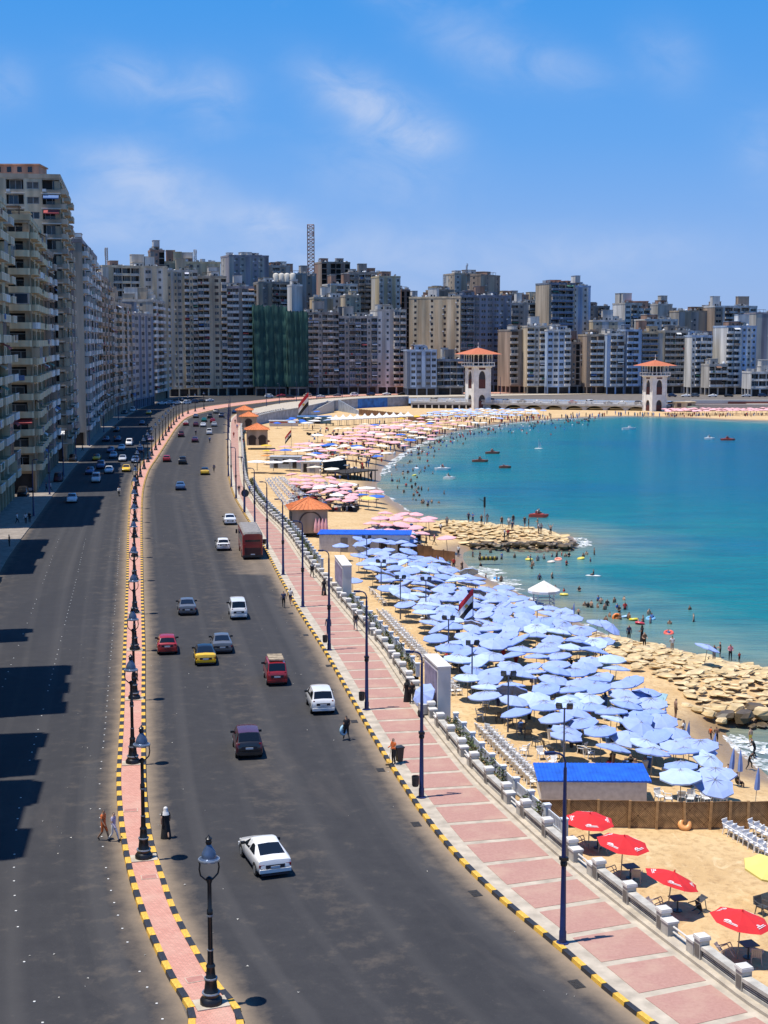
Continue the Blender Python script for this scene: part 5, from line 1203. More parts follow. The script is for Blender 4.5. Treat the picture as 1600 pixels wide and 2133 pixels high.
def lattice_fence():
    wd = mat('fence_wood', (.44, .27, .12), .85, var=.3, scale=3); pl = mat('fence_post_wood', (.40, .235, .10), .8, var=.25, scale=3)
    P = [at(x, y, -2.25) for x, y in ((1124, 1728), (1182, 1727), (1245, 1726), (1310, 1726), (1367, 1727), (1427, 1727), (1478, 1725), (1520, 1722), (1558, 1722), (1602, 1720), (1650, 1716))]
    root = thing('lattice_fence', 'brown wooden lattice fence standing across the sand between blue hut and red parasols', 'fence'); H = 1.68
    pm = MB(); pm.box(-.07, -.07, -.3, .07, .07, H + .08); PM = pm.mesh('post', [pl]); tm = MB()
    for k, p in enumerate(P):
        z = bz(p.x, p.y); o = ob('post', PM, root, (p.x, p.y - .06, z), 0, None, (rnd.uniform(-.03, .03), rnd.uniform(-.05, .05), 0))
        if k == len(P) - 1: break
        q = P[k + 1]; zq = bz(q.x, q.y); L = (q - p).length; a = math.atan2(q.y - p.y, q.x - p.x)
        panel = MB(); panel.box(0, .03, 0.05, L, .05, H - .06); panel.box(0, -.02, H - .06, L, .06, H, 0); panel.box(0, -.02, .02, L, .06, .1, 0)
        po = ob('lattice_panel', panel.mesh('lattice_panel', [mat('fence_backing', (.20, .11, .048), .9, var=.35, scale=2.5)]), root, (p.x, p.y, z), a)
        st = MB(); s = .14
        for sg in (-1, 1):
            for j in range(int((L + H) / s)):
                u = j * s
                a0, a1 = (u, 0.05), (u - (H - .1), H - .05)
                # clip the slat to the panel
                x0, z0, x1, z1 = a0[0], a0[1], a1[0], a1[1]
                if x0 > L: f = (x0 - L) / (x0 - x1); x0 = L; z0 += (z1 - z0) * f
                if x1 < 0: f = (0 - x1) / (x0 - x1); x1 = 0; z1 -= (z1 - z0) * f
                if x0 - x1 < .03: continue
                if sg > 0: x0, x1 = L - x0, L - x1
                if rnd.random() < .1: continue
                y = .022 if sg > 0 else .012; w = .034
                st.face([(x0 - w, y, z0), (x0 + w, y, z0), (x1 + w, y, z1), (x1 - w, y, z1)])
        ob('slats', st.mesh('slats', [wd]), po)['kind'] = 'stuff'
lattice_fence()
# ------------------------------------------------------------------ lamps and poles
IRON = mat('lamp_iron', (.018, .019, .021), .35, .3, var=.15); IRONB = mat('lamp_band', (.30, .32, .34), .3, .5, var=.1); NAVY = mat('pole_navy', (.012, .022, .095), .4, var=.15, scale=2); LGLASS = mat('lamp_blue_cap', (.085, .125, .20), .25, .3, var=.2)
def _ords():
    b = "nearest second third fourth fifth sixth seventh eighth ninth tenth eleventh twelfth thirteenth fourteenth fifteenth sixteenth seventeenth eighteenth nineteenth".split()
    for t in "twenty thirty forty fifty sixty seventy eighty ninety".split():
        b.append(t[:-1] + "ieth"); b += [t + "-" + x for x in ["first"] + b[1:9]]
    return b
ORD = _ords()
def lamps():
    base = MB(); base.lathe([(.46, 0), (.46, .22), (.40, .30), (.34, .36), (.36, .46), (.28, .60), (.24, .95), (.27, 1.1), (.20, 1.2), (.17, 1.55), (.20, 1.62), (.15, 1.72)], 14, 0)
    base.lathe([(.37, .47), (.385, .5), (.37, .54)], 14, 1); base.lathe([(.275, 1.08), (.285, 1.12), (.27, 1.15)], 14, 1)
    pole = MB(); pole.lathe([(.13, 1.7), (.12, 2.3), (.10, 2.32), (.095, 3.7), (.125, 3.74), (.125, 4.0), (.09, 4.04), (.085, 5.1), (.12, 5.2), (.14, 5.32), (.05, 5.4)], 10, 0); pole.lathe([(.13, 3.72), (.138, 3.76), (.13, 3.8)], 10, 1); pole.lathe([(.128, 2.28), (.135, 2.3), (.128, 2.33)], 10, 1)
    arm = MB(); arm.tube([(.05, 0, 5.2), (.2, 0, 5.32), (.36, 0, 5.48), (.41, 0, 5.75), (.38, 0, 5.95), (.42, 0, 6.1)], .035, 6)
    cap = MB(); cap.lathe([(.44, 6.08), (.44, 6.13), (.31, 6.2), (.30, 6.35), (.24, 6.5), (.13, 6.66), (.10, 6.74)], 14, 0); cap.lathe([(.44, 6.06), (.455, 6.1), (.44, 6.15)], 14, 1); cap.lathe([(.02, 6.075), (.43, 6.075)], 14, 1)
    fin = MB(); fin.lathe([(.09, 6.72), (.14, 6.82), (.11, 6.92), (.15, 6.98), (.06, 7.06), (.015, 7.14)], 8, 0)
    mb = MB(); mb.box(-.68, -.5, 0, .68, .5, .05)
    t = thing('lantern_lamp', 'x', 'street lamp', (0, 0, -50)); 
    bo = ob('base', base.mesh('base', [IRON, IRONB], .7), t); ob('pole', pole.mesh('pole', [IRON, IRONB], .7), t)
    A = arm.mesh('arm', [IRON], .8); ob('arm', A, t); ob('arm', A, t, (0, 0, 0), math.pi)
    c = ob('cap', cap.mesh('cap', [LGLASS, IRONB], .7), t); ob('finial', fin.mesh('finial', [IRON], .8), c)
    pl = ob('plinth_slab', mb.mesh('plinth_slab', [CONC]), t)
    reg(t); KIDS_SNAPSHOT = t
    n = min(len(ML), len(MR)); la, lb = length(ML), length(MR); A2 = resample(ML, la / 1500)[:1500]; B2 = resample(MR, lb / 1500)[:1500]; C = (A2 + B2) / 2
    s0 = 0; p0 = at(440, 2093, .15); k0 = int(np.argmin((C[:, 0] - p0.x) ** 2 + (C[:, 1] - p0.y) ** 2)); s = np.concatenate([[0], np.cumsum(np.hypot(*np.diff(C, axis=0).T))])
    tweak = [(440, 2091), (300, 1788), (277, 1590), (280, 1456), (281, 1354), (281, 1277)]
    for i in range(30):
        q = s[k0] + i * 17.9
        if i < len(tweak): p = at(*tweak[i], .15); x, y = p.x, p.y; th = heading(C, x, y)
        else:
            x, y, tg = along_fast(C, q); th = math.atan2(-tg[0], tg[1])
        if i == 0: o = t; o.location = (x, y, .15); o.rotation_euler = (0, 0, th)
        else: o = copy_tree(t, None, (x, y, .15), th)
        o['label'] = '%s black double armed lantern lamp along the median, counting from the camera' % ORD[i]; o['group'] = 'lantern lamps along the median'
    # navy poles on the promenade
    pole = MB(); pole.lathe([(.165, 0), (.165, .55), (.14, .6), (.115, 3.0), (.075, 8.1)], 10, 0)
    flange = MB(); flange.lathe([(.3, 0), (.3, .04), (.2, .06)], 10, 0)
    arm = MB(); arm.tube([(0, 0, 8.0), (0, .0, 8.4), (-.08, .03, 8.62), (-.24, .08, 8.74), (-.5, .14, 8.78)], .05, 6)
    head = MB(); M = Matrix.Translation((-.68, .18, 8.78)) @ Matrix.Rotation(R(-12), 4, 'Z'); head.box(-.24, -.09, -.05, .24, .09, .06, 0, M); head.box(-.2, -.08, -.08, .2, .08, -.05, 1, M)
    clampm = MB(); clampm.box(-.16, -.16, 3.85, .16, .16, 4.0); clampm.lathe([(.15, 3.6), (.17, 3.7), (.15, 3.8)], 8)
    t = thing('promenade_lamp', 'x', 'street lamp', (0, 0, -50)); pm_ = pole.mesh('pole', [NAVY], .8)
    ob('pole', pm_, t); ob('flange', flange.mesh('flange', [NAVY]), t); ob('arm', arm.mesh('arm', [NAVY], .8), t); ob('lamp_head', head.mesh('lamp_head', [NAVY, WHITEP]), t); ob('clamp', clampm.mesh('clamp', [IRON]), t); reg(t)
    binm = MB(); binm.lathe([(.17, 0), (.21, .1), (.23, .62), (.21, .62), (.19, .1)], 10); BINM = binm.mesh('bin', [mat('bin_dark', (.03, .03, .032), .6)], .7)
    px = [(1172, 1964), (878, 1661), (764, 1478), (686, 1354), (631, 1264), (590, 1197), (557, 1144), (531, 1102), (509, 1068), (492, 1038), (482, 1014), (476, 992), (475, 968), (475, 949), (475, 932), (476, 916), (477, 902), (478, 890), (480, 879)]
    for i, (x, y) in enumerate(px):
        p = at(x, y, .15); th = heading(CR, p.x, p.y)
        if i == 0: o = t; o.location = p; o.rotation_euler = (0, 0, th)
        else: o = copy_tree(t, None, p, th)
        o['label'] = '%s tall navy blue lamp pole along the promenade, counting from the camera' % ORD[i]; o['group'] = 'navy lamp poles along the promenade'
        if i in (1, 2, 3, 6): 
            b = tag(ob('litter_bin', BINM, None, (p.x - .36, p.y - .06, .85), th), 'small dark litter bin fixed to the %s navy lamp pole' % ORD[i], 'bin', 'litter bins on the promenade poles')
    # poles along the town pavement and by the sea wall road
    k = 0
    for D in (221, 252, 286, 322, 370, 425, 492, 566):
        j = int(np.argmin(np.abs(LK[:560, 1] - D))); o = copy_tree(t, None, (LK[j][0] - .6, LK[j][1], .14), math.pi); k += 1
        o['label'] = '%s navy lamp pole on the landward pavement, counting from the camera' % ORD[k - 1]; o['group'] = 'lamp poles on the landward pavement'
    k = 0
    W_ = np.array([p for p in CR if p[1] > 590 and p[0] < 130])
    for q in np.arange(6, length(W_) - 2, 24):
        x, y, tg = along(W_, q); x += tg[1] * 1.0; y -= tg[0] * 1.0; o = copy_tree(t, None, (x, y, .15), math.atan2(-tg[0], tg[1])); k += 1
        o['label'] = '%s lamp pole on the road above the sea wall, counting from the kiosks' % ('first' if k == 1 else ORD[k - 1]); o['group'] = 'lamp poles above the sea wall'
    # floodlight poles on the beach
    pole = MB(); pole.lathe([(.075, -.4), (.06, 4.4)], 7, 0); pole.box(-.5, -.04, 4.3, .5, .04, 4.38); fl = MB(); M = Matrix.Rotation(R(25), 4, 'X'); fl.box(-.2, -.13, -.16, .2, .1, .2, 0, M); fl.box(-.16, -.15, -.12, .16, -.131, .16, 1, M)
    t = thing('floodlight_pole', 'x', 'floodlight', (0, 0, -50)); ob('pole', pole.mesh('pole', [mat('pole_grey', (.12, .13, .16), .5)]), t); FM = fl.mesh('floodlight', [IRON, GLASSES[1]])
    for sx in (-1, 1): ob('floodlight', FM, t, (sx * .36, -.05, 4.52), sx * .3)
    reg(t)
    for i, (x, y, w) in enumerate(((1174, 1604, 'above the blue hut roof'), (1058, 1525, 'in the front of the parasol field, left of the blue hut pole'), (983, 1450, 'by the third row end of the parasols'), (934, 1390, 'beside the chairs under the flag'), (887, 1294, 'left of the flag among the parasols'), (834, 1290, 'at the bare left edge of the parasol field'), (794, 1251, 'near the far gateway wall and the parasols'), (764, 1191, 'in front of the long white hut'))):
        p = atB(x, y); o = t if i == 0 else copy_tree(t); o.location = p; o.rotation_euler = (0, 0, .2 * (i % 3 - 1)); o['label'] = 'twin floodlight pole ' + w; o['group'] = 'floodlight poles on the beach'
    # road signs
    for x, y, lab in ((1009, 1104, None),):
        p = at(x, y, WL + 1.0); mb = MB(); mb.cyl((0, 0, -.5), (0, 0, 5.2), .11, .08, 7, 0); s = thing('signal_pole', 'grey pole with a dark top standing on the rock spit', 'pole', p); ob('pole', mb.mesh('pole', [mat('pole_pale', (.35, .4, .42), .6)]), s); mb = MB(); mb.box(-.16, -.16, 3.7, .16, .16, 5.4); mb.tube([(0, 0, 4.6), (-.9, .1, 5.1)], .04, 5); ob('dark_head', mb.mesh('dark_head', [IRON]), s)
    p = at(511, 1066, .15); s = thing('round_sign', 'dark round sign on the promenade beside the navy poles', 'sign', p); mb = MB(); mb.cyl((0, 0, 0), (0, 0, 3.4), .06, n=6); ob('post', mb.mesh('post', [NAVY]), s); mb = MB(); mb.cyl((0, -.05, 2.95), (0, .05, 2.95), .62, n=16); ob('disc', mb.mesh('disc', [mat('sign_dark', (.02, .025, .04), .5)]), s)
lamps()

# ------------------------------------------------------------------ cars
TYRE = mat('tyre', (.014, .014, .015), .85, var=.1); RIM = mat('rim', (.34, .35, .36), .35, .6, var=.05); CGLASS = mat('car_glass', (.008, .010, .013), .08, var=0, spec=.6); LAMPR = mat('tail_lamp', (.28, .012, .012), .3, var=0); LAMPW = mat('head_lamp', (.6, .6, .58), .2, var=0); PLATE = mat('plate', (.55, .57, .6), .5, var=0); BLACKP = mat('black_trim', (.018, .018, .019), .5, var=0)
def paint(n_, c, r=.28): return mat('paint_' + n_, c, r, var=.04, scale=1.5, coat=.6)
PC = {'white': (.74, .74, .73), 'black': (.014, .014, .016), 'red': (.30, .018, .022), 'maroon': (.085, .010, .016), 'grey': (.11, .12, .14), 'silver': (.42, .44, .47), 'navy': (.02, .035, .085), 'yellow': (.75, .46, .015), 'blue': (.06, .11, .22), 'purple': (.10, .075, .14), 'green': (.02, .16, .10), 'beige': (.45, .38, .28)}
KINDC = {
 'sedan': dict(L=4.5, W=1.78, st=[(-2.25, .72, .40, .62, .64, .66), (-2.17, .85, .28, .90, .95, .74), (-1.80, .88, .22, .97, 1.05, .72), (-.72, .89, .22, .96, 1.40, .60), (-.1, .89, .22, .94, 1.46, .62), (.30, .89, .22, .93, 1.41, .60), (1.30, .88, .22, .90, .97, .72), (2.0, .83, .26, .76, .82, .66), (2.22, .74, .36, .58, .61, .60)], rear=(2, 3), front=(5, 6), side=(3, 5)),
 'hatch': dict(L=4.0, W=1.72, st=[(-1.98, .74, .38, .62, .64, .66), (-1.93, .84, .28, .90, .95, .74), (-1.80, .86, .22, .97, 1.02, .74), (-1.35, .86, .22, .97, 1.43, .62), (-.3, .86, .22, .95, 1.50, .62), (.35, .86, .22, .93, 1.44, .60), (1.15, .86, .22, .92, .98, .72), (1.85, .80, .28, .76, .80, .64), (2.0, .72, .36, .6, .63, .58)], rear=(2, 3), front=(5, 6), side=(3, 5)),
 'suv': dict(L=4.2, W=1.74, st=[(-2.10, .74, .42, .70, .72, .68), (-2.07, .84, .32, 1.02, 1.06, .74), (-1.98, .87, .28, 1.10, 1.14, .75), (-1.62, .87, .28, 1.10, 1.70, .66), (-.3, .87, .28, 1.06, 1.77, .67), (.5, .87, .28, 1.04, 1.68, .64), (1.35, .87, .28, 1.02, 1.10, .74), (1.98, .83, .34, .90, .96, .68), (2.10, .75, .42, .72, .75, .62)], rear=(2, 3), front=(5, 6), side=(3, 5)),
 'van': dict(L=4.1, W=1.62, st=[(-2.05, .72, .38, .8, .82, .66), (-2.02, .79, .28, 1.08, 1.12, .72), (-1.98, .81, .24, 1.12, 1.16, .73), (-1.72, .81, .24, 1.12, 1.82, .66), (0, .81, .24, 1.10, 1.88, .67), (1.05, .81, .24, 1.08, 1.80, .65), (1.75, .81, .24, 1.02, 1.10, .70), (1.98, .77, .28, .84, .88, .64), (2.05, .70, .36, .6, .62, .6)], rear=(2, 3), front=(5, 6), side=(3, 5)),
}
def ring_of(s):
    y, w, zb, zl, zr, wr = s
    return [(w * .88, zb), (w, zb + .16), (w, zl - .14), (w * .97, zl), (wr, zr - .03 if zr - zl > .1 else zr - .01), (wr * .8, zr), (0, zr + .025)]
def car_parts(kind, two=False):
    k = KINDC[kind]; body = MB(); st = k['st']; rings = []
    for s in st:
        h = ring_of(s); full = [(x, z) for x, z in h] + [(-x, z) for x, z in h[-2::-1]]
        rings.append([(x, s[0], z) for x, z in full])
    n = len(rings[0]); i0 = len(body.v)
    for r in rings: body.v += r
    for a in range(len(rings) - 1):
        for b in range(n - 1):
            m = 0
            if two:
                ym = (st[a][0] + st[a + 1][0]) / 2; up = 3 <= b <= n - 5
                m = 1 if (up and -1.7 < ym < 1.2 and kind != 'suv') else 0
                if kind == 'suv': m = 1 if (st[a][3] and not (4 <= b <= n - 6 and ym < -1.2)) else 0
            body.f.append((i0 + a * n + b, i0 + (a + 1) * n + b, i0 + (a + 1) * n + b + 1, i0 + a * n + b + 1)); body.m.append(m)
    body.f.append(tuple(i0 + b for b in range(n))); body.m.append(0); body.f.append(tuple(i0 + (len(rings) - 1) * n + b for b in reversed(range(n)))); body.m.append(0)
    body.box(-.6, st[1][0] + .1, st[2][2] - .04, .6, st[-2][0] - .1, st[2][2] + .1, 2)
    def pane(sa, sb, lo=.10, hi=.92, mar=.92):
        """glass laid 12 mm proud of the sloping surface between two stations"""
        pa, pb = ring_of(sa), ring_of(sb); mb = MB(); up = sb[0] > sa[0]
        prof = []
        for j, f in ((4, mar), (5, 1), (6, 1)):
            A = Vector((pa[j][0], sa[0], pa[j][1])); B = Vector((pb[j][0], sb[0], pb[j][1])); d = B - A; nrm = Vector((0, -d.z if up else d.z, abs(d.y))).normalized() * .014
            if j == 4: A.x *= f; B.x *= f; A.z += .012; B.z += .012
            prof.append((A.lerp(B, lo) + nrm, A.lerp(B, hi) + nrm))
        row = prof + [(Vector((-p.x, p.y, p.z)), Vector((-q.x, q.y, q.z))) for p, q in prof[-2::-1]]
        for (p, q), (r, s_) in zip(row, row[1:]): f = [p, r, s_, q]; mb.face(f[::-1] if up else f)
        return mb
    rear = pane(st[k['rear'][0]], st[k['rear'][1]]); front = pane(st[k['front'][1]], st[k['front'][0]])
    sides = []
    ra, fa = st[k['side'][0]], st[k['side'][1]]; rb, fb = st[k['side'][0] - 1], st[k['side'][1] + 1]
    def sp(s, t): h = ring_of(s); a, b = Vector((h[3][0], s[0], h[3][1])), Vector((h[4][0], s[0], h[4][1])); return a.lerp(b, t) + Vector((.014, 0, .004))
    low_r = sp(ra, .10).lerp(sp(rb, .10), .5); low_f = sp(fa, .10).lerp(sp(fb, .10), .62); mid_t = sp(ra, .88).lerp(sp(fa, .88), .48); mid_b = sp(ra, .1).lerp(sp(fa, .1), .48); g = Vector((0, .05, 0))
    def quadp(p): 
        L_ = MB(); L_.face(p); Rr = MB(); Rr.face([Vector((-q.x, q.y, q.z)) for q in p][::-1]); return L_, Rr
    for p in ([low_r, mid_b - g, mid_t - g, sp(ra, .88)], [mid_b + g, low_f, sp(fa, .88), mid_t + g]): sides.append(quadp(p))
    yr, yf = st[0][0], st[-1][0]; W = k['W']; zl = st[1][3]
    wheel_y = (yr + .78, yf - .80); r = .31 if kind != 'suv' else .35
    wh = MB(); wh.cyl((-.1, 0, 0), (.1, 0, 0), r, n=14, m=0); rim = MB(); rim.cyl((.1, 0, 0), (.112, 0, 0), r * .66, n=12, m=0); rim.cyl((.112, 0, 0), (.125, 0, 0), r * .2, n=6); rim.cyl((-.1, 0, 0), (-.112, 0, 0), r * .66, n=12); 
    tail = MB(); tz = zl - .22 if kind in ('sedan',) else zl - .1; th = .15 if kind == 'sedan' else .34
    tail.box(-.14 if kind == 'sedan' else -.06, -.03, -th / 2, .14 if kind == 'sedan' else .06, .03, th / 2)
    head = MB(); head.box(-.16, -.05, -.07, .16, .05, .07)
    bump = MB(); bw = W * .46; bump.box(-bw, -.05, -.1, bw, .10, .08)
    return dict(body=body, rear=rear, front=front, sides=sides, wheel=wh, rim=rim, wy=wheel_y, r=r, tail=tail, tailp=(W * .39, yr + .055, tz), head=head, headp=(W * .35, yf - .10, .66), bump=bump, bumpr=(0, yr, .44), bumpf=(0, yf, .44), W=W, plate=(0, yr - .005 if kind != 'sedan' else yr + .03, .62 if kind == 'sedan' else .78))
CT = {}
def car_template(kind, two=False):
    key = (kind, two)
    if key in CT: return CT[key]
    p = car_parts(kind, two); d = dict(p=p); d['body'] = p['body'].mesh('body', [paint('white', PC['white']), paint('black', PC['black']), BLACKP], .8)
    d['rear'] = p['rear'].mesh('rear_window', [CGLASS]); d['front'] = p['front'].mesh('windshield', [CGLASS]); d['sides'] = [s.mesh('side_window', [CGLASS]) for pr in p['sides'] for s in pr]
    d['wheel'] = p['wheel'].mesh('wheel', [TYRE], .6); d['rim'] = p['rim'].mesh('rim', [RIM]); d['tail'] = p['tail'].mesh('tail_light', [LAMPR]); d['head'] = p['head'].mesh('headlight', [LAMPW]); d['bump'] = p['bump'].mesh('bumper', [BLACKP])
    pl = MB(); pl.box(-.24, -.012, -.06, .24, .012, .06); ah = MB(); ar = p['r'] + .07; ah.face([(0, ar * math.cos(math.pi * k / 10), ar * math.sin(math.pi * k / 10)) for k in range(11)] + [(0, -ar, -.12), (0, ar, -.12)]); ah.face([(.004, q[1], q[2]) for q in ah.v][::-1]); d['arch'] = ah.mesh('wheel_arch', [BLACKP]); bt = MB(); bt.box(-.5, -.03, -.09, .5, .0, .09); bt.box(-.72, -.02, -.46, .72, .02, -.36); d['trim'] = bt.mesh('boot_trim', [mat('boot_trim', (.025, .03, .045), .2, var=0)]); d['plate'] = pl.mesh('licence_plate', [PLATE]); mi = MB(); mi.box(-.11, -.05, -.07, .11, .06, .08); d['mirror'] = mi.mesh('wing_mirror', [BLACKP])
    CT[key] = d; return d
def car(kind, col, pos, rz, label, near=True, col2=None, group='cars on the road', name='car', cat='car', bumper=None, rack=None, extra=None):
    d = car_template(kind, col2 is not None); p = d['p']; t = thing(name, label, cat, pos, rz, group)
    b = ob('body', d['body'], t)
    def setm(o, slot, m): o.material_slots[slot].link = 'OBJECT'; o.material_slots[slot].material = m
    setm(b, 0, paint(col, PC[col]))
    if col2: setm(b, 1, paint(col2, PC[col2]))
    for w in ('rear', 'front'): ob('rear_window' if w == 'rear' else 'windshield', d[w], t)
    for s in d['sides']: ob('side_window', s, t)
    for sx in (-1, 1):
        for y in p['wy']:
            w = ob('wheel', d['wheel'], t, (sx * (p['W'] / 2 - .09), y, p['r']))
            if near:
                ob('rim', d['rim'], w); ob('wheel_arch', d['arch'], t, (sx * (p['W'] / 2 + .006), y, p['r']))
        ob('tail_light', d['tail'], t, (sx * p['tailp'][0], p['tailp'][1], p['tailp'][2]))
        ob('headlight', d['head'], t, (sx * p['headp'][0], p['headp'][1], p['headp'][2]))
        if near: ob('wing_mirror', d['mirror'], t, (sx * (p['W'] / 2 + .06), KINDC[kind]['st'][5][0] + .45, KINDC[kind]['st'][5][3] + .05))
    if near or bumper:
        for q in ('bumpr', 'bumpf'):
            o = ob('bumper', d['bump'], t, p[q])
            setm(o, 0, bumper or paint(col, PC[col]))
    if near:
        ob('boot_trim', d['trim'], t, (0, p['plate'][1] - .02, p['plate'][2] + .03)); ob('licence_plate', d['plate'], t, (0, p['plate'][1] - .06, p['plate'][2]))
        ob('licence_plate', d['plate'], t, (0, p['bumpf'][1] + .115, .5))
    if rack:
        mb = MB(); z = KINDC[kind]['st'][4][4] + .04; mb.box(-.58, -1.5, z, .58, .7, z + .12, 0)
        for k in range(4): mb.box(-.62, -1.4 + k * .6, z + .12, .62, -1.34 + k * .6, z + .16, 0)
        ob('roof_load', mb.mesh('roof_load', [rack]), t)
    return t
def roadcar(px, py, *a, toward=False, dr=0.0, curve=None, **k):
    p = at(px, py, .004); c = curve if curve is not None else (MR if not toward else ML); th = heading(c, p.x, p.y) + (math.pi if toward else 0) + dr
    half = KINDC[a[0]]['L'] / 2; q = Vector((p.x, p.y, .004)) + Vector((-math.sin(th), math.cos(th), 0)) * half
    return car(a[0], a[1], q, th, *a[2:], **k)
LOAD = mat('roof_load_tan', (.40, .32, .22), .9, var=.25)
N = roadcar
N(574, 1830, 'sedan', 'white', 'clean white sedan with dark rear window, nearest car on the road', curve=MR, dr=.07)
N(520, 1583, 'suv', 'black', 'black and maroon tall hatchback behind the white sedan', col2='maroon')
N(578, 1430, 'van', 'red', 'red van with a tan load on its roof', rack=LOAD)
N(674, 1490, 'suv', 'white', 'white minivan with roof rails near the promenade kerb')
N(429, 1388, 'sedan', 'yellow', 'black and yellow taxi with yellow boot next to the grey sedan', col2='black')
N(464, 1363, 'sedan', 'grey', 'grey sedan just ahead of the black and yellow taxi')
N(349, 1365, 'hatch', 'red', 'red hatchback next to the median')
N(391, 1283, 'sedan', 'grey', 'dark grey sedan left of the boxy white van')
N(498, 1292, 'van', 'white', 'boxy white van right of the dark grey sedan')
N(466, 1148, 'hatch', 'white', 'white hatchback with a dark rear panel beside the red bus')
N(480, 1094, 'sedan', 'white', 'white sedan ahead of the red bus')
N(376, 1022, 'sedan', 'blue', 'blue grey sedan alone in the middle of the road', near=False)
N(427, 990, 'sedan', 'yellow', 'black taxi with a yellow boot beside a walking person', near=False, col2='black')
N(380, 968, 'suv', 'black', 'black car level with the small red car', near=False)
N(347, 963, 'hatch', 'red', 'small bright red hatchback close to the curving median', near=False)
N(377, 911, 'suv', 'maroon', 'dark maroon car approaching the traffic cluster', near=False)
N(406, 922, 'sedan', 'maroon', 'dark sedan beside the motorcycle at the cluster', near=False)
N(436, 906, 'van', 'white', 'white van at the right rear of the traffic cluster', near=False)
N(387, 887, 'hatch', 'red', 'red car with a white roof at the left of the cluster', near=False, col2='white')
N(408, 889, 'hatch', 'maroon', 'maroon hatchback in the middle of the traffic cluster', near=False)
N(423, 890, 'sedan', 'white', 'white sedan in the middle of the traffic cluster', near=False)
N(446, 889, 'hatch', 'silver', 'silver hatchback at the right of the traffic cluster', near=False)
N(443, 881, 'hatch', 'red', 'red hatchback at the right front of the traffic cluster', near=False)
N(425, 879, 'sedan', 'green', 'green car at the front of the traffic cluster', near=False)
N(407, 871, 'sedan', 'grey', 'grey sedan at the left front of the traffic cluster', near=False)
N(437, 872, 'suv', 'black', 'black jeep side by side with another at the cluster front', near=False)
N(461, 870, 'suv', 'navy', 'navy jeep at the right front of the cluster', near=False)
N(449, 862, 'suv', 'grey', 'dark grey jeep farthest ahead of the cluster', near=False)
N(488, 862, 'sedan', 'navy', 'navy sedan passing the orange roofed kiosks', near=False)
# carriageway towards the camera
def T(px, py, *a, **k): return N(px, py, *a, toward=True, **k)
T(152, 1043, 'hatch', 'white', 'white hatchback coming on alone past the long block shadow')
T(265, 980, 'sedan', 'yellow', 'yellow taxi beside the median on the landward road', near=False)
T(229, 983, 'sedan', 'white', 'white sedan behind the yellow taxi on the landward road', near=False)
T(202, 1002, 'van', 'white', 'white and blue van leading the oncoming group', near=False)
T(190, 985, 'sedan', 'blue', 'blue sedan half in the building shadow', near=False)
T(212, 974, 'suv', 'blue', 'blue jeep between the blue sedan and white sedan', near=False)
T(203, 957, 'sedan', 'yellow', 'yellow and black taxi in the building shadow', near=False, col2='black')
T(257, 959, 'sedan', 'silver', 'silver sedan just behind the yellow taxi by the median', near=False)
T(238, 952, 'sedan', 'silver', 'pale blue silver sedan left of the silver sedan', near=False)
T(233, 941, 'sedan', 'blue', 'blue sedan behind the pale sedans', near=False)
T(255, 936, 'sedan', 'white', 'white sedan in front of the white van in the shade', near=False)
T(271, 927, 'van', 'white', 'white van at the back of the oncoming group', near=False)
T(247, 918, 'sedan', 'navy', 'navy sedan stopped in the shade, right of another navy sedan', near=False)
T(223, 918, 'sedan', 'navy', 'navy sedan by the pavement in the shade', near=False)
T(293, 940, 'sedan', 'purple', 'purple grey sedan close beside the median lamps', near=False)
T(314, 918, 'sedan', 'purple', 'dark purple sedan farther along the median', near=False)
T(283, 962, 'hatch', 'blue', 'blue hatchback partly hidden by a median lamp', near=False)
T(297, 884, 'sedan', 'navy', 'navy sedan at the mouth of the bend', near=False)
T(312, 862, 'sedan', 'yellow', 'yellow and white taxi at the bend', near=False, col2='white')
T(279, 857, 'van', 'white', 'white van turning at the bend', near=False)
T(262, 862, 'sedan', 'grey', 'grey sedan left of the white van at the bend', near=False)
for i, (px, py, kd, c, lab) in enumerate(((66, 1024, 'sedan', 'silver', 'silver sedan parked at the foot of the cream block'), (48, 1034, 'suv', 'black', 'black jeep parked beside the silver sedan'), (122, 1004, 'van', 'maroon', 'dark maroon van parked in the shade of the left row'), (152, 962, 'suv', 'black', 'black jeep parked deep in the shade of the tall tower'), (197, 898, 'hatch', 'grey', 'grey hatchback parked by the pale tower'), (243, 899, 'sedan', 'black', 'black sedan parked in shade beyond the pale tower'),
      (337, 843, 'sedan', 'white', 'white sedan parked across the bend, left end of the row'), (352, 842, 'suv', 'silver', 'silver jeep parked across the bend'), (368, 842, 'sedan', 'white', 'second white sedan parked across the bend'), (388, 842, 'van', 'white', 'large white van parked across the bend'), (403, 840, 'suv', 'navy', 'navy jeep parked across the bend'), (418, 838, 'sedan', 'black', 'black sedan parked across the bend'), (436, 837, 'sedan', 'silver', 'silver sedan parked at the right end of the bend row'))):
    p = at(px, py, .004); j = heading(LK, p.x, p.y); car(kd, c, p, j + (math.pi if i < 6 else 1.2 + .1 * i), lab, near=False, group='parked cars along the buildings')
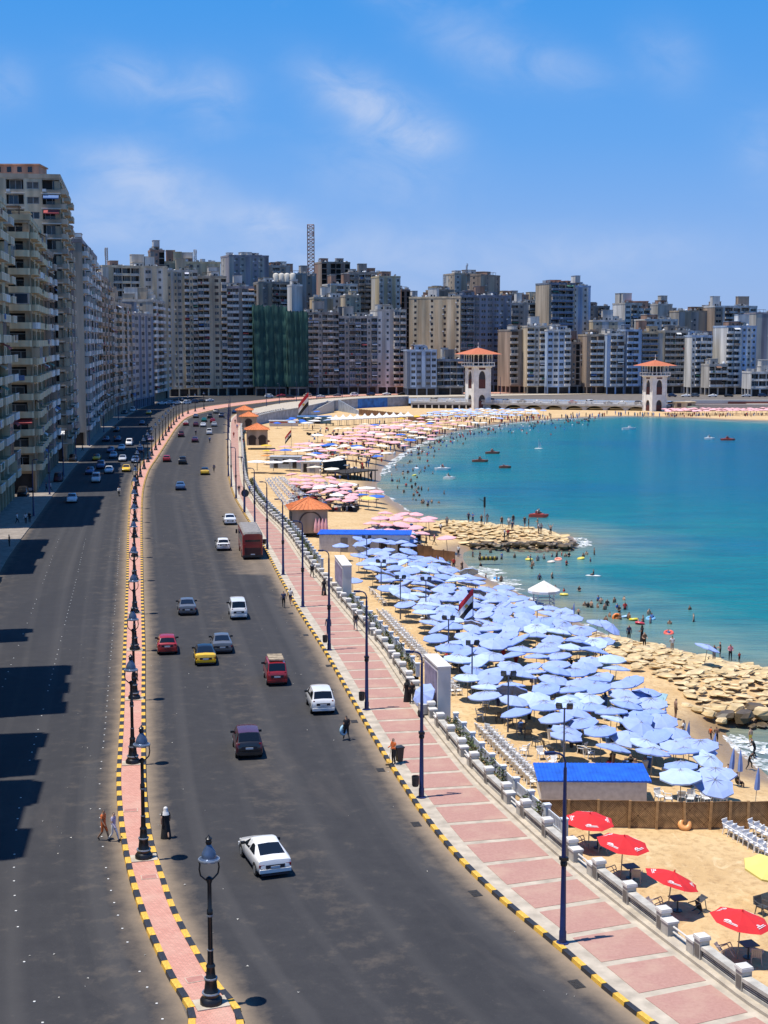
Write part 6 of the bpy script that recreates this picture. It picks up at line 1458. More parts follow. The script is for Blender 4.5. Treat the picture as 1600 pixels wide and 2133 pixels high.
# traffic far off, above the sea wall and on the bridge
rg = random.Random(8)
for i, (px, D, kd, c) in enumerate(((560, 690, 'van', 'white'), (585, 700, 'sedan', 'red'), (604, 684, 'suv', 'black'), (640, 698, 'van', 'beige'), (668, 690, 'sedan', 'silver'), (702, 706, 'hatch', 'grey'), (738, 712, 'van', 'white'), (772, 716, 'suv', 'navy'), (806, 722, 'sedan', 'white'), (838, 724, 'sedan', 'black'))):
    car(kd, c, (xD(px, D), D, .004), R(-68) + rg.uniform(-.1, .1) + (math.pi if i % 2 else 0), '%s %s on the far road above the sea wall, %s' % (c, {'van': 'van', 'sedan': 'sedan', 'suv': 'jeep', 'hatch': 'hatchback'}[kd], ('below the green netting', 'right of the white van', 'below the narrow netting', 'below the dark balconied block', 'right of the beige van', 'left of the farther white van', 'before the curved dark block', 'below the white topped block', 'nearing the bridge', 'entering the bridge')[i]), near=False, group='far traffic above the sea wall')
for i, (px, c, kd) in enumerate(((905, 'beige', 'van'), (940, 'white', 'sedan'), (1024, 'blue', 'van'), (1058, 'silver', 'suv'), (1090, 'black', 'sedan'), (1122, 'white', 'sedan'), (1160, 'silver', 'sedan'), (1196, 'red', 'hatch'), (1232, 'white', 'van'), (1270, 'grey', 'sedan'), (1302, 'white', 'sedan'), (1334, 'black', 'suv'))):
    root, (ax, ay), rz, dz = BR; D = 668 - (px - 860) * .05; x = xD(px, D); s = (x - ax) / math.cos(rz); y = ay + s * math.sin(rz) + (3.4 if i % 2 else 7.6); car(kd, c, (x, y, dz(s) + .005), rz - math.pi / 2 + (0 if i % 2 else math.pi), '%s %s crossing the bridge, %s' % (c, {'van': 'van', 'sedan': 'sedan', 'suv': 'jeep', 'hatch': 'hatchback'}[kd], ('left of the nearer tower', 'just left of the nearer tower', 'just right of the nearer tower', 'second vehicle right of the nearer tower', 'in front of the brown slab', 'below the beige block', 'below the pale blue block', 'halfway between the towers', 'past the middle of the bridge', 'below the light blue block', 'second vehicle left of the farther tower', 'just left of the farther tower')[i]), near=False, group='traffic on the bridge')
for i, (px, py, c, kd) in enumerate(((1402, 826, 'navy', 'suv'), (1430, 825, 'white', 'sedan'), (1450, 826, 'grey', 'van'), (1486, 824, 'white', 'sedan'), (1520, 825, 'black', 'sedan'), (1556, 824, 'silver', 'sedan'), (1590, 825, 'navy', 'van'))):
    car(kd, c, (xD(px, 700), 700, 0), R(90 if i % 2 else -90), '%s %s on the road right of the farther tower, %s' % (c, {'van': 'van', 'sedan': 'sedan', 'suv': 'jeep'}[kd], ('closest to the tower', 'behind the cream pavilion', 'right of the pavilion', 'at the start of the terrace', 'middle of the terrace', 'below the rounded block', 'at the frame edge')[i]), near=False, group='traffic right of the farther tower')

def bus():
    p = at(527, 1166, .004); th = heading(CR, p.x, p.y); t = thing('bus', 'tall red coach with a grey roof driving along the promenade kerb', 'bus', p, th); W2, L, H = 1.25, 10.5, 3.45
    red = paint('busred', (.24, .012, .012), .4); b = MB(); prof = [(W2, .35), (W2, 2.9), (W2 - .06, H - .18), (W2 - .25, H)]
    full = [(x, z) for x, z in prof] + [(-x, z) for x, z in prof[::-1]]; n = len(full)
    ys = [(0, .93), (.12, 1.0), (L - .25, 1.0), (L, .92)]; i0 = 0
    for y, s in ys: b.v += [(x * s, y, .35 + (z - .35) * (s if z > 2.95 else 1)) for x, z in full]
    for a in range(3):
        for k in range(n): b.f.append((a * n + k, (a + 1) * n + k, (a + 1) * n + (k + 1) % n, a * n + (k + 1) % n)); b.m.append(1 if k in (2, 3, 4) else 0)
    b.f.append(tuple(range(n))); b.m.append(0); b.f.append(tuple(3 * n + k for k in reversed(range(n)))); b.m.append(0)
    ob('body', b.mesh('body', [red, mat('bus_roof_grey', (.24, .22, .20), .7, var=.2)], .4), t)
    m = MB(); m.face([(-.95, -.012, 2.25), (.95, -.012, 2.25), (.88, .03, 3.12), (-.88, .03, 3.12)]); ob('rear_window', m.mesh('rear_window', [CGLASS]), t)
    m = MB(); m.box(-1.0, -.03, .6, 1.0, -.004, 1.5); ob('engine_cover', m.mesh('engine_cover', [mat('bus_dark', (.05, .012, .010), .6, var=.1)]), t)
    for sx in (-1, 1):
        for k in range(6):
            m = MB(); m.box(-.006, 0, 1.7, .006, 1.3, 2.75); ob('side_window', m.mesh('side_window', [CGLASS]), t, (sx * (W2 + .006), .7 + k * 1.5, 0))
        m = MB(); m.box(-.12, -.03, -.2, .12, .03, .2); ob('tail_light', m.mesh('tail_light', [LAMPR]), t, (sx * 1.02, -.03, 1.75)); 
        m = MB(); m.box(-.12, -.1, -.3, .12, .1, .25); ob('wing_mirror', m.mesh('wing_mirror', [BLACKP]), t, (sx * 1.45, L - .3, 2.3))
        for y in (2.6, 8.2):
            m = MB(); m.cyl((-.14, 0, 0), (.14, 0, 0), .48, n=14); w = ob('wheel', m.mesh('wheel', [TYRE], .6), t, (sx * (W2 - .12), y, .48)); m = MB(); m.cyl((-.15, 0, 0), (.15, 0, 0), .26, n=10); ob('rim', m.mesh('rim', [RIM]), w)
    m = MB(); m.face([(1.05, L + .01, 1.2), (-1.05, L + .01, 1.2), (-.95, L + .01, 2.9), (.95, L + .01, 2.9)]); ob('windshield', m.mesh('windshield', [CGLASS]), t)
    m = MB(); m.box(-1.24, -.08, .32, 1.24, .1, .58); ob('bumper', m.mesh('bumper', [BLACKP]), t); m = MB(); m.box(-.26, -.05, .62, .26, -.031, .74); ob('licence_plate', m.mesh('licence_plate', [PLATE]), t)
bus()
def motorcycle(px, py, toward, label, shirt):
    p = at(px, py, .0); th = heading(MR if not toward else ML, p.x, p.y) + (math.pi if toward else 0); t = thing('motorcycle', label, 'motorcycle', p, th)
    w = MB(); w.cyl((-.05, 0, 0), (.05, 0, 0), .3, n=12); WM_ = w.mesh('wheel', [TYRE])
    for y in (-.6, .62): ob('wheel', WM_, t, (0, y, .3))
    f = MB(); f.box(-.1, -.35, .35, .1, .35, .6); f.box(-.12, -.0, .6, .12, .38, .85); f.tube([(0, .62, .3), (0, .45, 1.0)], .04); f.tube([(-.34, .38, 1.05), (.34, .38, 1.05)], .03); ob('frame', f.mesh('frame', [BLACKP]), t); s = MB(); s.box(-.13, -.6, .72, .13, .0, .82); ob('saddle', s.mesh('saddle', [BLACKP]), t)
    return p, th
MOTO = [motorcycle(248, 1033, True, 'motorcycle ridden towards the camera beside the median', 0), motorcycle(437, 922, False, 'motorcycle ridden away behind the white van of the cluster', 0), motorcycle(408, 906, False, 'motorcycle ridden away in the middle of the cluster', 0)]
# ------------------------------------------------------------------ rocks
def rocks():
    rm = [mat('rock_sandstone_' + str(i), c, .92, var=.28, scale=1.2, bump=.5, bscale=5) for i, c in enumerate(((.66, .49, .26), (.61, .445, .225), (.69, .53, .30)))]; rd = mat('rock_wet', (.12, .085, .045), .5, var=.3, scale=2)
    rg = random.Random(21); var = []
    for k in range(10):
        mb = MB(); mb.ico((0, 0, 0), .5, (1, rg.uniform(.6, .85), rg.uniform(.34, .55)), 0, .22, rg, 7, 4)
        for i, v in enumerate(mb.v): mb.v[i] = (v[0], v[1], min(v[2], .5 * .26 + rg.uniform(-.02, .02)))
        var.append([mb.mesh('rock', [m], .5) for m in rm] + [mb.mesh('rock', [rd], .5)])
    def inside(P, x, y):
        c = False
        for (a, b), (d, e) in zip(P, P[1:] + P[:1]):
            if (b > y) != (e > y) and x < (d - a) * (y - b) / (e - b) + a: c = not c
        return c
    def heap(label, poly_px, size, maxn, lift, zref, extra=(), name='rock_groyne'):
        P = [tuple(at(x, y, zref)[:2]) for x, y in poly_px]; xs = [p[0] for p in P]; ys = [p[1] for p in P]
        root = thing(name, label, 'breakwater', (sum(xs) / len(xs), sum(ys) / len(ys), zref)); pts = []; tries = 0
        while len(pts) < maxn and tries < 60000:
            tries += 1; x, y = rg.uniform(min(xs), max(xs)), rg.uniform(min(ys), max(ys))
            if not inside(P, x, y): continue
            s = size * rg.choice((.6, .8, 1, 1, 1.2, 1.5))
            if any((x - a) ** 2 + (y - b) ** 2 < (.36 * (s + q)) ** 2 for a, b, q in pts): continue
            pts.append((x, y, s))
        P0 = root.location
        for x, y, s in pts:
            z = max(bz(x, y), WL - .2) + lift * rg.uniform(.5, 1.1); k = rg.choice((0, 0, 1, 2)); wet = z < WL + .35
            o = ob('rock', rg.choice(var)[3 if wet else k], root, (x - P0.x, y - P0.y, z - P0.z), rg.uniform(0, 6.3), (s * 1.12, s * rg.uniform(.85, 1.3), s * rg.uniform(.34, .64))); o.rotation_euler = (rg.uniform(-.15, .15), rg.uniform(-.15, .15), rg.uniform(-.5, .5) + rg.choice((0, 0, 1.2)))
        for px, py, s, wet in extra:
            p = at(px, py, WL + .3); ob('rock', rg.choice(var)[3 if wet else rg.randrange(3)], root, (p.x - P0.x, p.y - P0.y, .1), rg.uniform(0, 6), (s, s, s * 1.1))
    heap('broad groyne of tan boulders running into the sea on the right', [(1205, 1330), (1290, 1333), (1420, 1354), (1500, 1378), (1600, 1390), (1700, 1420), (1740, 1470), (1640, 1500), (1560, 1498), (1470, 1480), (1400, 1440), (1310, 1418), (1250, 1380)], 1.35, 290, .35, -3.6,
         [(1452, 1492, 1.5, 0), (1478, 1502, 1.8, 0), (1512, 1505, 2.2, 1), (1548, 1506, 2.4, 1), (1590, 1500, 2.4, 0), (1496, 1490, 1.8, 0), (1535, 1490, 2.0, 0), (1575, 1490, 2.2, 1), (1430, 1484, 1.2, 0), (1502, 1516, 1.2, 0)])
    heap('low rock spit with people on it reaching into the bay', [(905, 1112), (930, 1094), (1000, 1097), (1100, 1106), (1180, 1116), (1200, 1128), (1185, 1139), (1130, 1142), (1050, 1140), (972, 1134)], 1.5, 240, .25, -3.8, [(x, 1140 + rg.uniform(-4, 3), rg.uniform(1.2, 2.2), 1) for x in range(985, 1200, 9)], 'rock_spit')
rocks()

# ------------------------------------------------------------------ parasols
def cloth(n_, c): 
    return mat('cloth_' + n_, c, .85, var=.07, scale=1.4)
CL = {'blue': (.295, .385, .70), 'blueb': (.33, .42, .70), 'bluec': (.255, .355, .69), 'pink': (.78, .40, .42), 'white': (.76, .74, .70), 'red': (.62, .018, .022), 'yellow': (.72, .58, .16), 'cream': (.74, .68, .54), 'royal': (.03, .14, .58), 'orange': (.68, .25, .05), 'amber': (.78, .48, .04), 'paleblue': (.42, .53, .74)}
POLEM = mat('parasol_pole', (.30, .28, .26), .5, var=.1); POLEW = mat('parasol_pole_wood', (.24, .17, .10), .7, var=.2)
def canopy_mb(r=1.2, h=.42, n=8, val=.10, seed=0, cut=False):
    mb = MB(); rg = random.Random(seed); sub = 2; N = n * sub
    def ring(f, z):
        out = []
        for k in range(N):
            a = 2 * math.pi * k / N; rib = (k % sub == 0); q = r * f * (1.0 if rib else math.cos(math.pi / n) * (1 - .02 * f)); zz = z + (0 if rib else -.028 * f) + rg.uniform(-.012, .012) * f
            out.append((q * math.cos(a), q * math.sin(a), zz))
        return out
    R_ = [ring(.35, h * .72), ring(.7, h * .40), ring(1.0, 0.0)]
    if val: R_.append([(x * 1.004, y * 1.004, z - val) for x, y, z in R_[-1]])
    i = len(mb.v); mb.v.append((0, 0, h))
    for rr in R_: mb.v += rr
    for k in range(N): mb.f.append((i, i + 1 + k, i + 1 + (k + 1) % N)); mb.m.append(0)
    for j in range(len(R_) - 1):
        a = i + 1 + j * N
        for k in range(N): mb.f.append((a + k, a + N + k, a + N + (k + 1) % N, a + (k + 1) % N)); mb.m.append(0)
    mb.cyl((0, 0, h - .02), (0, 0, h + .12), .03, .015, 5, 0)
    return mb
def ribs_mb(r, h, n=8):
    mb = MB()
    for k in range(n):
        a = 2 * math.pi * k / n; mb.cyl((0, 0, h - .05), (r * .98 * math.cos(a), r * .98 * math.sin(a), -.015), .012, n=4)
    return mb
CAN = [canopy_mb(1.2, .30 + .05 * (s % 3), 8, .08, s) for s in range(4)]
CANM = {}
def parasol(col, pos, label, group, r=1.25, H=2.05, tilt=None, parts=True, rg=rnd, name='parasol', cat='parasol', pole=None, spin=None):
    k = rg.randrange(4); key = (col, k, parts)
    if key not in CANM:
        if parts: CANM[key] = CAN[k].mesh('canopy', [cloth(col, CL[col])])
        else:
            mb = MB(); mb.add(CAN[k], Matrix.Translation((0, 0, 0))); mb.cyl((0, 0, -2.0), (0, 0, .3), .035, n=5, m=1); CANM[key] = mb.mesh('parasol', [cloth(col, CL[col]), POLEM])
        if 'pole' not in CANM: m_ = MB(); m_.cyl((0, 0, -.15), (0, 0, 1.0), .028, n=6); CANM['pole'] = m_.mesh('pole', [POLEM]); CANM['ribs'] = ribs_mb(1.2, .42).mesh('ribs', [POLEM])
    if tilt is None: tilt = (rg.gauss(0, .06), rg.gauss(0, .06))
    s = r / 1.2; sp = rg.uniform(0, 1.57) if spin is None else spin
    if not parts:
        o = ob(name, CANM[key], None, (pos[0], pos[1], pos[2] + H), sp, (s, s, 1)); o.rotation_euler = (tilt[0], tilt[1], sp); return tag(o, label, cat, group)
    t = thing(name, label, cat, pos, 0, group); t.rotation_euler = (tilt[0] * .6, tilt[1] * .6, 0)
    ob('pole', CANM['pole'], t, (0, 0, 0), 0, (1, 1, H + .3)); c = ob('canopy', CANM[key], t, (0, 0, H), sp, (s, s, s)); c.rotation_euler = (tilt[0], tilt[1], sp); ob('ribs', CANM['ribs'], c, (0, 0, -.01))
    return t
ORDS = ['first'] + ORD[1:]
def ordw(i): return ORDS[i] if i < len(ORDS) else 'last'
def rows_field(rows, step, fn, jit=.5, rg=rnd):
    """rows: (picture row of the feet, left, right); lays the spots on the beach row by row"""
    out = []
    for ri, (py, xl, xr) in enumerate(rows):
        a = atB(xl, py); b = atB(xr, py); n = max(1, int((b.x - a.x) / step) + 1)
        for k in range(n):
            x = a.x + (k + (.5 if ri % 2 else .1)) * step + rg.uniform(-jit, jit) * .6; y = a.y + rg.uniform(-jit, jit)
            if x > b.x + .8: break
            fn(ri, k, Vector((x, y, bz(x, y))))
def blue_field():
    rg = random.Random(77)
    L_ = [(1182, 742), (1215, 772), (1285, 832), (1330, 885), (1400, 935), (1500, 1005), (1560, 1125), (1600, 1215), (1640, 1375), (1685, 1400)]
    R_ = [(1182, 850), (1200, 935), (1235, 1000), (1270, 1085), (1300, 1155), (1340, 1205), (1380, 1255), (1420, 1280), (1470, 1305), (1520, 1352), (1590, 1425), (1660, 1505), (1685, 1515)]
    D = 87.5; rows = []
    while D < 206:
        py = None
        zz = -2.2; d = Vector((0, D, zz - CAM_H)); c, s = math.cos(PITCH), math.sin(PITCH); py = 1066.5 - FPX * (d.y * s + d.z * c) / (d.y * c - d.z * s)
        xl = np.interp(py, [a for a, b in L_], [b for a, b in L_]); xr = np.interp(py, [a for a, b in R_], [b for a, b in R_]); rows.append((py, float(xl), float(xr))); D += 2.75
    cnt = [0]
    def put(ri, k, p):
        if 87 < p.y < 93.5 and p.x < 18.2 and p.x > 8.0: return     # the blue hut stands here
        if p.y < 196 and p.y > 190 and p.x < 4: return
        big = rg.random() < .16
        tl = (rg.gauss(.02, .10), rg.gauss(0, .10)) if not big else (rg.uniform(-.3, .3), rg.uniform(-.35, .35))
        parasol(rg.choice(('blue', 'blue', 'blueb', 'bluec', 'blue', 'blueb', 'bluec', 'paleblue')), p, 'pale blue parasol, %s row beyond the blue hut, %s from the promenade side' % (ordw(ri), ordw(k)), 'pale blue parasols in the large field', rg.uniform(1.15, 1.42), rg.uniform(1.8, 2.3), tl, True, rg)
        cnt[0] += 1
    rows_field(rows, 2.12, put, .75, rg)
    for px, py, tl, lab in ((1455, 1610, (.3, .1), 'round pale blue parasol tipped towards the camera on the wet sand'), (1318, 1500, (.2, .75), 'strongly tipped pale blue parasol at the right edge of the field'), (1240, 1340, (.1, .15), 'left of two overlapping pale blue parasols at the near end of the groyne'), (1262, 1346, (.25, .3), 'right of two overlapping pale blue parasols at the near end of the groyne'), (1466, 1392, (.2, .2), 'lone pale blue parasol standing out on the tan boulders'), (917, 1205, (.4, .5), 'tilted pale blue parasol by the brown screen at the far shore'), (710, 1168, (0, 0), 'pale blue parasol in front of the long white hut doors'), (735, 1245, (.05, 0), 'pale blue square looking parasol beside the farther gateway wall'), (897, 1486, (.25, -.55), 'pale blue parasol leaning on the nearer gateway wall'), (1175, 1592, (0, .1), 'small pale blue parasol just left of the blue hut roof')):
        parasol('blue', atB(px, py) if px != 897 else at(px, py, .15), lab, 'single pale blue parasols', 1.2 if px != 897 else .95, 2.0 if px != 897 else 1.55, tl, True, rg)
    # folded parasols
    fm = MB(); fm.lathe([(.02, -.02), (.17, .02), (.15, .5), (.10, 1.0), (.03, 1.45)], 8, 0); fm.cyl((0, 0, -1.2), (0, 0, 1.6), .022, n=5, m=1)
    fm.v = [(x * (1 + .25 * math.sin(5 * math.atan2(y, x))), y * (1 + .25 * math.sin(5 * math.atan2(y, x))), z) for x, y, z in fm.v]; FM = fm.mesh('folded_parasol', [cloth('foldblue', (.16, .25, .55)), POLEM])
    for px, py, lab in ((1384, 1542, 'beside the bare chested man on the sand'), (1345, 1500, 'behind the strongly tipped parasol'), (1484, 1600, 'right of the round tipped parasol'), (1575, 1680, 'nearest the lattice fence on the right'), (1430, 1575, 'behind the round tipped parasol'), (1540, 1640, 'right one by the pair on chairs'), (1522, 1635, 'left one by the pair on chairs'), (1193, 1305, 'at the waterline beside the lifeguard tower'), (911, 1200, 'beside the tilted parasol near the brown screen'), (1353, 1508, 'beside the blue and white loungers')):
        p = atB(px, py); p.z += 1.1; o = ob('folded_parasol', FM, None, p); o.rotation_euler = (rg.uniform(-.1, .1), rg.uniform(-.14, .14), rg.uniform(0, 3)); tag(o, 'folded blue parasol ' + lab, 'folded parasol', 'folded blue parasols')
    return cnt[0]
NBLUE = blue_field()
def pink_fields():
    rg = random.Random(99)
    def mk(cols, lab, grp, parts=False, r=(1.25, 1.5)):
        def f(ri, k, p):
            c = rg.choice(cols); parasol(c, p, '%s parasol %s, %s row up, %s from the left' % ({'royal': 'deep blue', 'paleblue': 'pale blue'}.get(c, c), lab, ordw(ri), ordw(k)), grp, rg.uniform(*r), rg.uniform(1.9, 2.3), None, parts, rg)
        return f
    rows_field([(1142, 772, 862), (1131, 762, 868), (1119, 768, 872), (1107, 778, 876), (1096, 800, 880)], 2.35, mk(['pink'], 'before the rock spit', 'pink parasols before the rock spit', True), .4, rg)
    rows_field([(1064, 690, 745), (1056, 690, 742), (1047, 650, 738), (1038, 625, 730), (1029, 610, 722), (1020, 600, 706), (1011, 606, 690)], 2.5, mk(['pink'] * 8 + ['white'], 'behind the large orange kiosk', 'pink parasols behind the large kiosk', True), .5, rg)
    rows_field([(992, 655, 722), (984, 660, 715)], 3.6, mk(['cream', 'white'], 'beside the dark platform', 'cream parasols by the dark platform', False, (1.6, 2.0)), .4, rg)
    rows_field([(981, 600, 640), (976, 640, 712), (970, 630, 700), (964, 632, 722), (953, 640, 742), (943, 645, 782), (934, 690, 805)], 3.5, mk(['pink'] * 9 + ['white'] * 4 + ['royal'] * 1 + ['cream'] * 2, 'on the crowded middle beach', 'mixed parasols on the middle beach', False, (1.6, 2.1)), 1.2, rg)
    P = parasol
    for px, py, c, lab in ((893, 1108, 'pink', 'lone pink parasol at the root of the rock spit'), (930, 1150, 'pink', 'small pink parasol in front of the rock spit near the brown screen'), (768, 1062, 'yellow', 'small yellow parasol near the waterline beyond the pink cluster'), (660, 962, 'royal', 'deep blue parasol among the far pink ones, the larger of two'), (678, 945, 'royal', 'deep blue parasol among the far pink ones, the smaller of two'), (555, 945, 'amber', 'yellow striped parasol, top of the stack beside the arched kiosk'), (558, 957, 'amber', 'yellow striped parasol, middle of the stack beside the arched kiosk'), (556, 968, 'orange', 'orange striped parasol, lowest of the stack beside the arched kiosk'), (552, 935, 'red', 'red striped parasol behind the yellow ones by the arched kiosk'), (836, 884, 'amber', 'bright yellow parasol at the end of the white tent row'), (660, 868, 'royal', 'deep blue parasol at the foot of the brown staircase'), (822, 880, 'royal', 'deep blue parasol beside the bright yellow one'), (895, 895, 'royal', 'deep blue parasol in front of the far blue strip'), (868, 879, 'amber', 'yellow parasol in front of the brown screen under the bridge')):
        P(c, atB(px, py), lab, 'odd coloured parasols on the far beach', 1.5, 2.1, None, False, rg)
    for px, py, lab in ((536, 985, 'left of two wide white square parasols beside the pale blue cabin'), (570, 986, 'right of two wide white square parasols beside the pale blue cabin'), (640, 897, 'wide white parasol in front of the blue stall, lower one'), (655, 892, 'wide white parasol in front of the blue stall, upper one')):
        P('white', atB(px, py), lab, 'wide white parasols', 2.3, 2.5, (0, 0), False, rg)
    # rows too far and too many to tell apart
    def mass(rows, step, cols, r, name):
        mb = MB(); mats = [cloth(c, CL[c]) for c in cols] + [POLEM]
        def f(ri, k, p):
            M = Matrix.Translation((p.x, p.y, p.z + rg.uniform(1.8, 2.3))) @ Matrix.Rotation(rg.uniform(0, 1), 4, 'Z') @ Matrix.Rotation(rg.gauss(0, .08), 4, 'X') @ Matrix.Diagonal((r / 1.2 * rg.uniform(.85, 1.15),) * 2 + (1, 1)); i = rg.randrange(len(cols)); mb.add(CAN[rg.randrange(4)], M, [i]); mb.cyl((p.x, p.y, p.z), (p.x, p.y, p.z + 2), .05, n=4, m=len(cols))
        rows_field(rows, step, f, .8, rg); struct(name, mb.mesh(name, mats), 'stuff')
    mass([(876, 880, 1050), (872, 890, 1075), (868.5, 905, 1110), (865.5, 920, 1130), (863, 950, 1120)], 2.7, ['paleblue', 'paleblue', 'blue', 'white'], 1.5, 'far_parasols')
    mass([(1052, 745, 785), (1042, 738, 775), (1032, 726, 762), (956, 560, 640), (948, 590, 690), (940, 610, 690), (926, 700, 842), (918, 735, 862), (911, 752, 892), (904, 770, 905), (960, 735, 800), (951, 745, 800), (942, 690, 760), (929, 745, 850), (922, 660, 730), (914, 720, 800), (907, 700, 780), (901, 740, 860), (897, 760, 880)], 3.0, ['pink', 'pink', 'pink', 'white', 'cream', 'pink', 'pink', 'white', 'pink', 'royal'], 1.75, 'far_parasols')
    mass([(899, 800, 905), (893.5, 815, 940), (888.5, 845, 975), (884, 870, 1000)], 2.8, ['pink', 'pink', 'white', 'cream'], 1.6, 'far_parasols')
    mass([(866.5, 1392, 1640), (864, 1385, 1640), (861.5, 1385, 1640)], 2.6, ['pink'], 1.6, 'far_parasols')
    mass([(893, 575, 640), (887, 590, 700), (883, 610, 690)], 4.5, ['white', 'paleblue', 'royal', 'white'], 1.6, 'far_parasols')
    # stools, tables, cool boxes and bags strewn under the far parasols
    mb = MB(); cc = [fab(c, FC[c]) for c in ('black', 'brown', 'white', 'red', 'blue', 'beige', 'grey')]
    for k in range(900):
        py = rg.choice((rg.uniform(895, 985), rg.uniform(1010, 1066), rg.uniform(1100, 1145))); xl, xr = (640, 890) if py < 990 else ((605, 745) if py < 1070 else (765, 875)); px = rg.uniform(xl, xr); p = atB(px, py)
        if shore_at(p.x, p.y) < 4: continue
        M = Matrix.Translation(p) @ Matrix.Rotation(rg.uniform(0, 3), 4, 'Z'); s = rg.uniform(.2, .55); mb.box(-s, -s * .6, 0, s, s * .6, rg.uniform(.25, .8), rg.choice((0, 0, 0, 1, 2, 2, 3, 4, 5, 6)), M)
    struct('beach_clutter', mb.mesh('beach_clutter', cc), 'stuff')
    # peaked white tents under the sea wall
    tb = MB(); h = 2.3
    for sx in (-1, 1):
        for sy in (-1, 1): tb.cyl((sx * 1.7, sy * 1.7, 0), (sx * 1.7, sy * 1.7, h), .06, n=4, m=1)
    c = [(-1.8, -1.8), (1.8, -1.8), (1.8, 1.8), (-1.8, 1.8)]
    for i in range(4):
        a, b = c[i], c[(i + 1) % 4]; m1 = (a[0] * .35, a[1] * .35, h + .75); m2 = (b[0] * .35, b[1] * .35, h + .75); tb.face([(*a, h), (*b, h), m2, m1]); tb.face([m1, m2, (0, 0, h + 1.7)]); tb.face([(*a, h - .3), (*b, h - .3), (*b, h), (*a, h)])
    TB = tb.mesh('peaked_tent', [cloth('white', CL['white']), POLEM])
    for k in range(11):
        p = atB(700 + k * 15, 887 - k * .8); tag(ob('peaked_tent', TB, None, p, .2), 'white peaked tent in the row under the sea wall, %s from the staircase' % ordw(k), 'tent', 'white peaked tents')
    # brown screens
    sm = mat('screen_brown', (.17, .085, .04), .9, var=.25, scale=1)
    def screen(a, b, h, lab):
        p, q = atB(*a), atB(*b); d = q - p; L = math.hypot(d.x, d.y); t = thing('screen', lab, 'screen', p, math.atan2(d.y, d.x)); n = max(2, int(L / 2.4))
        for k in range(n):
            mb = MB(); mb.box(L * k / n + .02, -.04, 0, L * (k + 1) / n - .02, .04, h); mb.box(L * k / n - .05, -.08, 0, L * k / n + .05, .08, h + .15); ob('screen_panel', mb.mesh('screen_panel', [sm]), t)
    screen((862, 1158), (900, 1166), 1.6, 'brown screen joined to the end of the long white hut'); screen((900, 1168), (948, 1180), 1.6, 'brown screen beside the tilted parasol at the far shore'); screen((748, 864), (845, 872), 2.4, 'long brown screen under the blue painted sea wall'); screen((850, 876), (905, 882), 2.0, 'brown screen at the foot of the bridge gallery')
    # dark platform on posts at the waterline
    t = thing('platform', 'dark wooden platform on posts at the waterline beyond the pink parasols', 'platform', atB(722, 1000)); p0 = t.location; q = atB(788, 1003); d = q - p0; t.rotation_euler = (0, 0, math.atan2(d.y, d.x)); L = math.hypot(d.x, d.y); dm = mat('platform_dark', (.035, .028, .022), .85, var=.3)
    mb = MB(); mb.box(0, 0, 1.3, L, 7, 1.5); ob('deck', mb.mesh('deck', [dm]), t); mb = MB(); mb.box(0, 6.6, 1.5, L * .72, 6.8, 3.6); ob('back_wall', mb.mesh('back_wall', [dm]), t)
    for k in range(9):
        mb = MB(); mb.cyl((0, 0, -1.2), (0, 0, 1.3), .12, n=5); ob('post', mb.mesh('post', [dm]), t, (L * (k + .3) / 9, .2, 0))
    for k in range(5):
        mb = MB(); mb.cyl((0, 0, 0), (0, 0, 2.2), .05, n=4); ob('roof_post', mb.mesh('roof_post', [dm]), t, (L * k / 4.2, .3, 1.5))
pink_fields()

